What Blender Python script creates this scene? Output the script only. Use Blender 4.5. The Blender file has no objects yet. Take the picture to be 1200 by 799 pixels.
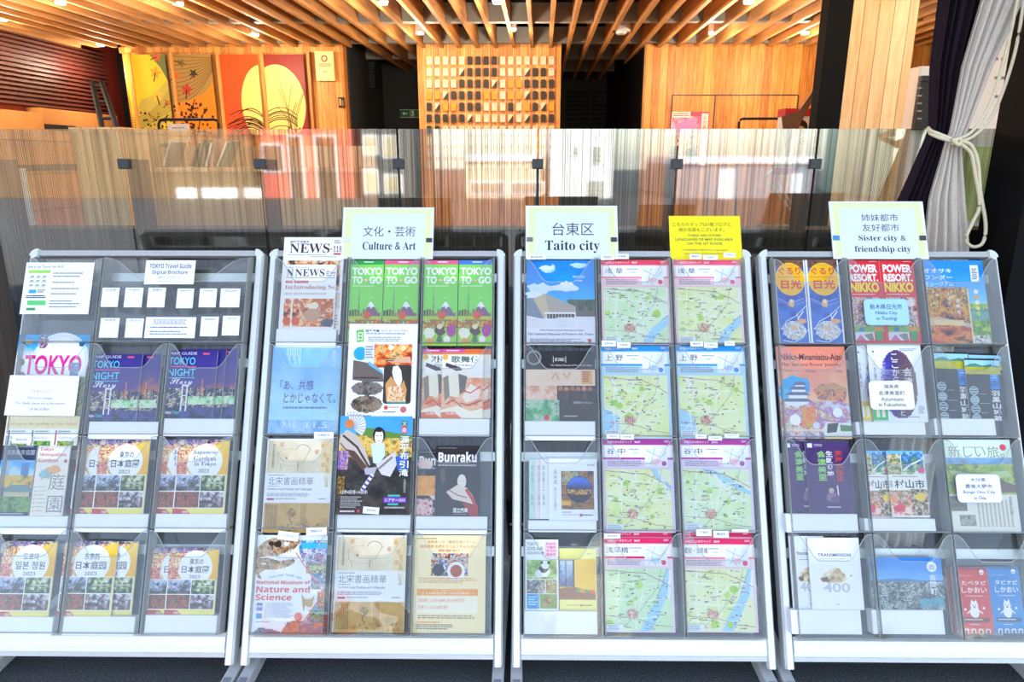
import bpy, bmesh, math, random
import numpy as np
from mathutils import Vector, Matrix

SC = bpy.context.scene
COL = SC.collection

# ------------------------------------------------------------------ camera, sky, sun, exposure
PITCH, YAW, EYE, F = math.radians(15.0), math.radians(0.6), 1.5, 800.0
cd = bpy.data.cameras.new('camera')
cd.sensor_fit = 'HORIZONTAL'
cd.sensor_width = 36.0
cd.lens = 36.0 * F / 1200.0
cd.clip_end = 300
cam = bpy.data.objects.new('camera', cd)
cam.location = (0, 0, EYE)
cam.rotation_euler = (math.pi / 2 - PITCH, 0, YAW)
COL.objects.link(cam)
SC.camera = cam

wd = bpy.data.worlds.new('sky')
SC.world = wd
wd.use_nodes = True
wn = wd.node_tree
bg = wn.nodes['Background']
sky = wn.nodes.new('ShaderNodeTexSky')
sky.sky_type = 'NISHITA'
sky.sun_disc = False
sky.sun_elevation = math.radians(45)
sky.sun_rotation = math.radians(8)
sky.altitude = 20
sky.air_density = 1.0
sky.dust_density = 1.0
sky.ozone_density = 1.0
haze = wn.nodes.new('ShaderNodeMix')
haze.data_type = 'RGBA'
haze.inputs['Factor'].default_value = 0.45
haze.inputs['B'].default_value = (1.75, 1.75, 1.78, 1)      # bright thin cloud over the blue
wn.links.new(sky.outputs[0], haze.inputs['A'])
wn.links.new(haze.outputs['Result'], bg.inputs[0])
bg.inputs[1].default_value = 0.46

sd = bpy.data.lights.new('sun', 'SUN')
sd.energy = 7.0
sd.angle = math.radians(0.6)
sd.color = (1.0, 0.96, 0.9)
sun = bpy.data.objects.new('sun', sd)
sun.location = (2, 20, 20)
sun.rotation_euler = (math.radians(-47), 0, math.radians(-10))   # shines from beyond the building towards the street
COL.objects.link(sun)

SC.view_settings.view_transform = 'Standard'
SC.view_settings.look = 'None'
SC.view_settings.exposure = 1.08
SC.view_settings.gamma = 1.0
SC.view_settings.use_curve_mapping = False
SC.cycles.transparent_max_bounces = 40
SC.cycles.max_bounces = 10
LAMP_W = 21.0

# ------------------------------------------------------------------ picture rays to places
CM = Matrix.Translation(cam.location) @ cam.rotation_euler.to_matrix().to_4x4()


def ray(px, py):
    d = Vector(((px - 600) / F, (399.5 - py) / F, -1.0))
    return (CM.to_3x3() @ d).normalized()


def at(px, py, Y):
    d = ray(px, py)
    return Vector((0, 0, EYE)) + d * (Y / d.y)


def at_z(px, py, z):
    d = ray(px, py)
    return Vector((0, 0, EYE)) + d * ((z - EYE) / d.z)


LEAN = math.radians(25.8)
RX, RV, RN = Vector((1, 0, 0)), Vector((0, math.sin(LEAN), math.cos(LEAN))), Vector((0, -math.cos(LEAN), math.sin(LEAN)))
RP = Vector((0, 1.684, 0.096))


def rk(px, py, w=0.0):
    """where the line of sight meets the racks' sloping plane, w in front of it -> (u, v)"""
    d = ray(px, py)
    o = Vector((0, 0, EYE))
    p0 = RP + RN * w
    t = (p0 - o).dot(RN) / d.dot(RN)
    q = o + d * t - p0
    return q.dot(RX), q.dot(RV)


def rp(u, v, w):
    return RP + RX * u + RV * v + RN * w


# ------------------------------------------------------------------ colours and materials
def lin(c):
    if isinstance(c, str):
        c = c.lstrip('#')
        if len(c) == 3:
            c = ''.join(a * 2 for a in c)
        c = tuple(int(c[i:i + 2], 16) / 255 for i in (0, 2, 4))
    return tuple(x / 12.92 if x <= 0.04045 else ((x + 0.055) / 1.055) ** 2.4 for x in c[:3])


def mat(name, col, rough=0.5, metal=0.0, spec=0.5, noise=0.0, scale=40.0, bump=0.0):
    m = bpy.data.materials.new(name)
    m.use_nodes = True
    nt = m.node_tree
    b = nt.nodes['Principled BSDF']
    c = lin(col)
    b.inputs['Base Color'].default_value = (*c, 1)
    b.inputs['Roughness'].default_value = rough
    b.inputs['Metallic'].default_value = metal
    b.inputs['Specular IOR Level'].default_value = spec
    if noise or bump:
        tc = nt.nodes.new('ShaderNodeTexCoord')
        n = nt.nodes.new('ShaderNodeTexNoise')
        n.inputs['Scale'].default_value = scale
        n.inputs['Detail'].default_value = 4
        nt.links.new(tc.outputs['Object'], n.inputs['Vector'])
        if noise:
            r = nt.nodes.new('ShaderNodeValToRGB')
            r.color_ramp.elements[0].position = 0.3
            r.color_ramp.elements[1].position = 0.7
            r.color_ramp.elements[0].color = (*[x * (1 - noise) for x in c], 1)
            r.color_ramp.elements[1].color = (*[min(1, x * (1 + noise)) for x in c], 1)
            nt.links.new(n.outputs[0], r.inputs[0])
            nt.links.new(r.outputs[0], b.inputs['Base Color'])
        if bump:
            bp = nt.nodes.new('ShaderNodeBump')
            bp.inputs['Strength'].default_value = bump
            bp.inputs['Distance'].default_value = 0.01
            nt.links.new(n.outputs[0], bp.inputs['Height'])
            nt.links.new(bp.outputs[0], b.inputs['Normal'])
    return m


def wood(name, c1, c2, seam, width=0.12, stretch='z', across='x', rough=0.5, grain=9.0):
    """boards running along `stretch`, side by side along `across`, each with its own tone and grain"""
    m = bpy.data.materials.new(name)
    m.use_nodes = True
    nt = m.node_tree
    L = nt.links
    b = nt.nodes['Principled BSDF']
    b.inputs['Roughness'].default_value = rough
    tc = nt.nodes.new('ShaderNodeTexCoord')
    sp = nt.nodes.new('ShaderNodeSeparateXYZ')
    L.new(tc.outputs['Object'], sp.inputs[0])
    ac = sp.outputs[across.upper()]

    def math_(op, a, v=None):
        n = nt.nodes.new('ShaderNodeMath')
        n.operation = op
        L.new(a, n.inputs[0])
        if v is not None:
            if isinstance(v, (int, float)):
                n.inputs[1].default_value = v
            else:
                L.new(v, n.inputs[1])
        return n.outputs[0]
    div = math_('DIVIDE', ac, width)
    idx = math_('FLOOR', div)
    fr = math_('FRACT', div)
    wn_ = nt.nodes.new('ShaderNodeTexWhiteNoise')
    wn_.noise_dimensions = '1D'
    L.new(idx, wn_.inputs['W'])
    mp = nt.nodes.new('ShaderNodeMapping')
    s = {'x': [1, 1, 1], 'y': [1, 1, 1], 'z': [1, 1, 1]}[stretch]
    s = [0.09 if a == stretch else 1.0 for a in 'xyz']
    mp.inputs['Scale'].default_value = s
    L.new(tc.outputs['Object'], mp.inputs[0])
    ns = nt.nodes.new('ShaderNodeTexNoise')
    ns.noise_dimensions = '4D'
    ns.inputs['Scale'].default_value = grain * 3
    ns.inputs['Detail'].default_value = 6
    ns.inputs['Distortion'].default_value = 1.2
    L.new(mp.outputs[0], ns.inputs['Vector'])
    L.new(math_('MULTIPLY', wn_.outputs['Value'], 20.0), ns.inputs['W'])
    a1 = math_('MULTIPLY', ns.outputs[0], 1.3)
    a2 = math_('MULTIPLY', wn_.outputs['Value'], 0.45)
    sm = math_('ADD', a1, a2)
    sb = math_('SUBTRACT', sm, 0.42)
    r = nt.nodes.new('ShaderNodeValToRGB')
    r.color_ramp.elements[0].color = (*lin(c1), 1)
    r.color_ramp.elements[1].color = (*lin(c2), 1)
    r.color_ramp.elements[0].position = 0.1
    r.color_ramp.elements[1].position = 0.75
    L.new(sb, r.inputs[0])
    lt = math_('LESS_THAN', fr, 0.05)
    mx = nt.nodes.new('ShaderNodeMix')
    mx.data_type = 'RGBA'
    L.new(lt, mx.inputs['Factor'])
    L.new(r.outputs[0], mx.inputs['A'])
    mx.inputs['B'].default_value = (*lin(seam), 1)
    L.new(mx.outputs['Result'], b.inputs['Base Color'])
    return m


def printed():
    m = bpy.data.materials.new('printed_paper')
    m.use_nodes = True
    nt = m.node_tree
    b = nt.nodes['Principled BSDF']
    b.inputs['Roughness'].default_value = 0.45
    b.inputs['Specular IOR Level'].default_value = 0.25
    a = nt.nodes.new('ShaderNodeAttribute')
    a.attribute_name = 'Col'
    nt.links.new(a.outputs['Color'], b.inputs['Base Color'])
    return m


def clear(name, tint, refl, wave=0.0, scale=8.0, ior=1.49, veil=0.0):
    """clear sheet: lets light through, mirrors a little"""
    m = bpy.data.materials.new(name)
    m.use_nodes = True
    nt = m.node_tree
    L = nt.links
    nt.nodes.remove(nt.nodes['Principled BSDF'])
    out = nt.nodes['Material Output']
    tr = nt.nodes.new('ShaderNodeBsdfTransparent')
    tr.inputs[0].default_value = (*tint, 1)
    gl = nt.nodes.new('ShaderNodeBsdfGlossy')
    gl.inputs['Roughness'].default_value = 0.03
    fr = nt.nodes.new('ShaderNodeFresnel')
    fr.inputs[0].default_value = ior
    mu = nt.nodes.new('ShaderNodeMath')
    mu.operation = 'MULTIPLY'
    mu.use_clamp = True
    mu.inputs[1].default_value = refl
    L.new(fr.outputs[0], mu.inputs[0])
    mx = nt.nodes.new('ShaderNodeMixShader')
    L.new(mu.outputs[0], mx.inputs[0])
    L.new(tr.outputs[0], mx.inputs[1])
    L.new(gl.outputs[0], mx.inputs[2])
    L.new(mx.outputs[0], out.inputs[0])
    if veil:
        df = nt.nodes.new('ShaderNodeBsdfDiffuse')
        df.inputs[0].default_value = (0.75, 0.76, 0.75, 1)
        m2 = nt.nodes.new('ShaderNodeMixShader')
        m2.inputs[0].default_value = veil  # even grey diffuse share mixed in to make the sheet paler
        L.new(mx.outputs[0], m2.inputs[1])
        L.new(df.outputs[0], m2.inputs[2])
        L.new(m2.outputs[0], out.inputs[0])
    if wave:
        tc = nt.nodes.new('ShaderNodeTexCoord')
        n = nt.nodes.new('ShaderNodeTexNoise')
        n.inputs['Scale'].default_value = scale
        n.inputs['Detail'].default_value = 1
        L.new(tc.outputs['Object'], n.inputs['Vector'])
        bp = nt.nodes.new('ShaderNodeBump')
        bp.inputs['Strength'].default_value = wave
        bp.inputs['Distance'].default_value = 0.05
        L.new(n.outputs[0], bp.inputs['Height'])
        L.new(bp.outputs[0], gl.inputs['Normal'])
    return m, nt, mx, out


def stripe_glass():
    """glazing with fine vertical threads printed in it"""
    m, nt, mx, out = clear('striped_glass', (0.93, 0.96, 0.94), 5.5, 0.0, ior=1.5)
    L = nt.links
    tc = nt.nodes.new('ShaderNodeTexCoord')
    mp = nt.nodes.new('ShaderNodeMapping')
    mp.inputs['Scale'].default_value = (260, 0.0, 0.9)
    L.new(tc.outputs['Object'], mp.inputs[0])
    n = nt.nodes.new('ShaderNodeTexNoise')
    n.inputs['Scale'].default_value = 1.0
    n.inputs['Detail'].default_value = 1
    L.new(mp.outputs[0], n.inputs['Vector'])
    r = nt.nodes.new('ShaderNodeValToRGB')
    r.color_ramp.elements[0].position = 0.52
    r.color_ramp.elements[1].position = 0.60
    r.color_ramp.elements[0].color = (0, 0, 0, 1)
    r.color_ramp.elements[1].color = (0.42, 0.42, 0.42, 1)
    L.new(n.outputs[0], r.inputs[0])
    df = nt.nodes.new('ShaderNodeBsdfDiffuse')
    df.inputs[0].default_value = (*lin('#2c2923'), 1)
    m2 = nt.nodes.new('ShaderNodeMixShader')
    L.new(r.outputs[0], m2.inputs[0])
    L.new(mx.outputs[0], m2.inputs[1])
    L.new(df.outputs[0], m2.inputs[2])
    L.new(m2.outputs[0], out.inputs[0])
    return m


PAPER = printed()
ACR = clear('clear_acrylic', (0.965, 0.975, 0.965), 0.8, 0.10, 7.0, veil=0.022)[0]
ACE = clear('acrylic_edge', (0.86, 0.88, 0.83), 1.3, 0.0, veil=0.28)[0]
GLASS = stripe_glass()
M = dict(
    alu=mat('brushed_aluminium', '#dcdedd', 0.34, 0.35, 0.5, 0.03, 60),
    alud=mat('grey_plastic', '#8d8f96', 0.5),
    cap=mat('pale_plastic_cap', '#d8dcd4', 0.4),
    white=mat('white_board', '#f4f4f8', 0.6),
    black=mat('black_paint', '#17171a', 0.6),
    charcoal=mat('charcoal_wall', '#2b2d30', 0.7, noise=0.12, scale=3),
    darkdeck=mat('black_ceiling', '#1d1b19', 0.8),
    duct=mat('grey_beam', '#8b8984', 0.6, noise=0.1, scale=5),
    asphalt=mat('asphalt', '#45494b', 0.9, noise=0.55, scale=190, bump=0.3, spec=0.2),
    infloor=mat('inside_floor', '#b9a284', 0.6, noise=0.1, scale=3),
    steel=mat('dark_steel', '#3f4043', 0.45, 0.5),
    shutter=mat('dark_shutter', '#2c332c', 0.55),
    cloth_dark=mat('plum_black_cloth', '#2b2029', 0.9, noise=0.2, scale=120, spec=0.1),
    cloth_grey=mat('pale_grey_cloth', '#d4cabd', 0.9, noise=0.08, scale=160, spec=0.1),
    rope=mat('cream_rope', '#e6d9b8', 0.8, noise=0.1, scale=200),
    pillar=mat('black_panel', '#08080a', 0.7, spec=0.15, noise=0.3, scale=6),
    tube=mat('light_tube_casing', '#f2efe4', 0.4),
    wood=wood('cedar_boards', '#b8651f', '#f4ac54', '#86490f', 0.105),
    woodpale=wood('pale_cypress_boards', '#dca264', '#f8d6a2', '#8d5a28', 0.10),
    louver=wood('louver_timber', '#9a6531', '#d89a5a', '#a06a36', 5.0, 'y', 'x', 0.6, 4),
    counter=wood('counter_veneer', '#c79b58', '#ecca8c', '#b58748', 0.05),
    tan=mat('tan_stone', '#c88a4a', 0.7, noise=0.12, scale=2.5),
    orange=mat('orange_plaster', '#e08a35', 0.7, noise=0.1, scale=2),
    plinth=wood('dark_slatted_base', '#2a2119', '#46382b', '#0c0a08', 0.035, 'z', 'x', 0.7),
)

# ------------------------------------------------------------------ mesh helpers


class MB:
    def __init__(self):
        self.v, self.f = [], []

    def add(self, vs, fs):
        o = len(self.v)
        self.v += [tuple(p) for p in vs]
        self.f += [tuple(i + o for i in q) for q in fs]
        return self

    def frame_box(self, o, ax, ay, az, x0, x1, y0, y1, z0, z1):
        """box in the frame (o; ax, ay, az)"""
        c = [(x, y, z) for z in (z0, z1) for y in (y0, y1) for x in (x0, x1)]
        return self.add([o + ax * x + ay * y + az * z for x, y, z in c],
                        [(0, 2, 3, 1), (4, 5, 7, 6), (0, 1, 5, 4), (2, 6, 7, 3), (0, 4, 6, 2), (1, 3, 7, 5)])

    def box(self, x0, x1, y0, y1, z0, z1):
        return self.frame_box(Vector(), Vector((1, 0, 0)), Vector((0, 1, 0)), Vector((0, 0, 1)), x0, x1, y0, y1, z0, z1)

    def prism(self, pts, o, ax, ay, az, z0, z1):
        n = len(pts)
        vs = [o + ax * x + ay * y + az * z0 for x, y in pts] + [o + ax * x + ay * y + az * z1 for x, y in pts]
        fs = [tuple(range(n))[::-1], tuple(range(n, 2 * n))] + [(i, (i + 1) % n, n + (i + 1) % n, n + i) for i in range(n)]
        return self.add(vs, fs)

    def tube(self, pts, r, n=8, cap=True):
        pts = [Vector(p) for p in pts]
        rings = []
        for i, p in enumerate(pts):
            t = (pts[min(i + 1, len(pts) - 1)] - pts[max(i - 1, 0)]).normalized()
            a = t.cross(Vector((0, 0, 1)))
            if a.length < 1e-3:
                a = t.cross(Vector((0, 1, 0)))
            a.normalize()
            b = t.cross(a)
            rings.append([p + (a * math.cos(k * 2 * math.pi / n) + b * math.sin(k * 2 * math.pi / n)) * r for k in range(n)])
        vs = [q for rg in rings for q in rg]
        fs = []
        for i in range(len(pts) - 1):
            for k in range(n):
                fs.append((i * n + k, i * n + (k + 1) % n, (i + 1) * n + (k + 1) % n, (i + 1) * n + k))
        if cap:
            fs += [tuple(range(n))[::-1], tuple(range((len(pts) - 1) * n, len(pts) * n))]
        return self.add(vs, fs)

    def build(self, name, m, parent=None, bevel=0.0, smooth=False, origin=None):
        me = bpy.data.meshes.new(name)
        if origin is None and parent is not None:
            origin = WL[parent.name]
        vs = self.v if origin is None else [tuple(Vector(p) - origin) for p in self.v]
        me.from_pydata(vs, [], self.f)
        me.materials.append(m)
        bm = bmesh.new()
        bm.from_mesh(me)
        bmesh.ops.recalc_face_normals(bm, faces=bm.faces)
        bm.to_mesh(me)
        bm.free()
        o = bpy.data.objects.new(name, me)
        COL.objects.link(o)
        if parent is not None:
            o.parent = parent
            o.location = origin - WL[parent.name]
            WL[o.name] = origin
        elif origin is not None:
            o.location = origin
            WL[o.name] = origin
        else:
            WL[o.name] = Vector()
        if bevel:
            bv = o.modifiers.new('bevel', 'BEVEL')
            bv.width = bevel
            bv.segments = 2
            bv.limit_method = 'ANGLE'
        if smooth:
            for p in me.polygons:
                p.use_smooth = True
        return o


WL = {}     # where each object's origin stands in the world


def tag(o, label=None, cat=None, group=None, kind=None):
    if label:
        o['label'] = label
    if cat:
        o['category'] = cat
    if group:
        o['group'] = group
    if kind:
        o['kind'] = kind
    return o


def thing(name, loc, label, cat, group=None):
    o = bpy.data.objects.new(name, None)
    o.empty_display_size = 0.05
    COL.objects.link(o)
    o.location = loc
    WL[o.name] = Vector(loc)
    return tag(o, label, cat, group)


# ------------------------------------------------------------------ printed sheets
_TX = {}


def text_mesh(s, off=0.0):
    k = (s, off)
    if k not in _TX:
        c = bpy.data.curves.new('lettering', 'FONT')
        c.body = s
        c.size = 1
        c.offset = off
        c.resolution_u = 3
        o = bpy.data.objects.new('lettering', c)
        me = o.to_mesh()
        v = np.array([(p.co.x, p.co.y) for p in me.vertices]) if len(me.vertices) else np.zeros((0, 2))
        f = [tuple(p.vertices) for p in me.polygons]
        o.to_mesh_clear()
        bpy.data.objects.remove(o)
        bpy.data.curves.remove(c)
        _TX[k] = (v, f)
    return _TX[k]


def _alpha(s, up, lo, dg=None):
    r = ''
    for ch in s:
        if 'A' <= ch <= 'Z':
            r += chr(up + ord(ch) - 65)
        elif 'a' <= ch <= 'z':
            r += chr(lo + ord(ch) - 97)
        elif dg and '0' <= ch <= '9':
            r += chr(dg + ord(ch) - 48)
        else:
            r += ch
    return r


def ser(s):
    return _alpha(s, 0x1D400, 0x1D41A, 0x1D7CE)


def bold(s):
    return _alpha(s, 0x1D5D4, 0x1D5EE, 0x1D7EC)


def ital(s):
    return _alpha(s, 0x1D468, 0x1D482)


def script(s):
    return _alpha(s, 0x1D4D0, 0x1D4EA)


def noise2(X, Y, seed, f):
    rs = np.random.RandomState(seed)
    n = int(f) + 3
    L = rs.rand(n + 1, n + 1)
    x, y = X * f + 0.37, Y * f + 0.61
    xi, yi = np.floor(x).astype(int) % n, np.floor(y).astype(int) % n
    xf, yf = x - np.floor(x), y - np.floor(y)
    xf, yf = xf * xf * (3 - 2 * xf), yf * yf * (3 - 2 * yf)
    a = L[yi, xi] * (1 - xf) + L[yi, xi + 1] * xf
    b = L[yi + 1, xi] * (1 - xf) + L[yi + 1, xi + 1] * xf
    return a * (1 - yf) + b * yf


def ramp(t, stops):
    cs = np.array([lin(c) for c in stops])
    t = np.clip(t, 0, 1) * (len(stops) - 1)
    i = np.minimum(t.astype(int), len(stops) - 2)
    f = (t - i)[..., None]
    return cs[i] * (1 - f) + cs[i + 1] * f


class Cover:
    """a printed sheet or booklet: a thin body with its artwork; art coordinates run 0..1 right and 0..1 down"""
    STEP = 5e-5

    def __init__(self, box, w=0.022, base='#fafafa', t=0.003, Y=None, rot=0.0, edge='#f2f0ea'):
        x0, y0, x1, y1 = box
        xm, ym = (x0 + x1) / 2, (y0 + y1) / 2
        self.px = box
        if Y is None:
            uL, uR = rk(x0, ym, w + t)[0], rk(x1, ym, w + t)[0]
            vT, vB = rk(xm, y0, w + t)[1], rk(xm, y1, w + t)[1]
            self.W, self.H = uR - uL, vT - vB
            o = rp((uL + uR) / 2, vB, w)
            ax, ay, az = RX, RV, RN
        else:
            a, b, c, d = at(x0, ym, Y), at(x1, ym, Y), at(xm, y0, Y), at(xm, y1, Y)
            self.W, self.H = b.x - a.x, c.z - d.z
            o = Vector(((a.x + b.x) / 2, Y, d.z))
            ax, ay, az = Vector((1, 0, 0)), Vector((0, 0, 1)), Vector((0, -1, 0))
        self.M = Matrix(((ax.x, ay.x, az.x, o.x), (ax.y, ay.y, az.y, o.y), (ax.z, ay.z, az.z, o.z), (0, 0, 0, 1)))
        if rot:
            self.M = self.M @ Matrix.Rotation(math.radians(rot), 4, 'Z')
        self.t = t
        self.asp = self.W / self.H          # width over height
        self.V, self.F, self.C, self.n, self.l = [], [], [], 0, 0
        W, H = self.W / 2, self.H
        c8 = [(x, y, z) for z in (0, t) for y in (0, H) for x in (-W, W)]
        self._raw(c8, [(0, 2, 3, 1), (0, 1, 5, 4), (2, 6, 7, 3), (0, 4, 6, 2), (1, 3, 7, 5)], edge)
        self._raw(c8[4:], [(0, 1, 3, 2)], base)

    def _raw(self, vs, fs, col, percol=None):
        self.V.append(np.array(vs, float).reshape(-1, 3))
        self.F += [tuple(i + self.n for i in f) for f in fs]
        self.C += [lin(col)] * len(fs) if percol is None else list(percol)
        self.n += len(vs)

    def flat(self, pts, fs, col, percol=None):
        self.l += 1
        z = self.t + self.l * self.STEP
        self._raw([((x - 0.5) * self.W, (1 - y) * self.H, z) for x, y in pts], fs, col, percol)
        return self

    def poly(self, pts, col):
        a = sum(pts[i][0] * pts[(i + 1) % len(pts)][1] - pts[(i + 1) % len(pts)][0] * pts[i][1] for i in range(len(pts)))
        if a > 0:
            pts = pts[::-1]
        return self.flat(pts, [tuple(range(len(pts)))], col)

    def rect(self, x0, y0, x1, y1, col):
        return self.poly([(x0, y0), (x1, y0), (x1, y1), (x0, y1)], col)

    def rrect(self, x0, y0, x1, y1, col, r=0.08):
        ry = r * self.asp
        P = []
        for cx, cy, a in ((x1 - r, y0 + ry, -90), (x1 - r, y1 - ry, 0), (x0 + r, y1 - ry, 90), (x0 + r, y0 + ry, 180)):
            for k in range(6):
                th = math.radians(a + k * 18)
                P.append((cx + r * math.cos(th), cy + ry * math.sin(th)))
        return self.poly(P, col)

    def ell(self, cx, cy, rx, col, ry=None, n=28):
        ry = rx * self.asp if ry is None else ry
        return self.poly([(cx + rx * math.cos(2 * math.pi * k / n), cy + ry * math.sin(2 * math.pi * k / n)) for k in range(n)], col)

    def blob(self, cx, cy, rx, col, ry=None, seed=1, j=0.25, n=18):
        r = random.Random(seed)
        ry = rx * self.asp if ry is None else ry
        return self.poly([(cx + rx * (1 + r.uniform(-j, j)) * math.cos(2 * math.pi * k / n), cy + ry * (1 + r.uniform(-j, j)) * math.sin(2 * math.pi * k / n)) for k in range(n)], col)

    def line(self, pts, wd, col):
        """a stroke, wd as a share of the width"""
        a = self.asp
        vs, fs = [], []
        for i, (x, y) in enumerate(pts):
            x0, y0 = pts[max(i - 1, 0)]
            x1, y1 = pts[min(i + 1, len(pts) - 1)]
            dx, dy = x1 - x0, (y1 - y0) / a
            L = math.hypot(dx, dy) or 1
            nx, ny = -dy / L * wd / 2, dx / L * wd / 2 * a
            vs += [(x + nx, y + ny), (x - nx, y - ny)]
        for i in range(len(pts) - 1):
            fs.append((2 * i, 2 * i + 2, 2 * i + 3, 2 * i + 1))
        return self.flat(vs, fs, col)

    def text(self, s, x0, y0, x1, y1, col, off=0.0):
        """lettering fitted into a box"""
        v, f = text_mesh(s, off)
        if not len(v):
            return self
        lo, hi = v.min(0), v.max(0)
        d = np.maximum(hi - lo, 1e-6)
        q = (v - lo) / d
        return self.flat([(x0 + a * (x1 - x0), y1 - b * (y1 - y0)) for a, b in q], f, col)

    def vtext(self, s, x0, y0, x1, y1, col, off=0.0):
        """lettering running down, one sign per cell"""
        h = (y1 - y0) / len(s)
        for i, ch in enumerate(s):
            if ch != ' ':
                p = 0.06 if ch not in 'っょの一・' else 0.2
                self.text(ch, x0 + p * (x1 - x0), y0 + h * (i + 0.06), x1 - p * (x1 - x0), y0 + h * (i + 0.94), col, off)
        return self

    def lines(self, x0, y0, x1, y1, n, col, seed=1, fill=0.55, ragged=0.3):
        """rows of print too small to read"""
        r = random.Random(seed)
        h = (y1 - y0) / n
        vs, fs = [], []
        for i in range(n):
            x = x0
            end = x1 - (x1 - x0) * r.random() * ragged
            while x < end:
                w = (x1 - x0) * r.uniform(0.03, 0.12)
                xe = min(x + w, end)
                k = len(vs)
                ya, yb = y0 + h * i, y0 + h * (i + fill)
                vs += [(x, yb), (xe, yb), (xe, ya), (x, ya)]
                fs.append((k, k + 1, k + 2, k + 3))
                x = xe + (x1 - x0) * 0.015
        return self.flat(vs, fs, col)

    def photo(self, x0, y0, x1, y1, stops, seed=1, f=5, amp=0.5, gx=0.0, gy=0.0, bias=0.5, sp=0.15, mask=None, sx=1.0, cell=None):
        """a printed picture: colours of a ramp driven by gradients and mottling"""
        wpx, hpx = (x1 - x0) * (self.px[2] - self.px[0]), (y1 - y0) * (self.px[3] - self.px[1])
        c = cell or 1.3
        nx, ny = max(2, int(wpx / c)), max(2, int(hpx / c))
        X, Y = np.meshgrid((np.arange(nx) + 0.5) / nx, (np.arange(ny) + 0.5) / ny)
        k = hpx / max(wpx, 1)
        n = 0.5 * noise2(X * sx, Y * k, seed, f) + 0.3 * noise2(X * sx, Y * k, seed + 1, f * 2.3) + 0.2 * noise2(X * sx, Y * k, seed + 2, f * 5)
        t = bias + amp * (n - 0.5) * 2 + gx * (X - 0.5) + gy * (Y - 0.5) + sp * (np.random.RandomState(seed).rand(ny, nx) - 0.5)
        C = ramp(t, stops)
        gxs = x0 + (x1 - x0) * np.arange(nx + 1) / nx
        gys = y0 + (y1 - y0) * np.arange(ny + 1) / ny
        pts = [(a, b) for b in gys for a in gxs]
        fs, cs = [], []
        for j in range(ny):
            for i in range(nx):
                if mask and not mask(x0 + (x1 - x0) * X[j, i], y0 + (y1 - y0) * Y[j, i]):
                    continue
                a = j * (nx + 1) + i
                fs.append((a, a + nx + 1, a + nx + 2, a + 1))
                cs.append(tuple(C[j, i]))
        return self.flat(pts, fs, None, cs)

    def build(self, name, label=None, cat=None, group=None, parent=None, m=None):
        me = bpy.data.meshes.new(name)
        V = np.concatenate(self.V)
        me.from_pydata(V.tolist(), [], self.F)
        at_ = me.color_attributes.new('Col', 'FLOAT_COLOR', 'CORNER')
        cnt = np.array([len(f) for f in self.F])
        C = np.repeat(np.array([tuple(c) + (1,) for c in self.C], np.float32), cnt, axis=0)
        at_.data.foreach_set('color', C.ravel())
        me.materials.append(m or PAPER)
        o = bpy.data.objects.new(name, me)
        COL.objects.link(o)
        if parent is not None:
            o.parent = parent
            o.matrix_local = Matrix.Translation(-WL[parent.name]) @ self.M
        else:
            o.matrix_world = self.M
        WL[o.name] = self.M.translation.copy()
        return tag(o, label, cat, group)


def inpoly(P):
    def fn(x, y):
        r = False
        for i in range(len(P)):
            (a, b), (c, d) = P[i], P[i - 1]
            if (b > y) != (d > y) and x < (c - a) * (y - b) / (d - b) + a:
                r = not r
        return r
    return fn


def inell(cx, cy, rx, ry):
    return lambda x, y: ((x - cx) / rx) ** 2 + ((y - cy) / ry) ** 2 < 1


# ------------------------------------------------------------------ the place itself
def struct(name, mb, m, parent=None, **k):
    o = mb.build(name, m, parent, **k)
    return tag(o, kind='structure') if parent is None else o


GY = 2.55           # the glass screen
struct('floor', MB().box(-9, 9, -3.0, 2.80, -0.1, 0.0), M['asphalt'])
struct('floor_inside', MB().box(-9, 9, 2.80, 15, -0.1, 0.0), M['infloor'])
struct('street', MB().box(-70, 70, -90, -3.0, -0.1, -0.005), mat('street_paving', '#4f4d4a', 0.9, noise=0.1, scale=2))
struct('trim_1', MB().box(-6.0, 3.2, 2.80, 2.95, 0, 1.22), M['plinth'])

ceil = struct('ceiling', MB().box(-10, 10, 0.9, 15, 3.62, 3.8), M['darkdeck'])
for i in range(-34, 36):
    b = MB()
    x = 0.255 * i + 0.08
    ya, yb = 1.2, (10.3 if abs(x + 0.3) > 2.1 else 14.4)
    if -2.4 < x < -1.0 or x > 0.6 and x < 2.1:
        yb = 14.4
    sh = lambda y: x + 0.031 * (y - 8)
    c = [(sh(ya), ya), (sh(ya) + 0.045, ya), (sh(yb) + 0.045, yb), (sh(yb), yb)]
    b.prism(c, Vector(), Vector((1, 0, 0)), Vector((0, 1, 0)), Vector((0, 0, 1)), 3.0, 3.24)
    b.build('louver', M['louver'], ceil)
for y in (2.2, 3.9, 5.5, 7.1, 8.7, 10.22, 11.8, 13.4):
    MB().box(-9.9, 9.9, y, y + 0.12, 3.045, 3.25).build('crossbeam', M['duct'], ceil)

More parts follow.
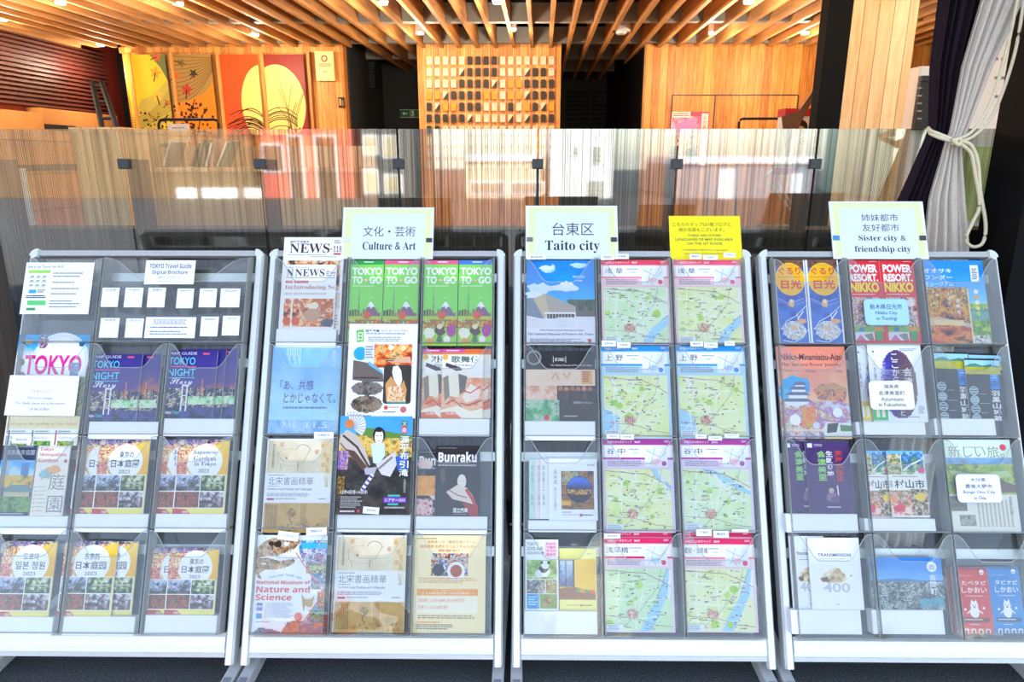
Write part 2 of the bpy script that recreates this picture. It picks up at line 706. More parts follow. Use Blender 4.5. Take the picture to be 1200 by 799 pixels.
# boundaries
struct('wall_back', MB().box(-10, 10, 14.5, 14.7, 0, 3.62), M['charcoal'])
struct('wall_right', MB().box(7.2, 7.4, 3.0, 14.5, 0, 3.62), M['charcoal'])
wl = struct('wall_left', MB().box(-6.55, -6.35, 2.8, 14.5, 0, 3.62), mat('red_lacquer', '#7c2a20', 0.5))
b = MB()
z = 2.15
while z < 3.02:
    b.box(-6.35, -6.27, 2.8, 11.0, z, z + 0.028)
    z += 0.056
b.build('slat_screen', mat('dark_red_slats', '#5a2e24', 0.5), wl)
b = MB()
for k, (y0, y1, z0, z1, d) in enumerate([(2.9, 7.5, 1.72, 2.12, 0.0), (7.5, 9.2, 1.72, 2.06, 0.05), (9.2, 11.0, 1.72, 2.13, 0.0), (2.9, 6.0, 1.3, 1.71, 0.03),
                                         (6.0, 11.0, 1.3, 1.71, 0.0), (2.9, 7.0, 0.85, 1.29, 0.0), (7.0, 11, 0.85, 1.29, 0.02), (2.9, 11, 0.02, 0.84, 0.01)]):
    b.box(-6.35, -6.2 + d, y0, y1 - 0.012, z0, z1)
b.build('stone_cladding', M['tan'], wl)
b = MB()
b.box(-6.2, -6.185, 8.0, 9.9, 1.86, 1.93)
b.box(-6.2, -6.185, 7.4, 10.2, 1.34, 1.42)
b.build('air_grille', M['black'], wl)
struct('wall_stair', MB().box(-6.2, -5.15, 11.2, 11.4, 0, 3.6), M['pillar'])

xa, xb = at(148, 100, 10.3).x, at(404, 100, 10.3).x
wm = struct('wall_mural', MB().box(xa, xb, 10.3, 10.5, 0, 3.3), M['wood'])
MB().box(xa - 0.02, xb + 0.01, 10.27, 10.3, at(270, 62, 10.3).z, 3.0).build('header_board', M['wood'], wm)
for px in (150.5, 200.5, 254.5, 306.5, 361):
    x = at(px, 70, 10.2).x
    MB().box(x - 0.02, x + 0.02, 10.2, 10.27, 0.9, at(270, 61, 10.2).z).build('batten', M['wood'], wm)
xe = at(447, 100, 13.2).x
struct('wall_recess', MB().prism([(xb, 10.5), (xb + 0.02, 10.5), (xe + 0.02, 13.2), (xe, 13.2)], Vector(), Vector((1, 0, 0)), Vector((0, 1, 0)), Vector((0, 0, 1)), 0, 3.5), M['charcoal'])
xt0, xt1 = at(490, 100, 10.4).x, at(657, 100, 10.4).x
struct('wall_recess_back', MB().box(xe, xt0 + 0.5, 13.2, 13.35, 0, 3.5), M['charcoal'])
wt = struct('wall_plaques', MB().box(xt0, xt1, 10.4, 10.6, 0.5, 3.2), M['wood'])
b = MB()
for i in range(17):
    x = xt0 + 0.1 + (xt1 - xt0 - 0.2) * i / 16
    b.box(x - 0.006, x + 0.006, 10.385, 10.4, 0.55, 3.1)
b.build('hanging_rails', M['woodpale'], wt)
xr0, xr1 = at(753, 100, 10.4).x, at(1112, 100, 10.4).x
wr = struct('wall_boards', MB().box(xr0, xr1, 10.4, 10.6, 0.3, 3.2), M['wood'])
b = MB()
da, db, dc, dz = at(785, 150, 10.4).x, at(835, 150, 10.4).x, at(931, 150, 10.4).x, at(850, 112, 10.4).z
b.box(da, dc, 10.39, 10.4, dz, dz + 0.015)
for x in (da, db, dc):
    b.box(x, x + 0.015, 10.39, 10.4, 0.4, dz)
b.build('door_seam', M['steel'], wr)
MB().box(xr0 - 0.02, xr0, 10.35, 14.5, 0, 3.6).build('reveal', M['pillar'], wr)

wp = struct('wall_white', MB().box(at(1100, 100, 7.0).x, 7.2, 7.0, 7.15, 0, 3.3), M['white'])
MB().box(at(1100, 100, 7.0).x, 7.2, 6.96, 7.0, 0.9, at(1150, 172, 7.0).z).build('green_band', mat('leaf_green_panel', '#b9cf8e', 0.7, noise=0.3, scale=3), wp)
b = MB()
for j in range(5):
    for i in range(4):
        q = at(1168 + 8 * i, 25 + 22 * j, 6.99)
        b.box(q.x - 0.012, q.x + 0.012, 6.985, 7.0, q.z - 0.012, q.z + 0.012)
b.build('studs', M['alud'], wp)

# shuttered doorway at the end of the passage
p0, p1 = at(661, 98, 14.4), at(726, 98, 14.4)
d1 = struct('door_1', MB().box(p0.x, p1.x, 14.44, 14.5, 0, p0.z), M['black'])
xm = (p0.x + p1.x) / 2
for x0, x1 in ((p0.x + 0.04, xm - 0.02), (xm + 0.02, p1.x - 0.04)):
    b = MB()
    z = 0.1
    while z < p0.z - 0.12:
        b.frame_box(Vector((0, 14.42, z)), Vector((1, 0, 0)), Vector((0, 0.5, 0.86)), Vector((0, -0.86, 0.5)), x0, x1, 0, 0.075, 0, 0.012)
        z += 0.085
    b.build('shutter_leaf', M['shutter'], d1)

# columns
cx0, cx1 = at(961, 100, 5.0).x, at(989, 100, 5.0).x
struct('column_black', MB().box(cx0, cx1, 5.0, 5.12, 0, 3.6), M['pillar'])
struct('column_wood', MB().box(cx1 + 0.002, at(1064, 100, 5.0).x, 5.0, 5.5, 0, 3.6), M['woodpale'])
struct('wall_side', MB().box(1.635, 2.6, 2.27, 2.47, 0, 2.95), M['pillar'])

# street fronts across the road, seen mirrored in the glass
def refl(px, py, D):
    q = at(px, py, D)
    return Vector((q.x, 2 * GY - D, q.z))


def street_house(name, label, pxa, pxb, D, z1, m, wins, wm_, depth=6.0, z0=0.0, cols=None):
    a, c = refl(pxa, 200, D), refl(pxb, 200, D)
    r = thing(name, ((a.x + c.x) / 2, a.y, 0), label, 'building', 'buildings across the street')
    MB().box(a.x + 0.12, c.x - 0.12, a.y - depth, a.y, z0, z1).build('facade', m, r)
    MB().box(a.x + 0.12, c.x - 0.12, a.y - depth, a.y + 0.12, z1, z1 + 0.25).build('roof_edge', M['white'], r)
    for (x0, y0, x1, y1) in wins:
        p, q = refl(x0, y1, D), refl(x1, y0, D)
        f = MB().box(p.x - 0.06, q.x + 0.06, p.y, p.y + 0.05, p.z - 0.06, q.z + 0.06).build('window', M['white'], r)
        MB().box(p.x, q.x, p.y + 0.05, p.y + 0.07, p.z, q.z).build('pane', wm_, f)
    return r


wg = mat('dark_window', '#34393c', 0.25)
wcream = mat('sunlit_blind', '#fbf8ee', 0.7)
street_house('street_building', 'tan low shop front with three white window blinds, mirrored at the left of the glass', -260, 300, 27, 3.2, mat('tan_render', '#7a6248', 0.8),
             [(212, 222, 229, 246), (241, 222, 277, 246), (290, 222, 305, 246)], wcream)
street_house('street_building', 'salmon pink office block beside the tan shop front', 303, 418, 27, 6.5, mat('salmon_render', '#d9705c', 0.8),
             [(310, 170, 330, 200), (345, 160, 352, 248), (376, 160, 392, 250)], mat('brown_glass', '#5a3e34', 0.3))
street_house('street_building', 'grey block with dark openings and cream balconies, right of the salmon block', 421, 490, 27, 6, mat('grey_render', '#77736c', 0.8),
             [(428, 160, 442, 180), (450, 160, 464, 184), (428, 200, 442, 225), (452, 206, 470, 225)], mat('cream_blind', '#d8c7a2', 0.6))
street_house('street_building', 'low cream building with a white parapet behind the Taito city sign', 542, 638, 27, 1.38, mat('cream_ribs', '#d6c9ae', 0.8),
             [(552, 214, 590, 226), (600, 214, 636, 226)], mat('grey_blind', '#a49c8c', 0.6))
street_house('street_building', 'tall white tower with two small square windows, mirrored in the middle of the glass', 641, 722, 27, 9, mat('white_render', '#eef2ea', 0.8),
             [(671, 172, 678, 181), (694, 172, 705, 190), (687, 212, 708, 234)], mat('stone_blind', '#b9b4a4', 0.6))
street_house('street_building', 'low grey ribbed warehouse mirrored behind the yellow sign', 786, 960, 27, 1.3, mat('ribbed_sheet', '#8b9197', 0.6),
             [(842, 200, 858, 240), (925, 205, 938, 240)], mat('pale_sheet', '#e6ecf2', 0.6))
street_house('street_building', 'pale green sunlit block at the right end of the street', 1040, 1300, 27, 5, mat('pale_green_render', '#cfe0c4', 0.8),
             [(1098, 176, 1112, 200), (1120, 176, 1140, 200), (1090, 220, 1150, 232)], mat('green_blind', '#7fae6a', 0.6))

# glass screen
gs = thing('glass_screen', (0, GY, 0), 'waist to head high clear glass screen striped with fine vertical threads behind the racks', 'glass screen')
clx = [at(px, 193, GY).x for px in (-18, 146, 305, 467, 630, 793, 955, 1118)]
top = at(600, 151, GY).z
edges = clx + [clx[-1] + 0.4]
for i in range(len(edges) - 1):
    MB().box(edges[i] + 0.004, edges[i + 1] - 0.004, GY, GY + 0.01, 0.02, top).build('glass_pane', GLASS, gs)
for i, x in enumerate(clx):
    zc = at(600, 187, GY).z
    MB().box(x - 0.008, x + 0.008, GY + 0.03, GY + 0.16, 0, zc).build('post', M['steel'], gs, bevel=0.002)
    MB().box(x - 0.02, x + 0.02, GY - 0.012, GY + 0.06, zc - 0.033, zc + 0.003).build('clamp', M['steel'], gs, bevel=0.003)

# ------------------------------------------------------------------ furniture and fittings behind the glass
def lamp(px, py, label, z=3.0, size=0.055, at_=None):
    p = at_z(px, py, z) if at_ is None else at_
    r = thing('downlight', p, label, 'ceiling lamp', 'downlights between the louvers')
    b = MB().tube([p + Vector((0, 0, 0.02)), p + Vector((0, 0, 0.22))], size, 16)
    b.build('casing', M['white'], r, smooth=False)
    MB().tube([p + Vector((0, 0, 0.0)), p + Vector((0, 0, 0.02))], size * 0.85, 16).build('lens', LENS, r)
    ld = bpy.data.lights.new('lamp_light', 'POINT')
    ld.energy = LAMP_W
    ld.color = (1.0, 0.83, 0.62)
    ld.shadow_soft_size = 0.06
    lo = bpy.data.objects.new('lamp_light', ld)
    lo.parent = r
    lo.location = (0, 0, -0.3)
    COL.objects.link(lo)
    return r


LENS = bpy.data.materials.new('lamp_lens')
LENS.use_nodes = True
_b = LENS.node_tree.nodes['Principled BSDF']
_b.inputs['Emission Color'].default_value = (1, 0.86, 0.7, 1)
_b.inputs['Emission Strength'].default_value = 6
for px, py, l in [(71, 5, 'lit white downlight over the slatted red wall, nearest the ceiling edge'), (209, 6, 'lit white downlight above the yellow banner'),
                  (299, 42, 'lit white downlight above the red orange banner'), (118, 54, 'pale downlight at the dark stair recess'),
                  (3, 24, 'downlight cut by the left edge of the picture'),
                  (449, 5, 'lit white downlight above the grey recess'), (583, 4, 'lit white downlight above the plaque wall, near its middle'),
                  (600, 36, 'grey cylinder downlight just above the plaque wall'), (492, 40, 'small cylinder downlight at the left corner of the plaque wall'),
                  (877, 4, 'lit white downlight left of the black column'), (943, 40, 'lit white downlight close to the black column, low over the board wall'),
                  (835, 40, 'lit white downlight above the poster on the board wall')]:
    lamp(px, py, l)
for x, y, l in [(-4.6, 4.0, 'added unseen fill downlight out of the picture above the tall cabinet'), (-1.6, 4.0, 'added unseen fill downlight out of the picture above the long counter'),
                (1.7, 4.0, 'added unseen fill downlight out of the picture above the standee'), (3.3, 4.0, 'added unseen fill downlight out of the picture above the wood column'), (5.0, 5.2, 'added unseen fill downlight out of the picture by the white wall')]:
    lamp(0, 0, l, at_=Vector((x, y, 3.0)))  # unseen lamps above the frame, added to brighten the interior
p = at_z(728, 37, 3.0)
r = thing('smoke_detector', p, 'white round detector hanging between louvers over the dark passage', 'detector')
MB().tube([p, p + Vector((0, 0, 0.1))], 0.11, 20).build('body', M['white'], r)
MB().tube([p - Vector((0, 0, 0.03)), p], 0.06, 16).build('sensor', M['cap'], r)
MB().tube([p + Vector((0, 0, 0.1)), p + Vector((0, 0, 0.24))], 0.02, 8).build('stem', M['white'], r)

# four hanging banners on the mural wall
BY = 10.24


def banner(x0, x1, base):
    return Cover((x0, 64, x1, 158), base=base, t=0.01, Y=BY, edge='#3a2a18')


r = random.Random(5)


def leaf(c, cx, cy, s, col, rot=0.0):
    P = []
    for k in range(10):
        a = rot + math.pi * 2 * k / 10
        q = s * (1.0 if k % 2 == 0 else 0.42)
        P.append((cx + q * math.sin(a), cy - q * c.asp * math.cos(a)))
    c.poly(P, col)
    c.line([(cx, cy), (cx - s * 1.3 * math.sin(rot), cy + s * 1.3 * c.asp * math.cos(rot))], s * 0.16, '#3a2410')


def flow(c, f0, f1, n, col):
    for k in range(n):
        t = k / max(n - 1, 1)
        c.line([(x, f0(x) * (1 - t) + f1(x) * t) for x in [i / 14 for i in range(15)]], 0.012, col)


c = banner(152, 199, '#f7cf2b')
c.poly([(0.05, 0.72), (0.3, 0.55), (0.6, 0.5), (1, 0.3), (1, 0.8), (0.6, 0.9), (0.2, 1), (0.02, 1)], '#c9b84e')
flow(c, lambda x: 0.78 - 0.34 * x * x, lambda x: 0.98 - 0.3 * x, 7, '#7b6a2c')
c.poly([(0.62, 0), (1, 0), (1, 0.32), (0.86, 0.16)], '#6d7a44')
for x, y, s, cl, ro in [(0.72, 0.22, 0.17, '#d9a526', 0.3), (0.68, 0.5, 0.18, '#e8c23a', -0.2), (0.92, 0.6, 0.12, '#b9722a', 0.8), (0.8, 0.03, 0.14, '#d8622c', 1.2)]:
    leaf(c, x, y, s, cl, ro)
for k in range(70):
    c.ell(r.uniform(0.12, 0.98), r.uniform(0.72, 0.99), r.uniform(0.016, 0.034), r.choice(['#3a2a12', '#7a4a18', '#241a0c', '#b07a22']), n=6)
c.build('hanging_banner', 'yellow banner with drifting leaves, leftmost on the mural wall', 'banner', 'banners on the mural wall')
c = banner(202, 252, '#b08a46')
flow(c, lambda x: 0.02 + 0.02 * x, lambda x: 0.62 - 0.42 * x * x, 12, '#6f5526')
c.poly([(0, 0.62), (0.45, 0.55), (0.8, 0.46), (1, 0.33), (1, 1), (0, 1)], '#f08c1c')
for x, y, s, cl, ro in [(0.13, 0.26, 0.14, '#d9661f', 0.9), (0.36, 0.43, 0.17, '#c23a1c', 0.2), (0.56, 0.23, 0.12, '#3c3420', 0.6), (0.3, 0.1, 0.12, '#7d6a30', 1.8)]:
    leaf(c, x, y, s, cl, ro)
for k in range(90):
    c.ell(min(0.97, max(0.03, r.gauss(0.45, 0.25))), r.uniform(0.6, 0.98), r.uniform(0.018, 0.04), r.choice(['#3a1a08', '#5a2a0c', '#241206']), n=6)
c.line([(0.1, 1), (0.4, 0.75), (0.52, 0.55)], 0.02, '#2a1406')
c.line([(0.5, 1), (0.6, 0.8), (0.8, 0.65)], 0.02, '#2a1406')
c.build('hanging_banner', 'ochre and orange banner with a red leaf, second from left on the mural wall', 'banner', 'banners on the mural wall')


def moon_side(c, cx, rx, cut):
    P = []
    for k in range(49):
        a = math.pi * 2 * k / 48
        P.append((min(max(cx + rx * math.cos(a), 0.0), 1.0), min(0.62 + 0.5 * math.sin(a), 1.0)))
    c.poly(P[:-1], '#efd878')


c = banner(257, 306, '#f0521c')
moon_side(c, 1.07, 0.55, 0)
for k in range(13):
    y0 = r.uniform(0.72, 0.99)
    a = r.uniform(0.1, 0.45)
    c.line([(a + t * (1 - a), y0 - 0.16 * math.sin(t * 1.6) + 0.18 * t * t) for t in [i / 8 for i in range(9)]], 0.022, '#4a1c10')
c.build('hanging_banner', 'bright red orange banner with half a pale moon, third from left on the mural wall', 'banner', 'banners on the mural wall')
c = banner(309, 359, '#8e2d22')
moon_side(c, 0.33, 0.64, 0)
for k in range(9):
    y0 = r.uniform(0.72, 0.99)
    c.line([(t * 0.75, y0 - 0.12 * math.sin(t * 2.2) + 0.12 * t * t) for t in [i / 8 for i in range(9)]], 0.02, '#5a3a1a')
for k in range(8):
    x0 = r.uniform(0.5, 0.75)
    dx = r.uniform(-0.35, 0.35)
    h = r.uniform(0.3, 0.66)
    c.line([(x0 + dx * t * t, 1 - h * t) for t in [i / 8 for i in range(9)]], 0.016, '#6b5420')
for k in range(25):
    c.ell(r.uniform(0.5, 1), r.uniform(0.9, 1), 0.02, '#3c1c10', n=6)
c.build('hanging_banner', 'maroon banner with pale moon and tall grasses, rightmost on the mural wall', 'banner', 'banners on the mural wall')

c = Cover((370, 60, 392, 95), base='#efcf86', t=0.02, Y=10.25, edge='#b98a3c')
c.rect(0.08, 0.05, 0.92, 0.95, '#f5dc9e').ell(0.5, 0.25, 0.17, '#a5523a').ell(0.5, 0.25, 0.1, '#f5dc9e')
c.lines(0.2, 0.42, 0.85, 0.54, 2, '#7a5a2a', 3, 0.5, 0.1).lines(0.35, 0.66, 0.65, 0.72, 2, '#9a7a4a', 4)
c.build('notice_plaque', 'cream framed notice with a round red emblem on the wood wall right of the banners', 'plaque')
c = Cover((397, 114, 404, 126), base='#2a211c', t=0.02, Y=10.27, edge='#1a1512')
c.rect(0.15, 0.15, 0.45, 0.8, '#c9a26a').rect(0.55, 0.3, 0.85, 0.85, '#8a6a44')
c.build('wall_sign', 'tiny dark sign at the right edge of the mural wall', 'sign')

# air vent and exit sign in the grey recess
p, q = at(419, 104, 12.0), at(440, 70, 12.0)
r_ = thing('air_vent', ((p.x + q.x) / 2, 12.0, p.z), 'black square air vent high in the grey recess', 'vent')
b = MB()
for k in range(9):
    z = p.z + 0.02 + (q.z - p.z - 0.04) * k / 9
    b.box(p.x + 0.03, q.x - 0.03, 12.0, 12.03, z, z + 0.03)
b.build('slats', M['black'], r_)
b = MB()
b.box(p.x, q.x, 12.03, 12.06, p.z, q.z)
b.build('backing', M['pillar'], r_)
c = Cover((469, 128.5, 492, 138), base='#0f7a4a', t=0.06, Y=13.2, edge='#e8efe8')
c.rect(0.0, 0.0, 1, 0.06, '#dfe8df').rect(0.0, 0.94, 1, 1, '#dfe8df')
c.rect(0.52, 0.15, 0.72, 0.85, '#eef6ee')
c.ell(0.56, 0.27, 0.035, '#0f7a4a')
c.line([(0.56, 0.36), (0.58, 0.58), (0.53, 0.82)], 0.04, '#0f7a4a').line([(0.58, 0.56), (0.64, 0.68), (0.66, 0.82)], 0.035, '#0f7a4a').line([(0.5, 0.5), (0.57, 0.42), (0.64, 0.5)], 0.025, '#0f7a4a')
c.line([(0.4, 0.5), (0.22, 0.5)], 0.05, '#eef6ee').poly([(0.24, 0.25), (0.24, 0.75), (0.12, 0.5)], '#eef6ee')
c.build('exit_sign', 'green running figure exit sign on the grey recess wall', 'sign')

# the wall of little wooden plaques
ROWS = ['WWWWWBBBBWWWWWWW', 'WWWWhBBBBWWWhBBW', 'WWWWBBBBhWOOBBBB', 'OOhBBBBOOWOOhBBB', 'BhOOBBBWWWBWOBhO', 'BBBBBhWWWWhWhBBB', 'BBWWWWWWWWWWWWWW', 'WWWWWWWWWWWWWWWW', 'WWWWWWWWWWWWWWWW', 'WWWWWWWWWWWWWWWW']
pm = dict(W=mat('white_plaque', '#dccbad', 0.6), B=mat('black_plaque', '#2c241d', 0.6), O=mat('orange_plaque', '#f0961c', 0.6))
pn = dict(W=('small white plaque in the grid on the wooden plaque wall', 'white plaques on the plaque wall'),
          B=('small black plaque in the grid on the wooden plaque wall', 'black plaques on the plaque wall'),
          O=('small orange plaque in the grid on the wooden plaque wall', 'orange plaques on the plaque wall'),
          h=('small plaque half black and half white in the grid on the wooden plaque wall', 'two tone plaques on the plaque wall'))
proto = {}
for j, row in enumerate(ROWS):
    for i, ch in enumerate(row):
        q = at(503 + 9.55 * i, 71 + 13.5 * j, 10.36)
        if ch not in proto:
            w, h = 0.037, 0.055
            b = MB().prism([(-w, -h), (w, -h), (w, h * 0.82), (w * 0.5, h), (-w * 0.5, h), (-w, h * 0.82)], Vector(), Vector((1, 0, 0)), Vector((0, 0, 1)), Vector((0, -1, 0)), 0, 0.012)
            o = b.build('plaque', pm.get(ch, pm['W']))
            if ch == 'h':
                MB().prism([(-w, -h), (w, -h), (w, h * 0.8)], Vector((0, -0.0125, 0)), Vector((1, 0, 0)), Vector((0, 0, 1)), Vector((0, -1, 0)), 0, 0.001).build('painted_half', pm['B'], o)
            if ch == 'W':
                MB().box(-0.006, 0.006, -0.0135, -0.0125, h * 0.45, h * 0.65).build('hole', pm['B'], o)
            proto[ch] = o
            tag(o, pn[ch][0], 'plaque', pn[ch][1])
            o.location = q
        else:
            o = proto[ch].copy()
            COL.objects.link(o)
            o.location = q
            for k in proto[ch].children:
                d = k.copy()
                COL.objects.link(d)
                d.parent = o

# stair at the black recess
r_ = thing('metal_stair', at(122, 150, 8.5) - Vector((0, 0, at(122, 150, 8.5).z)), 'black metal stair ladder leaning in the dark recess by the red slatted wall', 'ladder')
pa, pb, pc, pd = at(108, 96, 8.8), at(119, 96, 8.8), at(120, 150, 8.2), at(137, 150, 8.2)
for a_, c_ in ((pa, pc), (pb, pd)):
    e = c_ + (c_ - a_) * 2.6
    MB().tube([a_, e], 0.03, 6).build('stringer', M['black'], r_)
for t in (0.1, 0.45, 0.8, 1.15, 1.5, 1.85, 2.2):
    MB().tube([pa + (pc - pa) * t, pb + (pd - pb) * t], 0.02, 6).build('tread', M['black'], r_)

# reception cabinet and long counter
CY = 4.6
a_, c_ = at(83, 150, CY), at(143, 150, CY)
zt = at(110, 149, CY).z
r_ = thing('reception_cabinet', ((a_.x + c_.x) / 2, CY, 0), 'tall ribbed light wood cabinet standing at the left behind the glass', 'cabinet')
MB().box(a_.x, c_.x, CY, CY + 0.9, 0.06, zt - 0.03).build('body', M['counter'], r_)
MB().box(a_.x - 0.01, c_.x + 0.01, CY - 0.01, CY + 0.92, zt - 0.03, zt).build('top', M['woodpale'], r_)
MB().box(a_.x + 0.03, c_.x - 0.03, CY + 0.05, CY + 0.85, 0, 0.06).build('plinth', M['black'], r_)
x0, x1, zc = c_.x + 0.02, at(420, 200, 4.8).x, at(250, 196, 4.8).z
r_ = thing('service_counter', ((x0 + x1) / 2, 4.8, 0), 'long tan counter with a back shelf running right from the tall cabinet', 'counter')
MB().box(x0, x1, 4.8, 5.4, 0.06, zc - 0.03).build('body', mat('tan_laminate', '#c79f66', 0.5, noise=0.05, scale=3), r_)
MB().box(x0, x1, 4.78, 5.42, zc - 0.03, zc).build('worktop', M['woodpale'], r_)
MB().box(x0, x1, 5.36, 5.42, zc, at(250, 171, 5.36).z).build('back_shelf', M['woodpale'], r_)
rr = random.Random(2)
bm_ = [mat('booklet_' + n, h, 0.6) for n, h in (('cream', '#ead9b8'), ('green', '#6f8a5c'), ('grey', '#7a756c'), ('pink', '#d8a890'), ('white', '#eee8da'))]
bx = at(182, 195, 5.15).x
while bx < at(272, 195, 5.15).x:
    tl = rr.uniform(0.2, 0.5)
    b = MB().frame_box(Vector((bx, 5.05, zc + 0.006)), Vector((math.cos(tl), 0, -math.sin(tl))), Vector((0, 1, 0)), Vector((math.sin(tl), 0, math.cos(tl))), 0, 0.012, 0, 0.15, 0, rr.uniform(0.16, 0.2))
    o = b.build('booklet', rr.choice(bm_), origin=Vector((bx, 5.05, zc)))
    tag(o, 'slim booklet leaning in the row on the counter behind the left glass', 'booklet', 'leaning booklets on the counter')
    bx += rr.uniform(0.022, 0.05)
    if abs(bx - at(215, 195, 5.15).x) < 0.03:
        bx += 0.1
# white notice card and frame by the mural
r_ = thing('barrier_frame', at(220, 150, 7.0) - Vector((0, 0, at(220, 150, 7.0).z)), 'thin black rounded frame stand in front of the yellow banners', 'stand')
f = [at(186, 260, 7.0), at(186, 145, 7.0), at(188, 141, 7.0), at(192, 140, 7.0), at(250, 140, 7.0), at(254, 141, 7.0), at(256, 145, 7.0), at(256, 260, 7.0)]
f[0].z = f[-1].z = 0.02
MB().tube(f, 0.014, 8).build('frame', M['black'], r_)
for e in (f[0], f[-1]):
    MB().box(e.x - 0.04, e.x + 0.04, 6.85, 7.15, 0, 0.025).build('foot', M['black'], r_)
c = Cover((198, 145, 222, 166), base='#f6f0e4', t=0.01, Y=6.9)
c.lines(0.2, 0.2, 0.85, 0.3, 1, '#c0805a', 3).lines(0.1, 0.45, 0.9, 0.9, 5, '#8a8078', 4)
c.build('notice_card', 'white printed notice card on the black frame stand before the banners', 'notice')
p = at(26, 197, 3.7)
r_ = thing('light_pole', (at(39, 267, 3.7).x, 3.7, 0), 'slim white pole on a small base behind the leftmost glass', 'pole')
MB().tube([Vector((p.x, 3.7, 0.02)), Vector((p.x, 3.7, p.z))], 0.014, 10).build('shaft', M['tube'], r_)
MB().tube([Vector((p.x, 3.7, 0.0)), Vector((p.x, 3.7, 0.02))], 0.09, 16).build('base', M['tube'], r_)

# poster, frame and standee on the right
c = Cover((785, 131, 829, 196), base='#b9506a', t=0.012, Y=10.38)
c.photo(0, 0.08, 0.78, 0.45, ['#e68fb4', '#f2b9cc', '#d05a8a', '#fbe6ee'], 4, 4)
c.rect(0.02, 0.0, 0.5, 0.1, '#f4ead8').lines(0.05, 0.02, 0.48, 0.09, 2, '#7a3a2a', 4)
c.blob(0.42, 0.27, 0.3, '#ef8ac0', 0.12, 3).photo(0.02, 0.42, 0.76, 0.95, ['#3a2420', '#8a4a3a', '#e8d0a8', '#c44a4a', '#2a1a18'], 7, 8, 0.8)
c.blob(0.16, 0.72, 0.13, '#2a2a30', 0.16).ell(0.16, 0.58, 0.06, '#e8c8a8').blob(0.58, 0.74, 0.13, '#2e2a33', 0.14, 5).ell(0.56, 0.62, 0.055, '#e8c8a8')
c.rect(0.8, 0.03, 0.98, 0.97, '#f2d8d0').vtext('人力車まつり', 0.83, 0.06, 0.95, 0.6, '#c8303a')
c.build('festival_poster', 'pink festival poster fixed to the board wall, half behind the glass', 'poster')
r_ = thing('board_frame', (at(900, 200, 6.8).x, 6.8, 0), 'thin black rounded board frame beside the standee, right part of the glass', 'stand')
f = [at(866, 260, 6.8), at(866, 143, 6.8), at(868, 140, 6.8), at(871, 139, 6.8), at(930, 139, 6.8), at(936, 143, 6.8), at(936, 260, 6.8)]
f[0].z = f[-1].z = 0.02
MB().tube(f, 0.012, 8).build('frame', M['black'], r_)
for e in (f[0], f[-1]):
    MB().box(e.x - 0.04, e.x + 0.04, 6.65, 6.95, 0, 0.025).build('foot', M['black'], r_)
SY = 5.8
q = at(935, 260, SY)
r_ = thing('cardboard_standee', (q.x, SY, 0), 'white standee with a red top and a person picture on folding legs behind the glass', 'standee')
zb, zt = at(935, 197, SY).z, at(935, 127, SY).z
xl, xr = at(918, 160, SY).x, at(957, 160, SY).x
MB().box(xl, xr, SY, SY + 0.16, zb, zt - 0.06).build('board', M['white'], r_)
MB().box(xl - 0.005, xr + 0.005, SY - 0.005, SY + 0.165, zt - 0.06, zt).build('top_band', mat('red_card', '#d3202a', 0.5), r_)
MB().box(xl, xr, SY - 0.005, SY + 0.165, zb - 0.05, zb).build('lower_band', mat('red_card_dull', '#b53038', 0.5), r_)
MB().prism([(at(914, 137, SY).x, at(914, 137, SY).z), (at(934, 128, SY).x, at(934, 130, SY).z), (at(957, 97, SY).x, at(957, 97, SY).z), (at(958, 104, SY).x, at(958, 104, SY).z), (at(944, 128, SY).x, at(944, 128, SY).z), (at(932, 152, SY).x, at(932, 152, SY).z), (at(918, 172, SY).x, at(918, 172, SY).z)],
           Vector((0, SY - 0.03, 0)), Vector((1, 0, 0)), Vector((0, 0, 1)), Vector((0, -1, 0)), 0, 0.02).build('brown_flap', mat('brown_card', '#6f4a34', 0.6), r_)
c = Cover((924, 138, 952, 190), base='#f2ece6', t=0.004, Y=SY - 0.006)
c.ell(0.42, 0.22, 0.32, '#2a2220').ell(0.42, 0.3, 0.22, '#d8b49a').rect(0.34, 0.27, 0.39, 0.29, '#2a2220').rect(0.47, 0.27, 0.52, 0.29, '#2a2220').rect(0.38, 0.39, 0.47, 0.405, '#a05a4a')
c.blob(0.45, 0.68, 0.42, '#e4ded8', 0.22, 4, 0.06).ell(0.62, 0.52, 0.16, '#6a6258').ell(0.62, 0.52, 0.12, '#ece6de').ell(0.62, 0.52, 0.06, '#6a6258')
c.build('person_picture', parent=r_)
for s in (0, 1):
    y = SY + 0.03 + 0.1 * s
    k = [at(906 + 8 * s, 199, y), at(897 + 12 * s, 205, y), at(901 + 10 * s, 214, y), at(936 + 4 * s, 258, y), at(934 + 4 * s, 264, y), at(908 + 3 * s, 266, y)]
    MB().tube(k, 0.009, 6).build('leg', M['cap'], r_)
    k = [at(950, 199, y), at(905, 266, y)]
    MB().tube(k, 0.006, 6).build('strut', M['alud'], r_)
zz = at(920, 266, SY).z
MB().box(at(898, 266, SY).x, at(946, 266, SY).x, SY - 0.05, SY + 0.25, zz - 0.03, zz).build('tray', M['steel'], r_)
MB().tube([Vector((q.x, SY + 0.1, zz - 0.03)), Vector((q.x, SY + 0.1, 0.04))], 0.025, 10).build('stem', mat('red_paint', '#a8382c', 0.5), r_)
MB().box(q.x - 0.2, q.x + 0.2, SY - 0.1, SY + 0.3, 0, 0.04).build('base', M['steel'], r_)

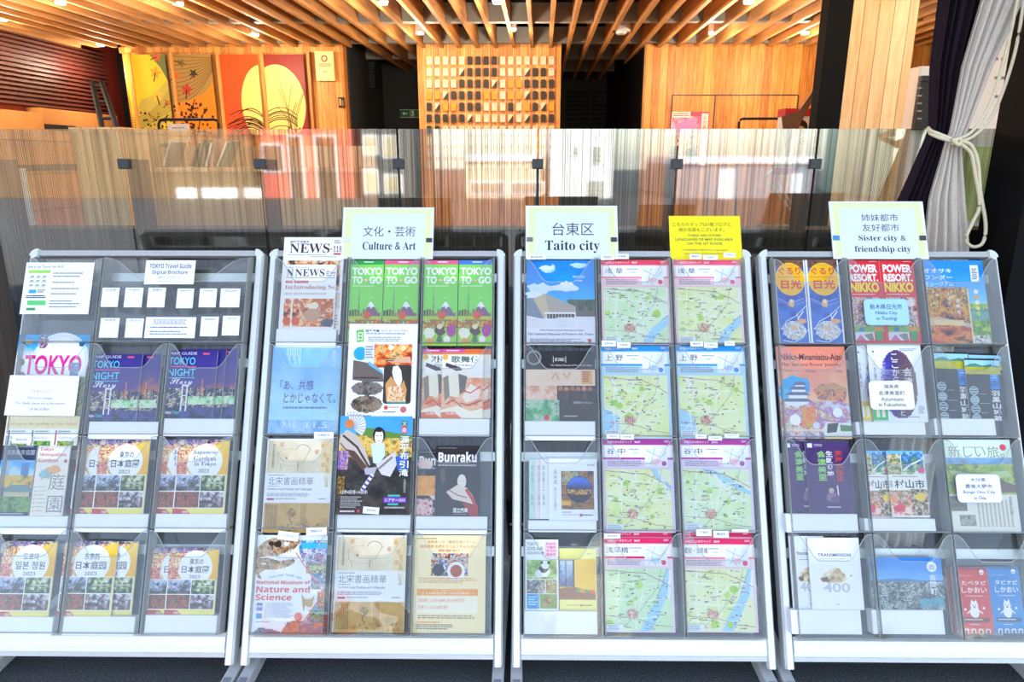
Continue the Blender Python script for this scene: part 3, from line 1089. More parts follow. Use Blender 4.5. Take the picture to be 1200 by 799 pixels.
KY = 5.9
r_ = thing('ticket_kiosk', (at(1082, 120, KY).x, KY, 0), 'white kiosk panel with a black keypad unit between the wood column and curtain', 'kiosk')
p, q = at(1068, 150, KY), at(1104, 77, KY)
MB().box(p.x, q.x, KY, KY + 0.3, 0, q.z).build('panel', M['white'], r_, bevel=0.015)
p, q = at(1071, 152, KY - 0.05), at(1101, 96, KY - 0.05)
kb = MB().box(p.x, q.x, KY - 0.06, KY - 0.002, p.z, q.z).build('keypad_unit', M['black'], r_, bevel=0.006)
for k in range(5):
    a_ = at(1077, 103 + 9 * k, KY - 0.07)
    MB().box(a_.x - 0.01, a_.x + 0.025, KY - 0.066, KY - 0.06, a_.z - 0.006, a_.z + 0.006).build('key', M['alud'], kb)
a_ = at(1086, 92, KY - 0.03)
MB().box(a_.x - 0.05, a_.x + 0.05, KY - 0.05, KY - 0.002, a_.z - 0.02, a_.z + 0.02).build('camera_head', M['black'], r_)

# curtains tied with a rope
def curtain(name, m, label, prof, Y, folds, amp, seed):
    rr = random.Random(seed)
    nU, rows = 90, []
    prof = [(at((a + c) / 2, y, Y).z, at(a, y, Y).x, at(c, y, Y).x) for y, a, c in prof]
    prof = prof + [(0.02, prof[-1][1] - 0.02, prof[-1][2] + 0.02)]
    prof = [(2.995, prof[0][1], prof[0][2])] + prof
    zs = np.linspace(prof[0][0], prof[-1][0], 90)
    pz = [p[0] for p in prof][::-1]
    ph = rr.uniform(0, 6)
    vs = []
    for z_ in zs:
        l = np.interp(z_, pz, [p[1] for p in prof][::-1])
        rgt = np.interp(z_, pz, [p[2] for p in prof][::-1])
        for i in range(nU + 1):
            t = i / nU
            a = amp * (0.4 + 0.6 * min(1, (rgt - l) / 0.14))
            y = Y + a * math.sin(t * folds * 2 * math.pi + ph + 0.25 * math.sin(z_ * 2)) + a * 0.35 * math.sin(t * folds * 4.6 * math.pi + ph * 2)
            vs.append((l + (rgt - l) * t, y, z_))
    n = nU + 1
    fs = [(j * n + i, j * n + i + 1, (j + 1) * n + i + 1, (j + 1) * n + i) for j in range(len(zs) - 1) for i in range(nU)]
    o = MB().add(vs, fs).build(name, m, smooth=True)
    s = o.modifiers.new('thickness', 'SOLIDIFY')
    s.thickness = 0.003
    return tag(o, label, 'curtain', 'tied curtains')


curtain('curtain', M['cloth_dark'], 'plum black curtain gathered by the rope, left of the grey one', [(-60, 1106, 1158), (0, 1103, 1152), (77, 1093, 1132), (151, 1091, 1118), (167, 1085, 1111), (233, 1056, 1092), (290, 1030, 1086)], 2.47, 5, 0.016, 1)
curtain('curtain', M['cloth_grey'], 'pale grey curtain gathered by the rope, right of the plum black one', [(-60, 1152, 1206), (0, 1149, 1196), (77, 1127, 1160), (151, 1114, 1132), (167, 1108, 1124), (233, 1088, 1128), (290, 1082, 1133)], 2.42, 4, 0.014, 2)
r_ = thing('curtain_rail', Vector((1.75, 2.45, 2.96)), 'black curtain rail under the louvers above the tied curtains', 'curtain rail')
MB().box(1.3, 2.3, 2.43, 2.48, 2.985, 3.0).build('rail', M['black'], r_)
r_ = thing('tie_rope', at(1122, 165, 2.38), 'cream rope knotted around both curtains with a long hanging loop', 'rope')
RY = 2.385
MB().tube([at(1088, 150, 2.44), at(1090, 153, RY), at(1100, 157, RY - .012), at(1113, 162, RY - .015), at(1122, 165, RY - .015)], 0.006, 8).build('band', M['rope'], r_, smooth=True)
MB().tube([at(1089, 154, 2.44), at(1091, 157, RY), at(1100, 161, RY - .012), at(1113, 165, RY - .015), at(1122, 168, RY - .015)], 0.006, 8).build('band', M['rope'], r_, smooth=True)
kn = []
for k in range(30):
    a_ = k / 29 * 4 * math.pi
    kn.append(at(1121 + 5 * math.cos(a_), 166 + 4 * math.sin(a_ * 1.5), RY - 0.02 - 0.006 * math.sin(a_ * 0.5)))
MB().tube(kn, 0.006, 8).build('knot', M['rope'], r_, smooth=True)


def curve_pts(P, n=40):
    out = []
    for i in range(len(P) - 1):
        p = [P[max(i - 1, 0)], P[i], P[i + 1], P[min(i + 2, len(P) - 1)]]
        for k in range(n // (len(P) - 1)):
            t = k / (n // (len(P) - 1))
            out.append(tuple(0.5 * ((2 * p[1][d]) + (-p[0][d] + p[2][d]) * t + (2 * p[0][d] - 5 * p[1][d] + 4 * p[2][d] - p[3][d]) * t * t + (-p[0][d] + 3 * p[1][d] - 3 * p[2][d] + p[3][d]) * t ** 3) for d in (0, 1)))
    return out + [P[-1]]


lp = curve_pts([(1124, 165), (1138, 170), (1146, 190), (1149, 225), (1155, 262), (1152, 284), (1140, 289), (1132, 280), (1139, 262), (1148, 240), (1143, 205), (1138, 180), (1126, 169)], 120)
MB().tube([at(x, y, RY - 0.018) for x, y in lp], 0.0058, 8).build('loop', M['rope'], r_, smooth=True)
lp = curve_pts([(1122, 166), (1140, 160), (1160, 140), (1176, 105), (1192, 50), (1204, -30)], 60)
MB().tube([at(x, y, RY - 0.012) for x, y in lp], 0.0052, 8).build('tail', M['rope'], r_, smooth=True)
lp = curve_pts([(1122, 163), (1138, 155), (1154, 134), (1168, 100), (1184, 40), (1198, -30)], 60)
MB().tube([at(x, y, RY - 0.016) for x, y in lp], 0.0052, 8).build('tail', M['rope'], r_, smooth=True)
# ------------------------------------------------------------------ the four racks
LIPS = [303.5, 404, 513, 624, 742]
RACKX = [((32 - 3, 312), (-14, 268)), ((322, 596), (278, 584)), ((607, 880), (598, 903)), ((890, 1168), (916, None))]
RLAB = ['silver brochure rack at the left holding the digital brochure cards', 'silver brochure rack under the Culture & Art sign',
        'silver brochure rack under the Taito city sign', 'silver brochure rack under the Sister city sign']
RW = 0.765
RACKS = []
RIM = clear('acrylic_rim', (0.9, 0.92, 0.9), 1.5, 0.0, veil=0.45)[0]
for k, ((tl, tr), (bl, br)) in enumerate(RACKX):
    cs = [(rk(tl, 300)[0] + rk(tr, 300)[0]) / 2]
    if br is not None:
        cs.append((rk(bl, 765)[0] + rk(br, 765)[0]) / 2)
    uc = sum(cs) / len(cs)
    if br is None:
        uc = (rk(tl, 300)[0] + RW / 2 + rk(bl, 765)[0] + RW / 2) / 2
    uL, uR = uc - RW / 2, uc + RW / 2
    RACKS.append((uL, uR))
    vtop = rk(600, 294)[1]
    vb0, vb1 = rk(600, 772)[1], rk(600, 743)[1]
    root = thing('brochure_rack', (uc, RP.y - 0.1, 0), RLAB[k], 'brochure rack', 'brochure racks')
    R = 0.027
    for s, u0 in ((-1, uL), (1, uR - R)):
        prof = [(0, -0.03), (R, -0.03), (R, 0.004), (R * 0.8, 0.012), (R * 0.2, 0.012), (0, 0.004)]
        MB().prism(prof, rp(u0, 0, 0), RX, RN, RV, vb0 - 0.02, vtop - 0.012).build('side_rail', M['alu'], root)
    MB().prism([(vtop - 0.02, -0.022), (vtop, -0.018), (vtop, 0.0), (vtop - 0.02, 0.006)], rp(0, 0, 0), RV, RN, RX, uL + R, uR - R).build('top_rail', M['alu'], root)
    for s, u0 in ((-1, uL), (1, uR - R)):
        P = []
        for a in range(7):
            th = math.radians(a * 15)
            P.append((R * (1 - math.cos(th)), 0.024 * math.sin(th)))
        P += [(R, 0.0)] if s < 0 else []
        P = [(x if s < 0 else R - x, y) for x, y in P] + ([] if s < 0 else [(0, 0.0)])
        MB().prism(P, rp(u0, vtop - 0.022, 0), RX, RV, RN, -0.031, 0.013).build('corner_cap', M['cap'], root)
    b = MB()
    h = vb1 - vb0
    prof = [(vb0, -0.02), (vb0, 0.008), (vb0 + h * 0.18, 0.010), (vb0 + h * 0.2, 0.007), (vb0 + h * 0.27, 0.006), (vb0 + h * 0.28, 0.010), (vb0 + h * 0.36, 0.010), (vb0 + h * 0.38, 0.012),
            (vb0 + h * 0.85, 0.012), (vb1, 0.006), (vb1, -0.02)]
    b.prism(prof, rp(0, 0, 0), RV, RN, RX, uL + R, uR - R).build('bottom_rail', M['alu'], root)
    for r in range(4):
        v = rk(600, LIPS[r] + 22)[1]
        MB().prism([(v - 0.014, -0.014), (v + 0.014, -0.014), (v + 0.014, -0.002), (v - 0.014, -0.002)], rp(0, 0, 0), RV, RN, RX, uL + R, uR - R).build('mounting_rail', M['alu'], root)
    # feet: a bar on the floor running forward and back under each side rail
    for s, u0 in ((-1, uL), (1, uR - R)):
        yf, yr = RP.y - 0.2, RP.y + 0.62
        dx = 0.0
        if k == 1 and s > 0:
            dx = 0.012
        if k == 3 and s < 0:
            dx = 0.06
        x0 = u0 - 0.004
        F_ = [(x0, yf), (x0 + R + 0.008, yf), (x0 + R + 0.008, RP.y), (x0 + R + 0.008 + dx, yr), (x0 + dx, yr), (x0, RP.y)]
        ft = MB().prism(F_, Vector(), Vector((1, 0, 0)), Vector((0, 1, 0)), Vector((0, 0, 1)), 0.0, 0.04).build('foot', M['alu'], root, bevel=0.004)
        MB().box(x0 + 0.007, x0 + R + 0.001, yf + 0.03, RP.y - 0.03, 0.04, 0.044).build('grip_pad', M['alud'], ft)
        MB().box(x0 - 0.001, x0 + R + 0.009, yf - 0.03, yf, 0.0, 0.042).build('end_cap', M['cap'], ft, bevel=0.006)
        # prop from the back of the foot up behind the rail
        pu = rp(u0 + R / 2, 0.62, -0.02)
        MB().tube([Vector((x0 + 0.018 + dx, yr - 0.04, 0.03)), pu], 0.011, 8).build('back_strut', M['alu'], root)
    # clear pockets
    w3 = (RW - 2 * R - 0.008) / 3
    DEP = 0.046
    for r in range(4):
        v1 = rk(600, LIPS[r], DEP)[1]
        v0 = (rk(600, LIPS[r + 1], DEP)[1] + 0.006) if r < 3 else vb1 + 0.003
        spans = [(i, i) for i in range(3)]
        if k == 0 and r == 0:
            spans = [(0, 0), (1, 2)]
        for ia, ib in spans:
            ua, ub = uL + R + 0.004 + ia * w3 + 0.002, uL + R + 0.004 + (ib + 1) * w3 - 0.002
            w = ub - ua
            pk = thing('x', rp((ua + ub) / 2, v0, 0), None, None)
            bpy.data.objects.remove(pk)
            th = 0.002
            dip = 0.075
            n = 28
            P = [(ua, v0), (ub, v0)]
            for i in range(n + 1):
                t = 1 - i / n
                e = min(1, max(0, (min(t, 1 - t) - 0.03) / 0.30))
                P.append((ua + w * t, v1 - dip * (0.5 - 0.5 * math.cos(math.pi * e))))
            b = MB().prism(P, rp(0, 0, 0), RX, RV, RN, DEP - th, DEP)
            b.prism([(ua, v0), (ub, v0), (ub, v1 + 0.01), (ua, v1 + 0.01)], rp(0, 0, 0), RX, RV, RN, 0.001, 0.001 + th)
            po = b.build('brochure_pocket', ACR, root)
            rim = [rp(u, v, DEP) for u, v in P[2:]]
            MB().tube(rim, 0.0011, 6).build('pocket_rim', RIM, po)
            b = MB()
            for u in (ua, ub - 0.003):
                b.prism([(v0, 0.003), (v0, DEP - th), (v1, DEP - th), (v1 + 0.012, DEP * 0.6), (v1 + 0.012, 0.003)], rp(u, 0, 0), RV, RN, RX, 0, 0.003)
            b.prism([(v0, 0.003), (v0 + 0.003, 0.003), (v0 + 0.003, DEP - th), (v0, DEP - th)], rp(0, 0, 0), RV, RN, RX, ua + 0.003, ub - 0.003)
            b.build('pocket_sides', ACE, po)
# ------------------------------------------------------------------ what stands in the racks
FRONT, BACK = 0.026, 0.016
GA = 'tour brochures'


def riser(box, label):
    x0, y0, x1, y1 = box
    ym = (y0 + y1) / 2
    uL, uR = rk(x0, ym, 0.036)[0], rk(x1, ym, 0.036)[0]
    vT, vB = rk((x0 + x1) / 2, y0, 0.036)[1], rk((x0 + x1) / 2, y1, 0.036)[1]
    b = MB().prism([(uL, vB), (uR, vB), (uR, vT), (uL, vT)], rp(0, 0, 0), RX, RV, RN, 0.005, 0.038)
    o = b.build('riser_block', M['white'], origin=rp((uL + uR) / 2, vB, 0.005), bevel=0.001)
    tag(o, label, 'riser block', 'white riser blocks in the pockets')


def tabcard(box, words, label, w=0.03, col='#f6f6fa', ink='#3a4a78', rot=0, t=0.001):
    c = Cover(box, w=w, base=col, t=t, rot=rot)
    c.text(words, 0.22, 0.3, 0.78, 0.62, ink, 0.015)
    c.build('language_tab', label, 'label tab', 'little language tabs on the pockets')


# ---- rack 1, top row: cards fixed to the clear pockets
W1 = 0.0465
c = Cover((27, 307.5, 107, 368), w=W1, base='#f7f8f4', t=0.002)
c.text('How to use "Tourist Free Wi-Fi"', 0.03, 0.05, 0.56, 0.11, '#4a4f55')
c.rect(0.05, 0.15, 0.37, 0.21, '#a7db5e').rect(0.09, 0.53, 0.2, 0.6, '#3fa7d6').rect(0.09, 0.74, 0.36, 0.83, '#5fd07a').rect(0.09, 0.88, 0.22, 0.93, '#2f9f5a')
for j in range(3):
    for i in range(3):
        c.rect(0.09 + 0.09 * i, 0.26 + 0.085 * j, 0.14 + 0.09 * i, 0.29 + 0.085 * j, '#9aa6a0').lines(0.07 + 0.09 * i, 0.3 + 0.085 * j, 0.15 + 0.09 * i, 0.32 + 0.085 * j, 1, '#a0a0a0', i + j)
c.lines(0.22, 0.53, 0.34, 0.6, 2, '#777', 3).lines(0.06, 0.64, 0.36, 0.71, 2, '#333', 4)
for j, y in enumerate((0.2, 0.26, 0.38, 0.5, 0.6, 0.74, 0.79, 0.85)):
    c.lines(0.42, y, 0.88 - 0.05 * (j % 3), y + 0.03, 1, '#8d9198', 7 + j, 0.7, 0.2)
c.build('instruction_card', 'white instruction card with green boxes, left of the digital brochure cards', 'card')
c = Cover((170, 305, 228, 333), w=W1 + 0.002, base='#f8f8fb', t=0.002)
c.text(bold('TOKYO Travel Guide'), 0.08, 0.13, 0.93, 0.34, '#55596a').text(bold('Digital Brochure'), 0.15, 0.41, 0.86, 0.62, '#55596a')
c.text('「東京トラベルガイド」', 0.26, 0.66, 0.74, 0.76, '#777c8a').text('デジタルパンフレット', 0.28, 0.82, 0.74, 0.91, '#777c8a')
c.build('title_card', 'white title card reading TOKYO Travel Guide Digital Brochure', 'card')
QR = [((119, 337, 139, 359.5), '日本語', 'Japanese'), ((146, 337, 167, 360), 'English', 'English'), ((173, 337, 193.5, 360), '繁體字', 'traditional Chinese'),
      ((207, 338, 226.5, 361), 'Español', 'Spanish'), ((233.5, 338, 253.5, 360), 'Français', 'French'), ((258, 338, 281, 360), 'Deutsch', 'German'),
      ((117, 372.5, 139, 395.5), '简体字', 'simplified Chinese'), ((147, 373, 167.5, 395.5), '한국어', 'Korean'),
      ((235, 371, 255.5, 394), 'Italiano', 'Italian'), ((260.5, 370, 280.5, 393), 'ภาษาไทย', 'Thai')]
for b_, s, e in QR:
    c = Cover(b_, w=W1, base='#f6f6fa', t=0.0015)
    c.text(s, 0.22, 0.05, 0.8, 0.18, '#4b5578')
    c.build('language_card', 'small white square card headed in %s on the digital brochure pocket' % e, 'card', 'language cards on the digital brochure pocket')
c = Cover((170, 371.5, 229, 396), w=W1, base='#f6f6fa', t=0.0015)
c.lines(0.15, 0.12, 0.85, 0.38, 3, '#8a8fa0', 3, 0.5, 0.2).lines(0.1, 0.46, 0.9, 0.56, 1, '#55607a', 4).lines(0.1, 0.66, 0.9, 0.9, 2, '#8a8fa0', 6, 0.5)
c.build('note_card', 'wide white note card in the lower row of language cards', 'card')

# ---- rack 1, row 2
c = Cover((15, 392, 99, 503), w=0.020, base='#f6f4f2', t=0.006)
c.photo(0, 0, 1, 0.3, ['#1f9fe0', '#4fbdf0', '#f4f6f8', '#ffffff'], 3, 4, 0.2, gy=1.5, bias=0.35, sp=0.02)
c.ell(0.62, 0.28, 0.4, '#e8f2f8').ell(0.62, 0.3, 0.36, '#ffffff')
c.rect(0.05, 0.06, 0.1, 0.1, '#8a4ac0').rect(0.1, 0.06, 0.15, 0.1, '#e6c32c').rect(0.15, 0.06, 0.2, 0.1, '#f0a82a')
c.photo(0.28, 0.01, 0.42, 0.15, ['#d84a6a', '#3a4a9a', '#f2e0d0', '#26306a', '#c23a4a'], 9, 5, 0.8, mask=inell(0.35, 0.08, 0.075, 0.075))
c.ell(0.9, 0.1, 0.04, '#1a6aa8')
c.blob(0.08, 0.3, 0.05, '#8a8078', seed=3, j=0.1).blob(0.1, 0.48, 0.08, '#9a9288', seed=5, j=0.1).photo(0.04, 0.4, 0.18, 0.55, ['#b8a890', '#6a5a4a', '#d8d0c0'], 8, 5, 0.8, mask=inell(0.1, 0.47, 0.07, 0.07))
c.line([(0.03, 0.6), (0.3, 0.56), (0.6, 0.57), (0.95, 0.5)], 0.015, '#e2c648')
c.text('TOKYO', 0.13, 0.22, 0.93, 0.43, '#e8189a', 0.03)
c.photo(0.84, 0.45, 1, 1, ['#2a5aa0', '#7fae4a', '#e0c060', '#3a3a5a', '#c46a3a'], 5, 6, 0.8)
c.text('23', 0.44, 0.46, 0.72, 0.66, '#e8306a', 0.03)
c.rect(0.74, 0.47, 0.8, 0.62, '#f4f0f0').photo(0.78, 0.3, 0.9, 0.44, ['#b8c8d8', '#6a88b0', '#e0e8f0'], 6, 5)
c.build('tourist_magazine', 'magazine with large pink TOKYO 23 title and blue sky header, leftmost rack', 'magazine')
c = Cover((8, 440, 90, 487), w=W1, base='#f4f5fb', t=0.001, rot=-0.5)
c.text('〔 TOKYO 23 〕', 0.32, 0.35, 0.64, 0.45, '#d65a8a').text('There are changes.', 0.3, 0.53, 0.66, 0.61, '#4a4f6a').text('For details, please ask at the counter', 0.15, 0.66, 0.85, 0.74, '#4a4f6a').text('on the 1st floor.', 0.36, 0.79, 0.64, 0.87, '#4a4f6a')
c.build('paper_notice', 'white paper notice about changes, taped over the pink TOKYO 23 magazine', 'notice')
c = Cover((6, 487.5, 92, 522), w=0.040, base='#f4ead0', t=0.001)
c.photo(0, 0, 1, 0.42, ['#e9d3a0', '#f3e2b4', '#e2c68a'], 2, 5, 0.5)
c.text(ital("Let's go to the gardens of Edo-Tokyo!"), 0.03, 0.2, 0.97, 0.34, '#b79a5c').rect(0.02, 0.44, 0.98, 1, '#fafaf6')
for i, (k, g) in enumerate((('#3c4a6a', '#5a6a4a'), ('#3a5a5a', '#4a8a3a'), ('#b03a4a', '#6a4a3a'))):
    x = 0.05 + 0.32 * i
    c.rect(x, 0.48, x + 0.02, 0.98, k).lines(x + 0.04, 0.5, x + 0.24, 0.64, 2, '#7a7f88', 3 + i).lines(x + 0.04, 0.7, x + 0.27, 0.8, 2, '#b0b0b0', 5 + i).photo(x + 0.04, 0.84, x + 0.27, 1, ['#2a3a1a', g, '#9ac05a', '#3a2a2a'], 4 + i, 5, 0.8)
c.build('garden_flyer', 'cream flyer about gardens below the white paper notice, leftmost rack', 'flyer')
tabcard((14, 511, 37, 519.5), 'ENGLISH', 'white ENGLISH tab in front of the cream garden flyer', 0.0475)


def night(box, w, seed, t=0.004):
    c = Cover(box, w=w, base='#2c2570', t=t)
    c.photo(0, 0, 1, 0.62, ['#2a1f78', '#3a2c8c', '#5a3a8a', '#c8703a', '#f0a850'], seed, 3, 0.22, gy=0.75, gx=0.22, bias=0.28, sp=0.04)
    c.photo(0, 0.56, 1, 0.86, ['#1a1838', '#2a2a5a', '#6a5a70', '#e8d8a8', '#3a4a6a'], seed + 1, 9, 0.9, sp=0.5)
    c.photo(0, 0.84, 1, 1, ['#16142e', '#20204a', '#4a4a9a', '#26264a'], seed + 2, 6, 0.7, gx=0.3)
    for k in range(14):
        x = 0.04 + 0.93 * ((k * 0.381 + seed * 0.13) % 1)
        h = 0.05 + 0.1 * ((k * 0.617) % 1)
        c.rect(x, 0.66 - h, x + 0.03, 0.7, '#2a2746' if k % 3 else '#6a5a6a')
    c.line([(0.75, 0.42), (0.75, 0.66)], 0.02, '#e88a5a').line([(0.71, 0.66), (0.75, 0.5), (0.79, 0.66)], 0.012, '#e07a4a')
    c.line([(0.0, 0.72), (0.25, 0.63), (0.4, 0.5), (0.55, 0.66), (0.75, 0.72), (1, 0.74)], 0.008, '#e8e8f8')
    c.rect(0.36, 0.5, 0.385, 0.9, '#f4f2f8').rect(0.455, 0.5, 0.48, 0.9, '#f4f2f8').rect(0.36, 0.51, 0.48, 0.53, '#f4f2f8').rect(0.36, 0.66, 0.48, 0.675, '#e8e4f4').rect(0.36, 0.8, 0.48, 0.815, '#d8d8f0')
    c.photo(0.5, 0.68, 1, 0.8, ['#3a7a4a', '#a8e0a0', '#e8f4d8', '#4a5a8a'], seed + 5, 6, 0.7)
    c.text('MAP GUIDE', 0.06, 0.02, 0.6, 0.06, '#e8e6f4').text('TOKYO', 0.06, 0.1, 0.58, 0.21, '#5fd8f4', 0.01).rect(0.05, 0.23, 0.6, 0.245, '#e84a9a').text('NIGHT', 0.06, 0.27, 0.6, 0.38, '#5fd8f4', 0.01).rect(0.05, 0.4, 0.6, 0.41, '#5fd8f4')
    c.text(script('Story'), 0.12, 0.41, 0.56, 0.54, '#f6f0fa').text('Tokyo', 0.05, 0.89, 0.2, 0.95, '#f0f0ff', 0.02).text('Tokyo', 0.22, 0.89, 0.36, 0.95, '#3fc0e8', 0.02)
    c.rect(0.72, 0.03, 0.85, 0.06, '#e0507a')
    return c


night((126, 415, 186, 494), BACK, 21).build('night_guide', 'purple TOKYO NIGHT guide half hidden behind its twin, middle pocket of the leftmost rack', 'guide book', GA)
night((102, 415, 163, 494), FRONT, 11).build('night_guide', 'purple TOKYO NIGHT guide in front, middle pocket of the leftmost rack', 'guide book', GA)
night((214, 409, 276, 490), BACK - 0.008, 41).build('night_guide', 'purple TOKYO NIGHT guide farthest back, right pocket of the leftmost rack', 'guide book', GA)
night((200, 410, 262, 490), BACK, 31).build('night_guide', 'purple TOKYO NIGHT guide between two others, right pocket of the leftmost rack', 'guide book', GA)
night((192, 411, 252, 490), FRONT, 11).build('night_guide', 'purple TOKYO NIGHT guide in front, right pocket of the leftmost rack', 'guide book', GA)
riser((104, 494, 186, 514.5), 'white riser block under the night guides in the middle pocket')
riser((192, 490.5, 274, 511), 'white riser block under the night guides in the right pocket')

# ---- rack 1, row 3
c = Cover((-2, 518.5, 38.5, 604.5), w=FRONT, base='#2a3a5c', t=0.004)
c.rect(0, 0, 1, 0.24, '#39415c').rect(0, 0, 1, 0.035, '#e08a4a').text('東京夜景庭園', 0.12, 0.1, 0.95, 0.17, '#c8c8d0').lines(0.4, 0.05, 0.95, 0.075, 1, '#b8b8c0', 3)
c.photo(0, 0.24, 1, 0.52, ['#4aa8e8', '#a8dcf8', '#e8f4fa'], 3, 3, 0.3, gy=1.2, bias=0.4).rect(0.12, 0.26, 0.3, 0.5, '#9ab8cc').rect(0.62, 0.28, 0.85, 0.5, '#3f7ab8').rect(0.36, 0.34, 0.52, 0.5, '#c0d0d8')
c.photo(0, 0.45, 1, 0.62, ['#2a4a1a', '#d8a030', '#e8c040', '#3f6a2a'], 6, 6, 0.8)
c.poly([(0.1, 0.66), (0.4, 0.58), (0.9, 0.58), (1, 0.64), (1, 0.68), (0.1, 0.68)], '#6a8a8a').rect(0.2, 0.68, 0.95, 0.76, '#c8b890').photo(0, 0.74, 1, 0.95, ['#1a3a1a', '#3a6a2a', '#7fae4a', '#2a4a3a'], 9, 6, 0.7)
c.rect(0, 0.95, 1, 1, '#26304a').lines(0.1, 0.965, 0.9, 0.985, 1, '#c8d0dc', 3)
c.build('garden_guide', 'dark blue guide with a tea house and city towers at the left picture edge', 'guide book', GA)
c = Cover((40, 520, 78, 605), w=FRONT, base='#efe8da', t=0.004)
for i, s in enumerate(('Tokyo', 'Metropolitan', 'Gardens')):
    c.text(ser(s), 0.06, 0.05 + 0.075 * i, 0.06 + (0.42, 0.84, 0.6)[i], 0.11 + 0.075 * i, '#c8384a')
c.ell(0.9, 0.24, 0.05, '#c84a4a').blob(0.35, 0.42, 0.2, '#8fc0c8', 0.07, 4).blob(0.58, 0.36, 0.22, '#e8b070', 0.06, 7).line([(0.2, 0.5), (0.5, 0.4), (0.75, 0.48)], 0.03, '#c89060')
c.text('庭', 0.46, 0.42, 0.96, 0.64, '#8d9296').text('園', 0.48, 0.72, 0.96, 0.95, '#8d9296')
for k in range(7):
    c.ell(0.08, 0.6 + 0.055 * k, 0.025, '#b8b4a8').lines(0.14, 0.59 + 0.055 * k, 0.46, 0.61 + 0.055 * k, 1, '#b8b4a8', k)
c.build('garden_guide', 'cream Metropolitan Gardens leaflet with red title and grey 庭園', 'leaflet', GA)
riser((-4, 604.5, 79, 626), 'white riser block under the Metropolitan Gardens leaflet')


def jgarden(box, w, kind, t=0.004, rot=0):
    c = Cover(box, w=w, base='#f6e79a', t=t, rot=rot)
    c.photo(0, 0, 1, 0.48, ['#f9efc0', '#f9de7a', '#f8c634', '#f7b81e'], 3, 3, 0.2, gx=0.7, gy=0.3, bias=0.55, sp=0.03)
    c.photo(0, 0, 1, 0.5, ['#b8503a', '#e8b84a', '#fbf0d0', '#d84a3a', '#f6e2a8', '#c88a3a', '#fff4e0'], 17, 7, 1.0, cell=1.5, sp=0.1,
            mask=lambda x, y: (x - 1.15) ** 2 + (y * 1.3 - 0.85) ** 2 > 0.72 and y < 0.5 and y > -0.02)
    c.photo(0, 0, 1, 0.1, ['#2a2448', '#3a3468', '#d8c8b0', '#5a4a88', '#b8a0a8'], 23, 8, 0.9, cell=1.4, mask=lambda x, y: y < 0.1 - 0.09 * x)
    c.photo(0, 0.3, 0.2, 0.47, ['#d84a3a', '#f0b090', '#c83a3a', '#f8d8b0'], 29, 5, 0.8)
    c.ell(0.55, 0.3, 0.34, '#f8f8f8')
    if kind == 'ja':
        c.text(ser('東京の'), 0.42, 0.16, 0.7, 0.25, '#34344e', 0.012).text('日本庭園', 0.27, 0.27, 0.82, 0.38, '#34344e', 0.012).text(ser('2023'), 0.43, 0.41, 0.66, 0.46, '#5a5a68')
    elif kind == 'ko':
        c.text('도쿄의', 0.4, 0.16, 0.68, 0.25, '#34344e', 0.012).text('일본 정원', 0.27, 0.27, 0.82, 0.38, '#34344e', 0.012).text(ser('2023'), 0.43, 0.41, 0.66, 0.46, '#5a5a68')
    elif kind == 'zh':
        c.text('东京的', 0.4, 0.16, 0.68, 0.25, '#34344e', 0.012).text('日本庭园', 0.25, 0.27, 0.82, 0.38, '#34344e', 0.012).text(ser('2023'), 0.43, 0.41, 0.66, 0.46, '#5a5a68')
    else:
        for i, s in enumerate(('Japanese', 'Gardens', 'in Tokyo')):
            c.text(ser(s), 0.3 + 0.02 * i, 0.145 + 0.08 * i, 0.76, 0.21 + 0.08 * i, '#34406a')
        c.text(ser('2023'), 0.43, 0.4, 0.64, 0.45, '#5a5a68')
    c.rect(0, 0.475, 0.97, 0.925, '#fbfbf6')
    ph = [['#c8d0e8', '#8f98b8', '#5a5548', '#3a3a2a'], ['#e8e8d0', '#8aa060', '#3f5a2a', '#2a3a20'], ['#2a3420', '#4f5a30', '#8a4a30', '#c8684a', '#3a3024', '#a85a3c'], ['#d8dce8', '#a08a90', '#6a4a4a', '#2f2822']]
    for k in range(4):
        x, y = (0.02 + 0.48 * (k % 2), 0.485 + 0.222 * (k // 2))
        c.photo(x, y, x + 0.465, y + 0.21, ph[k], 31 + 3 * k, 8, 0.95, gy=(0.6, 0.5, 0.1, 0.5)[k], bias=0.5, cell=1.1)
    c.line([(0.06, 0.52), (0.25, 0.6), (0.4, 0.5)], 0.012, '#4a4238').line([(0.2, 0.68), (0.26, 0.56), (0.3, 0.5)], 0.012, '#4a4238').line([(0.75, 0.9), (0.74, 0.8), (0.66, 0.72)], 0.014, '#3a2c28').line([(0.74, 0.82), (0.85, 0.72)], 0.012, '#3a2c28').rect(0.6, 0.58, 0.92, 0.595, '#cfc8b0')
    c.rect(0, 0.93, 0.97, 1, '#f2e67a').poly([(0, 0.93), (0.26, 0.94), (0.34, 1), (0, 1)], '#cc4a42').blob(0.24, 0.975, 0.06, '#f0b0a0', 0.02)
    return c


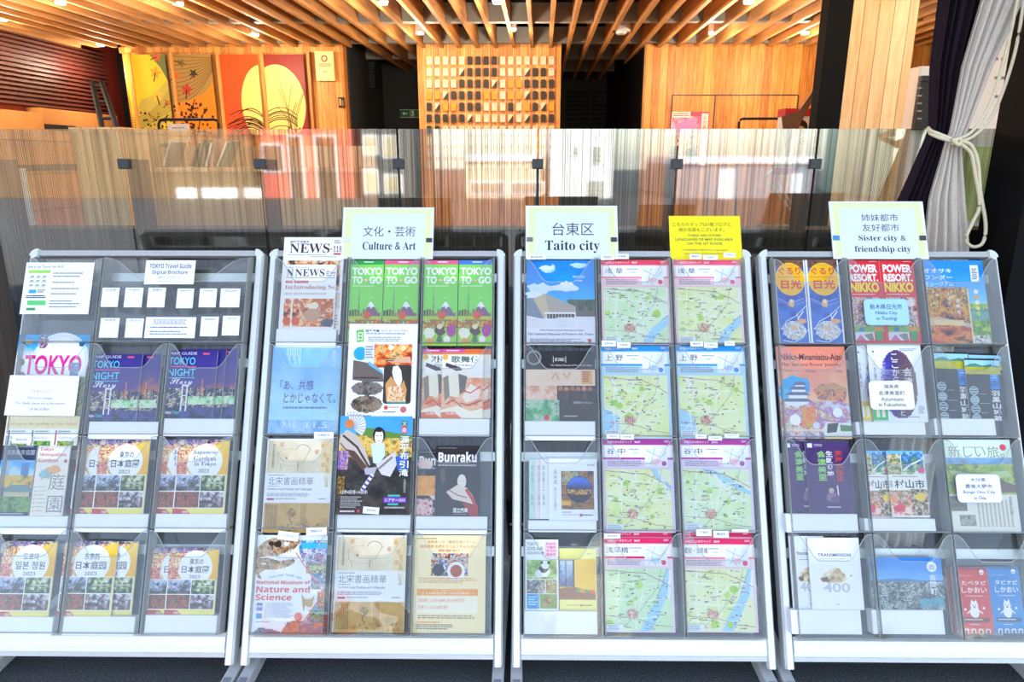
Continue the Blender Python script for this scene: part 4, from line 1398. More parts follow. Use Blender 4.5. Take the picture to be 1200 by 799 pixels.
P3 = 'garden booklets of 2023'
jgarden((87, 515, 147, 602), BACK, 'ja').build('garden_booklet', 'Japanese garden booklet half hidden behind its twin, third row middle, leftmost rack', 'booklet', P3)
jgarden((112.5, 515, 172, 602), FRONT, 'ja').build('garden_booklet', 'Japanese 日本庭園 garden booklet in front, third row middle, leftmost rack', 'booklet', P3)
jgarden((183, 515, 243, 602), BACK, 'en').build('garden_booklet', 'English garden booklet half hidden behind its twin, third row right, leftmost rack', 'booklet', P3)
jgarden((206, 515, 266, 602), FRONT, 'en').build('garden_booklet', 'English garden booklet reading Japanese Gardens in Tokyo, in front, third row right', 'booklet', P3)
riser((87, 602, 173.5, 623.5), 'white riser block under the Japanese garden booklets, third row')
riser((182, 602, 265.5, 623.5), 'white riser block under the English garden booklets, third row')
jgarden((-1, 634, 62, 722.5), FRONT, 'ko').build('garden_booklet', 'Korean garden booklet in the bottom left pocket of the leftmost rack', 'booklet', P3)
riser((-3, 722.5, 62, 745), 'white riser block under the Korean garden booklet')
jgarden((95, 634, 158, 722), BACK, 'zh').build('garden_booklet', 'Chinese garden booklet half hidden at right behind its twin, bottom row', 'booklet', P3)
jgarden((71.5, 634, 134, 722), FRONT, 'zh').build('garden_booklet', 'Chinese garden booklet in front, bottom row middle of the leftmost rack', 'booklet', P3)
riser((74, 722, 158, 744.5), 'white riser block under the Chinese garden booklets, bottom row')
jgarden((175, 642, 235, 720), BACK, 'ja').build('garden_booklet', 'Japanese garden booklet half hidden behind its twin, bottom right of the leftmost rack', 'booklet', P3)
jgarden((196, 642, 254, 720), FRONT, 'ja').build('garden_booklet', 'Japanese 日本庭園 garden booklet in front, bottom right of the leftmost rack', 'booklet', P3)
riser((170, 720.5, 254, 743), 'white riser block under the bottom right garden booklets of the leftmost rack')
tabcard((50, 397.5, 52, 398), ' ', 'x') if False else None
# ---- rack 2: sign and row 1
def sign(box, lines_, label, name='rack_sign', clip_l='#33353a', clip_r='#33353a', edge='#e9efb4'):
    k = (box[3] - box[1]) / (303.5 - box[1])
    c = Cover((box[0], box[1], box[2], 303.5), w=0.0125, base='#eef2ea', t=0.003)
    c.rect(0.03, 0.03, 0.97, 0.97, edge).rect(0.1, 0.115, 0.9, 1.0, '#e2ecf5')
    for s, x0, y0, x1, y1, col, off in lines_:
        c.text(s, x0, y0 * k, x1, y1 * k, col, off)
    ax, ay, az = RX, RV, RN
    o = c.build(name, label, 'sign', 'signs on top of the racks')
    W, H, t = c.W, c.H, c.t
    for s, col in ((-1, clip_l), (1, clip_r)):
        b = MB().box(s * W * 0.455 - W * 0.033, s * W * 0.455 + W * 0.033, H * 0.32, H * 0.4, t, t + 0.004)
        me = b.build('clip', mat('sign_clip', col, 0.4), None, bevel=0.001)
        me.parent = o
        me.location = (0, 0, 0)
    return o


INK = '#3c3c48'
sign((401, 243, 508, 318), [('文化・芸術', 0.23, 0.30, 0.80, 0.46, INK, 0.0), (ser('Culture & Art'), 0.23, 0.54, 0.81, 0.665, '#26262e', 0.0)],
     'white sign with yellow green edge reading Culture & Art above the second rack', clip_l='#dfe3dc')
ser_news = ser('NEWS')


def news(box, w, no, img, head, seed, t=0.002):
    c = Cover(box, w=w, base='#f6f2ee', t=t)
    c.text(ser_news, 0.08, 0.07 if head else 0.05, 0.72, 0.19 if head else 0.2, '#43313a').text(ser('118' if no == 118 else '77'), 0.8, 0.09, 0.97, 0.18, '#6a4a4a')
    return c


c = Cover((329.5, 278, 401, 392), w=0.015, base='#f7f3f0', t=0.003)
c.text('国際交流基金', 0.1, 0.035, 0.42, 0.06, '#6a3a4a', 0.02).text(ser_news, 0.1, 0.065, 0.76, 0.165, '#4a2c38').rect(0.77, 0.12, 0.8, 0.13, '#4a2c38').text(ser('118'), 0.82, 0.09, 0.96, 0.155, '#7a4a50').rect(0.83, 0.165, 0.95, 0.185, '#c8505a')
c.lines(0.08, 0.18, 0.75, 0.195, 1, '#b0a8b0', 3).lines(0.45, 0.2, 0.92, 0.215, 1, '#a89aa0', 4).lines(0.83, 0.03, 0.95, 0.075, 2, '#a08a90', 6)
c.photo(0.08, 0.245, 0.95, 0.55, ['#3a1c12', '#a84a26', '#e89a5a', '#f4d8b0', '#6a3018', '#2a1610'], 5, 6, 0.9).rect(0.88, 0.56, 0.98, 0.95, '#f2e8e0').photo(0.9, 0.58, 0.97, 0.74, ['#c8b098', '#e8dcc8', '#8a6a4a'], 8, 5)
c.lines(0.86, 0.8, 0.97, 0.95, 5, '#b0a8a8', 9)
c.build('newsletter', 'large white newsletter NEWS 118 standing tall behind a smaller issue', 'newsletter', 'newsletters in the second rack')


def news77(box, w):
    c = Cover(box, w=w, base='#f8f4f1', t=0.002)
    c.text('国際交流基金', 0.04, 0.035, 0.36, 0.055, '#7a6a70').text(ser_news, 0.04, 0.07, 0.72, 0.185, '#4c404a').text(ser('77'), 0.85, 0.12, 0.97, 0.19, '#6a5a5e').lines(0.76, 0.1, 0.84, 0.19, 3, '#8a7a80', 3).rect(0.03, 0.205, 0.97, 0.212, '#5a4a50')
    c.rect(0.03, 0.25, 0.36, 0.288, '#cf4a4c').lines(0.06, 0.26, 0.33, 0.278, 1, '#f8e0dc', 4)
    c.text(ser('Introducing Ne'), 0.03, 0.32, 0.98, 0.4, '#c0606a').lines(0.03, 0.44, 0.97, 0.48, 2, '#b8b0b4', 5)
    c.photo(0.03, 0.53, 0.97, 0.96, ['#4a2016', '#d8622e', '#f4a05a', '#f8d8b8', '#b8542a', '#e87a3a', '#5a4038'], 15, 5, 0.85, gx=0.1)
    c.blob(0.5, 0.64, 0.14, '#f4e0c4', 0.05, 3).blob(0.5, 0.78, 0.2, '#c89878', 0.1, 6, 0.1).blob(0.85, 0.9, 0.14, '#4f5a66', 0.07, 4).blob(0.12, 0.88, 0.11, '#e05a26', 0.06, 8)
    return c


news77((332, 310, 381, 386), BACK + 0.001).build('newsletter', 'newsletter half hidden at left behind the NEWS 77 issue', 'newsletter', 'newsletters in the second rack')
news77((342, 310, 393, 386), FRONT).build('newsletter', 'NEWS 77 newsletter in front with Introducing headline and warm photograph', 'newsletter', 'newsletters in the second rack')
riser((323.5, 385.5, 394, 405), 'white riser block under the newsletters')


def togo(box, w, kind, seed):
    c = Cover(box, w=w, base='#86dd5a', t=0.004)
    c.rect(0, 0, 1, 0.05, ['#2f9f4a', '#e8608a', '#e8608a', '#4a7ad8'][kind]).lines(0.4, 0.015, 0.75, 0.037, 1, '#f4f4f4', seed)
    c.text('TOKYO', 0.05, 0.085, 0.96, 0.175, '#fbfdf6', 0.04).text('TO', 0.06, 0.19, 0.38, 0.28, '#fbfdf6', 0.04).text('GO', 0.58, 0.19, 0.96, 0.28, '#fbfdf6', 0.04).ell(0.48, 0.24, 0.055, '#e8b84a').ell(0.48, 0.235, 0.025, '#f8f4e0')
    c.lines(0.08, 0.3, 0.92, 0.32, 1, '#e0f4d0', seed + 1)
    c.line([(0.3, 0.34), (0.3, 0.62)], 0.02, '#7f8f86').line([(0.26, 0.62), (0.3, 0.46), (0.34, 0.62)], 0.014, '#7f8f86').line([(0.27, 0.46), (0.33, 0.46)], 0.03, '#6f7f76').line([(0.6, 0.45), (0.66, 0.44), (0.7, 0.45)], 0.012, '#eef6e8')
    rr = random.Random(seed)
    for k in range(12):
        x = 0.02 + k * 0.08
        h = rr.uniform(0.02, 0.08)
        c.rect(x, 0.65 - h, x + 0.06, 0.68, rr.choice(['#5a4a2a', '#7a6a3a', '#4a5a3a', '#8a7a4a']))
    c.poly([(0.42, 0.66), (0.62, 0.5), (0.66, 0.49), (0.7, 0.5), (0.95, 0.66)], '#8a5a80').poly([(0.545, 0.56), (0.62, 0.5), (0.66, 0.49), (0.7, 0.5), (0.79, 0.56), (0.72, 0.55), (0.67, 0.575), (0.62, 0.545)], '#f6f4f8')
    c.rect(0, 0.66, 1, 0.74, '#b8c83a').rect(0, 0.73, 1, 1, '#9bd64a').photo(0, 0.7, 1, 0.8, ['#e0c83a', '#c84a2a', '#5a8a2a', '#f0e088'], seed + 3, 8, 0.9)
    c.blob(0.55, 0.65, 0.12, '#dd5a2a', 0.05, seed, 0.08).blob(0.2, 0.86, 0.15, '#f4ecd8', 0.07, seed + 1).blob(0.52, 0.83, 0.15, '#5a3a2a', 0.06, seed + 2).ell(0.5, 0.78, 0.08, '#f0d4b0').blob(0.84, 0.83, 0.15, '#b03a90', 0.07, seed + 3, 0.1).blob(0.72, 0.93, 0.1, '#f6eee4', 0.05, seed + 4).blob(0.25, 0.95, 0.14, '#e0a83a', 0.04, seed + 5).blob(0.5, 0.93, 0.08, '#3f7a3a', 0.05, seed + 6)
    return c


for b_, k, l in [((409, 305, 448, 405), 0, 'green TOKYO TO GO leaflet with a green top edge, beside the newsletters'), ((449, 305, 490, 405), 1, 'green TOKYO TO GO leaflet with a pink top edge, middle pocket'),
                 ((496, 305, 536, 405), 2, 'green TOKYO TO GO leaflet with a pink top edge, right pocket'), ((537, 305, 577, 405), 3, 'green TOKYO TO GO leaflet with a blue top edge, by the rack side')]:
    togo(b_, FRONT, k, 5 + 0 * k).build('city_leaflet', l, 'leaflet', 'green city leaflets')

# ---- rack 2, row 2
c = Cover((317, 405, 398, 508), w=FRONT, base='#a9dcf2', t=0.003)
c.photo(0, 0, 1, 1, ['#7ab8ec', '#9fd2f4', '#bce8f6', '#c9f2f2'], 4, 3, 0.3, gy=0.6, bias=0.4, sp=0.02)
c.rect(0.02, 0, 0.98, 0.02, '#f4f8fb')
for k in range(5):
    c.line([(0.0, 0.66 + 0.06 * k), (0.5, 0.68 + 0.06 * k), (1.0, 0.64 + 0.06 * k)], 0.008, '#a0e0e4')
for k in range(9):
    c.line([(0.05 + 0.115 * k, 0.6), (0.02 + 0.118 * k, 0.86)], 0.008, '#a6e4e6')
c.photo(0, 0.85, 1, 1, ['#3f8ed8', '#7fb8ec', '#b8dcf4', '#5a9ee0'], 9, 5, 0.5)
for k in range(9):
    c.rect(0.2 + 0.025 * k, 0.03, 0.21 + 0.025 * k, 0.12 + 0.05 * ((k * 7) % 3), '#d8f0fc')
c.vtext('東京芸術', 0.86, 0.05, 0.93, 0.25, '#eaf6fc')
c.text('「あ、共感', 0.14, 0.4, 0.62, 0.51, '#5a5aa8', 0.005).text('とかじゃなくて。', 0.2, 0.545, 0.95, 0.66, '#5a5aa8', 0.005).lines(0.2, 0.7, 0.88, 0.725, 1, '#7a80c0', 4, 0.8)
c.text('7.15', 0.2, 0.87, 0.4, 0.94, '#d8eefc', 0.01).text('11.5', 0.55, 0.87, 0.85, 0.94, '#d8eefc', 0.01)
c.build('exhibition_flyer', 'pale blue exhibition flyer with violet Japanese words, second rack left', 'flyer')
tabcard((368, 506, 391, 514), '日本語のみ', 'white tab at the top right of the pale blue flyer pocket', 0.047)
c = Cover((407, 379.5, 488, 490), w=0.0475, base='#f4f5fb', t=0.002)
c.poly([(0.1, 0.07), (0.21, 0.06), (0.22, 0.19), (0.12, 0.2)], '#67c04a').text('日', 0.13, 0.09, 0.2, 0.18, '#f0f8e8', 0.02)
c.text('国立劇場', 0.24, 0.06, 0.44, 0.09, '#3c4a55', 0.025).text('ラストオープンシアター', 0.47, 0.06, 0.86, 0.09, '#3c4a55', 0.01).lines(0.25, 0.1, 0.86, 0.12, 1, '#7a808c', 3).lines(0.28, 0.14, 0.86, 0.2, 3, '#9a9ea8', 5)
c.ell(0.18, 0.32, 0.1, '#2aa6e6').rect(0.24, 0.22, 0.38, 0.4, '#e4e6ee').lines(0.25, 0.24, 0.37, 0.38, 5, '#8a8e98', 4)
c.photo(0.38, 0.22, 0.93, 0.47, ['#5a1408', '#b8380e', '#f06a1c', '#fbd07a', '#8a2008'], 6, 4, 0.8, gy=-0.3).ell(0.62, 0.255, 0.04, '#fff0c8').ell(0.8, 0.26, 0.04, '#ffe0a0').poly([(0.54, 0.38), (0.9, 0.35), (0.93, 0.42), (0.6, 0.41)], '#e8b090').lines(0.55, 0.37, 0.7, 0.41, 2, '#1a1010', 3)
c.poly([(0.08, 0.39), (0.3, 0.42), (0.52, 0.54), (0.53, 0.62), (0.3, 0.62), (0.08, 0.6)], '#6f625c').poly([(0.3, 0.4), (0.5, 0.5), (0.52, 0.54), (0.3, 0.44)], '#68b8d8').lines(0.1, 0.57, 0.5, 0.6, 1, '#3a3034', 4)
c.photo(0.07, 0.615, 0.53, 0.77, ['#2a2624', '#5a504a', '#8a8078', '#3a3430'], 9, 6, 0.7, mask=inell(0.3, 0.69, 0.225, 0.075)).photo(0.07, 0.76, 0.53, 0.95, ['#3a3028', '#6a5a4a', '#a08a70', '#2a241e'], 12, 6, 0.8, mask=inell(0.3, 0.855, 0.225, 0.09))
c.rrect(0.53, 0.44, 0.93, 0.85, '#3c342f', 0.04)
c.poly([(0.66, 0.46), (0.73, 0.445), (0.78, 0.5), (0.8, 0.6), (0.77, 0.68), (0.73, 0.66), (0.68, 0.6), (0.65, 0.52)], '#f2f0ec').poly([(0.56, 0.64), (0.64, 0.56), (0.69, 0.62), (0.77, 0.68), (0.82, 0.6), (0.87, 0.7), (0.85, 0.83), (0.58, 0.83)], '#d89a5a').photo(0.58, 0.64, 0.86, 0.83, ['#8a3a20', '#e8b070', '#f4d8b0', '#c8603a'], 21, 6, 0.9, mask=inpoly([(0.6, 0.68), (0.7, 0.64), (0.8, 0.68), (0.86, 0.83), (0.6, 0.83)])).rect(0.6, 0.83, 0.86, 0.845, '#3f9a8a')
c.ell(0.58, 0.89, 0.03, '#d84a3a').lines(0.62, 0.88, 0.78, 0.9, 1, '#d8907a', 4).ell(0.83, 0.91, 0.045, '#c86a6a').lines(0.54, 0.93, 0.78, 0.95, 1, '#6a6a78', 6).lines(0.06, 0.97, 0.4, 0.985, 1, '#5a5a68', 4)
c.build('theatre_flyer', 'white theatre flyer with stage photographs and a white haired figure, sticking out high', 'flyer')


def kabuki(box, w, title, seed):
    c = Cover(box, w=w, base='#fbf3e6', t=0.004)
    c.rect(0, 0.0, 1, 0.05, '#e04a9a').rect(0.55, 0, 1, 0.05, '#f06a2a').lines(0.1, 0.015, 0.5, 0.04, 1, '#fbe4f0', seed).rect(0, 0.05, 1, 0.08, '#e88a3a')
    c.ell(0.08, 0.12, 0.07, '#f0b84a')
    c.text(title, 0.22, 0.1, 0.92, 0.2, '#2f5a50', 0.015).text('一幕見席案内', 0.2, 0.22, 0.72, 0.255, '#5a6a66')
    c.photo(0, 0.42, 1, 0.98, ['#e8603a', '#f0845a', '#f8c8a0', '#e05a34'], seed, 3, 0.6)
    c.poly([(0.02, 0.3), (0.2, 0.22), (0.4, 0.3), (0.3, 0.45), (0.05, 0.42)], '#fdf6ec').poly([(0.1, 0.2), (0.45, 0.27), (0.5, 0.31), (0.35, 0.32), (0.08, 0.25)], '#4a3c44')
    c.poly([(0.1, 0.4), (0.42, 0.36), (0.5, 0.5), (0.4, 0.7), (0.16, 0.68), (0.06, 0.54)], '#f8ecd4').poly([(0.4, 0.36), (0.62, 0.4), (0.56, 0.62), (0.44, 0.66)], '#6a6258').poly([(0.04, 0.42), (0.16, 0.38), (0.2, 0.68), (0.08, 0.76)], '#8a8274')
    c.poly([(0.5, 0.7), (0.7, 0.5), (0.95, 0.6), (0.9, 0.72), (0.6, 0.78)], '#fbe8d8').line([(0.5, 0.6), (0.7, 0.64), (0.95, 0.54)], 0.03, '#d8402a').line([(0.45, 0.78), (0.65, 0.82), (0.98, 0.74)], 0.03, '#b83a2a').line([(0.1, 0.8), (0.3, 0.74), (0.5, 0.84)], 0.03, '#c84a32')
    c.poly([(0.7, 0.3), (0.86, 0.14), (0.99, 0.24), (0.99, 0.4), (0.8, 0.38)], '#f4f0f2').poly([(0.0, 0.88), (0.4, 0.82), (0.7, 0.9), (1, 0.86), (1, 1), (0, 1)], '#fbf2dc').poly([(0, 0.92), (0.3, 0.9), (0.5, 1), (0, 1)], '#e8794a')
    c.text('公演ガイド', 0.12, 0.9, 0.6, 0.95, '#fdf4e8', 0.01)
    return c


kabuki((534, 409, 575, 490), BACK - 0.008, ' ', 8).build('stage_guide', 'orange and white stage guide peeking out at the right end of its pocket', 'guide book', 'stage guides')
kabuki((494.5, 409, 540, 490), BACK, '가부키', 5).build('stage_guide', 'Korean stage guide half hidden at left behind the 歌舞伎 guide', 'guide book', 'stage guides')
kabuki((517.5, 409, 566, 490), FRONT, '歌舞伎', 6).build('stage_guide', '歌舞伎 stage guide in front with orange robes, second rack right', 'guide book', 'stage guides')
riser((491, 490.5, 573.5, 511), 'white riser block under the 歌舞伎 stage guides')

# ---- rack 2, row 3 and the scroll flyer used twice
def scroll(box, w):
    c = Cover(box, w=w, base='#f3f3f6', t=0.003)
    c.photo(0.02, 0.02, 0.99, 0.37, ['#d8c49a', '#e6d6b4', '#eee2c6', '#f0e6d0'], 4, 3, 0.5, gx=0.4, bias=0.5, sp=0.06)
    c.photo(0.82, 0.02, 1, 0.37, ['#eec888', '#f4dca0', '#f0c070'], 9, 3, 0.4)
    c.line([(0.17, 0.2), (0.19, 0.15), (0.25, 0.12), (0.4, 0.11)], 0.004, '#a89878').line([(0.44, 0.12), (0.47, 0.08), (0.54, 0.06), (0.62, 0.08), (0.66, 0.12), (0.63, 0.15)], 0.007, '#7a6a52').line([(0.17, 0.15), (0.18, 0.25), (0.22, 0.28), (0.24, 0.34)], 0.006, '#8a7a60').line([(0.24, 0.27), (0.3, 0.29), (0.45, 0.3), (0.49, 0.27)], 0.004, '#b8a888').line([(0.49, 0.25), (0.48, 0.34)], 0.008, '#6a5c48').line([(0.63, 0.15), (0.6, 0.2), (0.55, 0.26)], 0.005, '#a08c6c').line([(0.3, 0.2), (0.31, 0.22)], 0.02, '#6a5a44')
    for x, y in ((0.2, 0.04), (0.82, 0.05), (0.86, 0.15), (0.84, 0.26), (0.73, 0.12)):
        c.text('印', x, y, x + 0.05, y + 0.05, '#e08a5a', 0.02)
    c.lines(0.09, 0.06, 0.12, 0.32, 22, '#8a7a5c', 3, 0.6, 0.1)
    c.vtext('きっと伝説になる', 0.9, 0.2, 0.955, 0.52, '#8a7a5a')
    c.rect(0, 0.37, 0.995, 0.685, '#f0f1f6').rect(0.88, 0.37, 0.995, 0.52, '#f2ead4')
    c.vtext('になる', 0.9, 0.4, 0.955, 0.52, '#6a6048')
    c.text('北宋書画精華', 0.05, 0.415, 0.73, 0.5, '#6f6f7a', -0.004).text(ser('Northern Song Painting and Calligraphy'), 0.05, 0.53, 0.72, 0.56, '#6a6a78').lines(0.05, 0.39, 0.3, 0.405, 1, '#8a8a94', 3).lines(0.05, 0.51, 0.25, 0.522, 1, '#8a8a94', 5).lines(0.05, 0.585, 0.72, 0.625, 3, '#9a9aa6', 7).rect(0.05, 0.64, 0.16, 0.66, '#b0486a').lines(0.18, 0.64, 0.5, 0.66, 1, '#9a9aa6', 8).lines(0.82, 0.64, 0.95, 0.66, 1, '#8a8a94', 9)
    c.photo(0.02, 0.69, 0.995, 1, ['#b08238', '#c79a4c', '#d2aa5e', '#a87a34'], 6, 4, 0.6, gx=0.2)
    for k in range(6):
        c.lines(0.05 + 0.03 * k, 0.71, 0.07 + 0.03 * k, 0.97, 24, '#6a4a1c', 11 + k, 0.6, 0.1)
    for k in range(3):
        c.lines(0.57 + 0.03 * k, 0.71, 0.585 + 0.03 * k, 0.92, 20, '#8a6428', 21 + k, 0.6, 0.1)
    c.photo(0.36, 0.73, 0.51, 0.85, ['#6a4e22', '#9a7a3c', '#c29a50', '#8a6a30', '#c79a4c'], 8, 9, 1.0, mask=inell(0.43, 0.79, 0.065, 0.05)).line([(0.41, 0.83), (0.42, 0.88), (0.46, 0.9)], 0.012, '#6a4e24')
    rr = random.Random(4)
    for k in range(26):
        x, y = rr.uniform(0.26, 0.97), rr.uniform(0.9, 0.98)
        c.rect(x, y, x + 0.02, y + 0.012, '#7a5a28')
    return c


scroll((310, 514, 388, 624), FRONT).build('exhibition_flyer', 'ochre 北宋書画精華 scroll flyer in the third row, left pocket of the second rack', 'flyer', 'scroll painting flyers')
scroll((392, 627, 475, 741), FRONT).build('exhibition_flyer', 'ochre 北宋書画精華 scroll flyer in the bottom row, middle pocket of the second rack', 'flyer', 'scroll painting flyers')
c = Cover((396, 487.5, 482, 603), w=0.0475, base='#2e2a26', t=0.003)
c.photo(0, 0, 1, 0.2, ['#2f8fe0', '#4aa8ec', '#6abcf0'], 3, 3, 0.3).poly([(0.24, 0.15), (0.4, 0.12), (0.75, 0.17), (1, 0.2), (1, 0.3), (0.2, 0.26)], '#5f8a3a')
c.photo(0, 0.18, 1, 0.5, ['#8a6a2a', '#d8a83c', '#f0cc6a', '#6a4a1c', '#e8b850'], 7, 9, 0.9, mask=lambda x, y: y > 0.19 + 0.05 * x)
c.photo(0, 0.42, 1, 1, ['#1c1a1a', '#2e2a28', '#4a443c', '#242020'], 8, 5, 0.7)
fan = [(0.16, 0.12)] + [(0.16 + 0.2 * math.cos(a), 0.1 + 0.15 * math.sin(a)) for a in [math.radians(-110 + 14 * k) for k in range(12)]]
c.poly(fan, '#e8e4e0')
for k in range(0, 12, 1):
    c.line([(0.16, 0.12), fan[k + 1]], 0.008, '#8a9ab0')
c.ell(0.13, 0.08, 0.06, '#e0803a')
c.poly([(0.02, 0.2), (0.1, 0.14), (0.24, 0.2), (0.36, 0.34), (0.44, 0.5), (0.38, 0.56), (0.2, 0.44), (0.0, 0.3)], '#cdbcae').line([(0.05, 0.2), (0.25, 0.32), (0.42, 0.52)], 0.03, '#4a3a34').line([(0.02, 0.28), (0.16, 0.4), (0.3, 0.5)], 0.02, '#8a5a4a').poly([(0.1, 0.34), (0.22, 0.36), (0.4, 0.52), (0.34, 0.56)], '#5a4438')
c.poly([(0.44, 0.28), (0.62, 0.28), (0.64, 0.4), (0.56, 0.5), (0.48, 0.48)], '#d4e4f2').ell(0.545, 0.2, 0.085, '#1c1816', 0.085).ell(0.545, 0.215, 0.06, '#f6ece4', 0.075).rect(0.5, 0.2, 0.53, 0.206, '#2a1c1c').rect(0.56, 0.2, 0.59, 0.206, '#2a1c1c').rect(0.53, 0.255, 0.56, 0.262, '#b03a3a').blob(0.54, 0.14, 0.05, '#181414', 0.03)
c.poly([(0.52, 0.5), (0.7, 0.4), (0.78, 0.36), (0.8, 0.5), (0.72, 0.62), (0.6, 0.6)], '#d8d0cc').line([(0.56, 0.54), (0.74, 0.42)], 0.03, '#8a7f7a').poly([(0.36, 0.54), (0.54, 0.52), (0.5, 0.6), (0.38, 0.6)], '#b8b2b8')
c.line([(0.48, 0.6), (0.34, 0.76)], 0.05, '#e8e6f0')
for k in range(4):
    c.line([(0.47 - 0.035 * k, 0.615 + 0.04 * k), (0.455 - 0.035 * k, 0.632 + 0.04 * k)], 0.05, '#5a4a9a')
c.photo(0.0, 0.36, 0.14, 0.55, ['#b84a4a', '#4a5ac0', '#e0a8a0', '#7a2a3a'], 13, 5, 0.9).photo(0.0, 0.62, 0.1, 0.8, ['#c89a3a', '#3a2a1a', '#8a6a2a'], 16, 5, 0.9).poly([(0.78, 0.42), (0.95, 0.36), (0.95, 0.56), (0.82, 0.56)], '#2f5fb8')
c.rect(0.85, 0.05, 0.93, 0.1, '#2f7a4a').rect(0.85, 0.1, 0.93, 0.18, '#c84a5a').text('文', 0.855, 0.055, 0.925, 0.1, '#f4f4f0').text('楽', 0.855, 0.115, 0.925, 0.17, '#f4f4f0')
c.vtext('源平布引滝', 0.83, 0.2, 0.97, 0.62, '#f8f6f4', 0.015).vtext('文楽鑑賞教室公演', 0.9, 0.64, 0.94, 0.78, '#c8c4c0')
c.text('12月4日㊊-14日㊍', 0.06, 0.755, 0.42, 0.795, '#e6e2de', 0.015).lines(0.06, 0.82, 0.36, 0.94, 6, '#a8a4a0', 3).lines(0.06, 0.96, 0.3, 0.985, 1, '#e0dcd8', 5).ell(0.31, 0.965, 0.02, '#c84a3a')
c.rect(0.7, 0.8, 0.86, 0.82, '#3fb8a8').rect(0.64, 0.825, 0.95, 0.88, '#7a3fb0').text('シアター1010', 0.66, 0.835, 0.93, 0.87, '#f4f0fa', 0.01).rect(0.7, 0.885, 0.84, 0.905, '#3fb8a8').lines(0.66, 0.92, 0.95, 0.95, 1, '#b8b4b0', 4)
c.build('theatre_poster', 'dark puppet theatre poster with blue sky and a paper fan, second rack middle', 'poster')
tabcard((425, 594, 444, 602), 'ENGLISH', 'white tab at the foot of the dark puppet theatre poster', 0.0535, rot=-4)
riser((395, 603, 481, 623.5), 'white riser block under the dark puppet theatre poster')


def bunraku(box, w):
    c = Cover(box, w=w, base='#221c1e', t=0.004)
    c.photo(0, 0.05, 1, 1, ['#171315', '#241d20', '#332a2c'], 3, 3, 0.5)
    c.text(bold('Bunraku'), 0.06, 0.09, 0.93, 0.24, '#f4ece8', 0.02).lines(0.06, 0.27, 0.93, 0.3, 1, '#b8b0b0', 3, 0.8, 0.05).lines(0.06, 0.03, 0.5, 0.05, 1, '#8a8080', 3)
    c.ell(0.62, 0.48, 0.13, '#15100f').ell(0.6, 0.51, 0.1, '#f2e4dc', 0.1).rect(0.55, 0.5, 0.58, 0.506, '#2a1c1c').rect(0.63, 0.5, 0.66, 0.506, '#2a1c1c')
    c.poly([(0.25, 0.66), (0.5, 0.56), (0.72, 0.6), (0.86, 0.72), (0.9, 0.84), (0.68, 0.8), (0.4, 0.76)], '#e8d4c8').line([(0.7, 0.62), (0.85, 0.76), (0.95, 0.9)], 0.07, '#c83a34').line([(0.28, 0.62), (0.5, 0.7), (0.72, 0.74)], 0.02, '#8a4a44').poly([(0.1, 0.36), (0.2, 0.3), (0.24, 0.5), (0.14, 0.56)], '#5a4a3a')
    c.poly([(0.6, 0.8), (0.95, 0.86), (0.99, 1), (0.8, 1)], '#a83030')
    c.text('国立劇場', 0.42, 0.88, 0.74, 0.95, '#f4f0ec', 0.02).lines(0.42, 0.965, 0.74, 0.98, 1, '#b8b0ac', 4)
    return c


b2 = bunraku((487.5, 527, 538, 604), BACK)
b2.photo(0, 0.4, 0.45, 0.7, ['#e87a2a', '#f4b04a', '#c85a1c'], 5, 4, 0.5).photo(0, 0.75, 0.4, 1, ['#b83040', '#f0d8d0', '#e8a0a0', '#3a1c20'], 7, 6, 0.9).blob(0.2, 0.22, 0.18, '#e8c8c0', 0.08)
b2.build('puppet_guide', 'dark puppet guide half hidden at left behind the Bunraku guide', 'guide book', 'puppet theatre guides')
bunraku((510, 522, 562, 605), FRONT).build('puppet_guide', 'black Bunraku guide in front with a pale puppet face, second rack right', 'guide book', 'puppet theatre guides')
riser((487, 605, 571, 626), 'white riser block under the black Bunraku guides')
tabcard((333, 616, 352, 626), 'ENGLISH', 'white ENGLISH tab standing behind the dinosaur skull leaflet', 0.020)
tabcard((325, 623, 349.5, 633), 'リーフレット', 'white tab tilted over the dinosaur skull leaflet top', 0.0475, rot=-6)
tabcard((359, 618, 383, 627), '英語版あります', 'white tab at the top right of the dinosaur skull leaflet', 0.047, rot=2)

# ---- rack 2, row 4
c = Cover((298, 627, 381, 741), w=FRONT, base='#f5f6fa', t=0.004)
c.photo(0.6, 0.05, 1, 1, ['#cfe4ee', '#5aa8d8', '#2a5a9a', '#e8e0d0', '#8a6a4a'], 3, 4, 0.8)
c.poly([(0.0, 0.0), (0.55, 0.0), (0.62, 0.2), (0.98, 0.6), (0.72, 0.92), (0.4, 1), (0.0, 1)], '#f5f6fa')
c.rect(0.64, 0.08, 1, 0.14, '#2fb8e0').photo(0.66, 0.14, 1, 0.28, ['#3a6ac0', '#c0a8a0', '#e8e4f0', '#2a4aa0', '#d89a8a'], 6, 5, 0.9).photo(0.72, 0.29, 1, 0.4, ['#a8a048', '#d8d0a8', '#6a6a4a', '#e8e4d8'], 8, 6, 0.9).photo(0.8, 0.42, 1, 0.56, ['#e8ecf2', '#b0b8c8', '#5a5a6a'], 9, 5, 0.8).photo(0.9, 0.58, 1, 0.76, ['#e88a2a', '#6a3a5a', '#f0d090'], 12, 6, 0.9).photo(0.8, 0.77, 1, 0.88, ['#5a7ab0', '#7fae4a', '#2a3a5a', '#a8b8d0'], 14, 5, 0.9)
c.line([(0.56, 0.18), (0.78, 0.4), (0.98, 0.6), (0.84, 0.76), (0.7, 0.92)], 0.014, '#f0705a')
SK = '#b8926a'
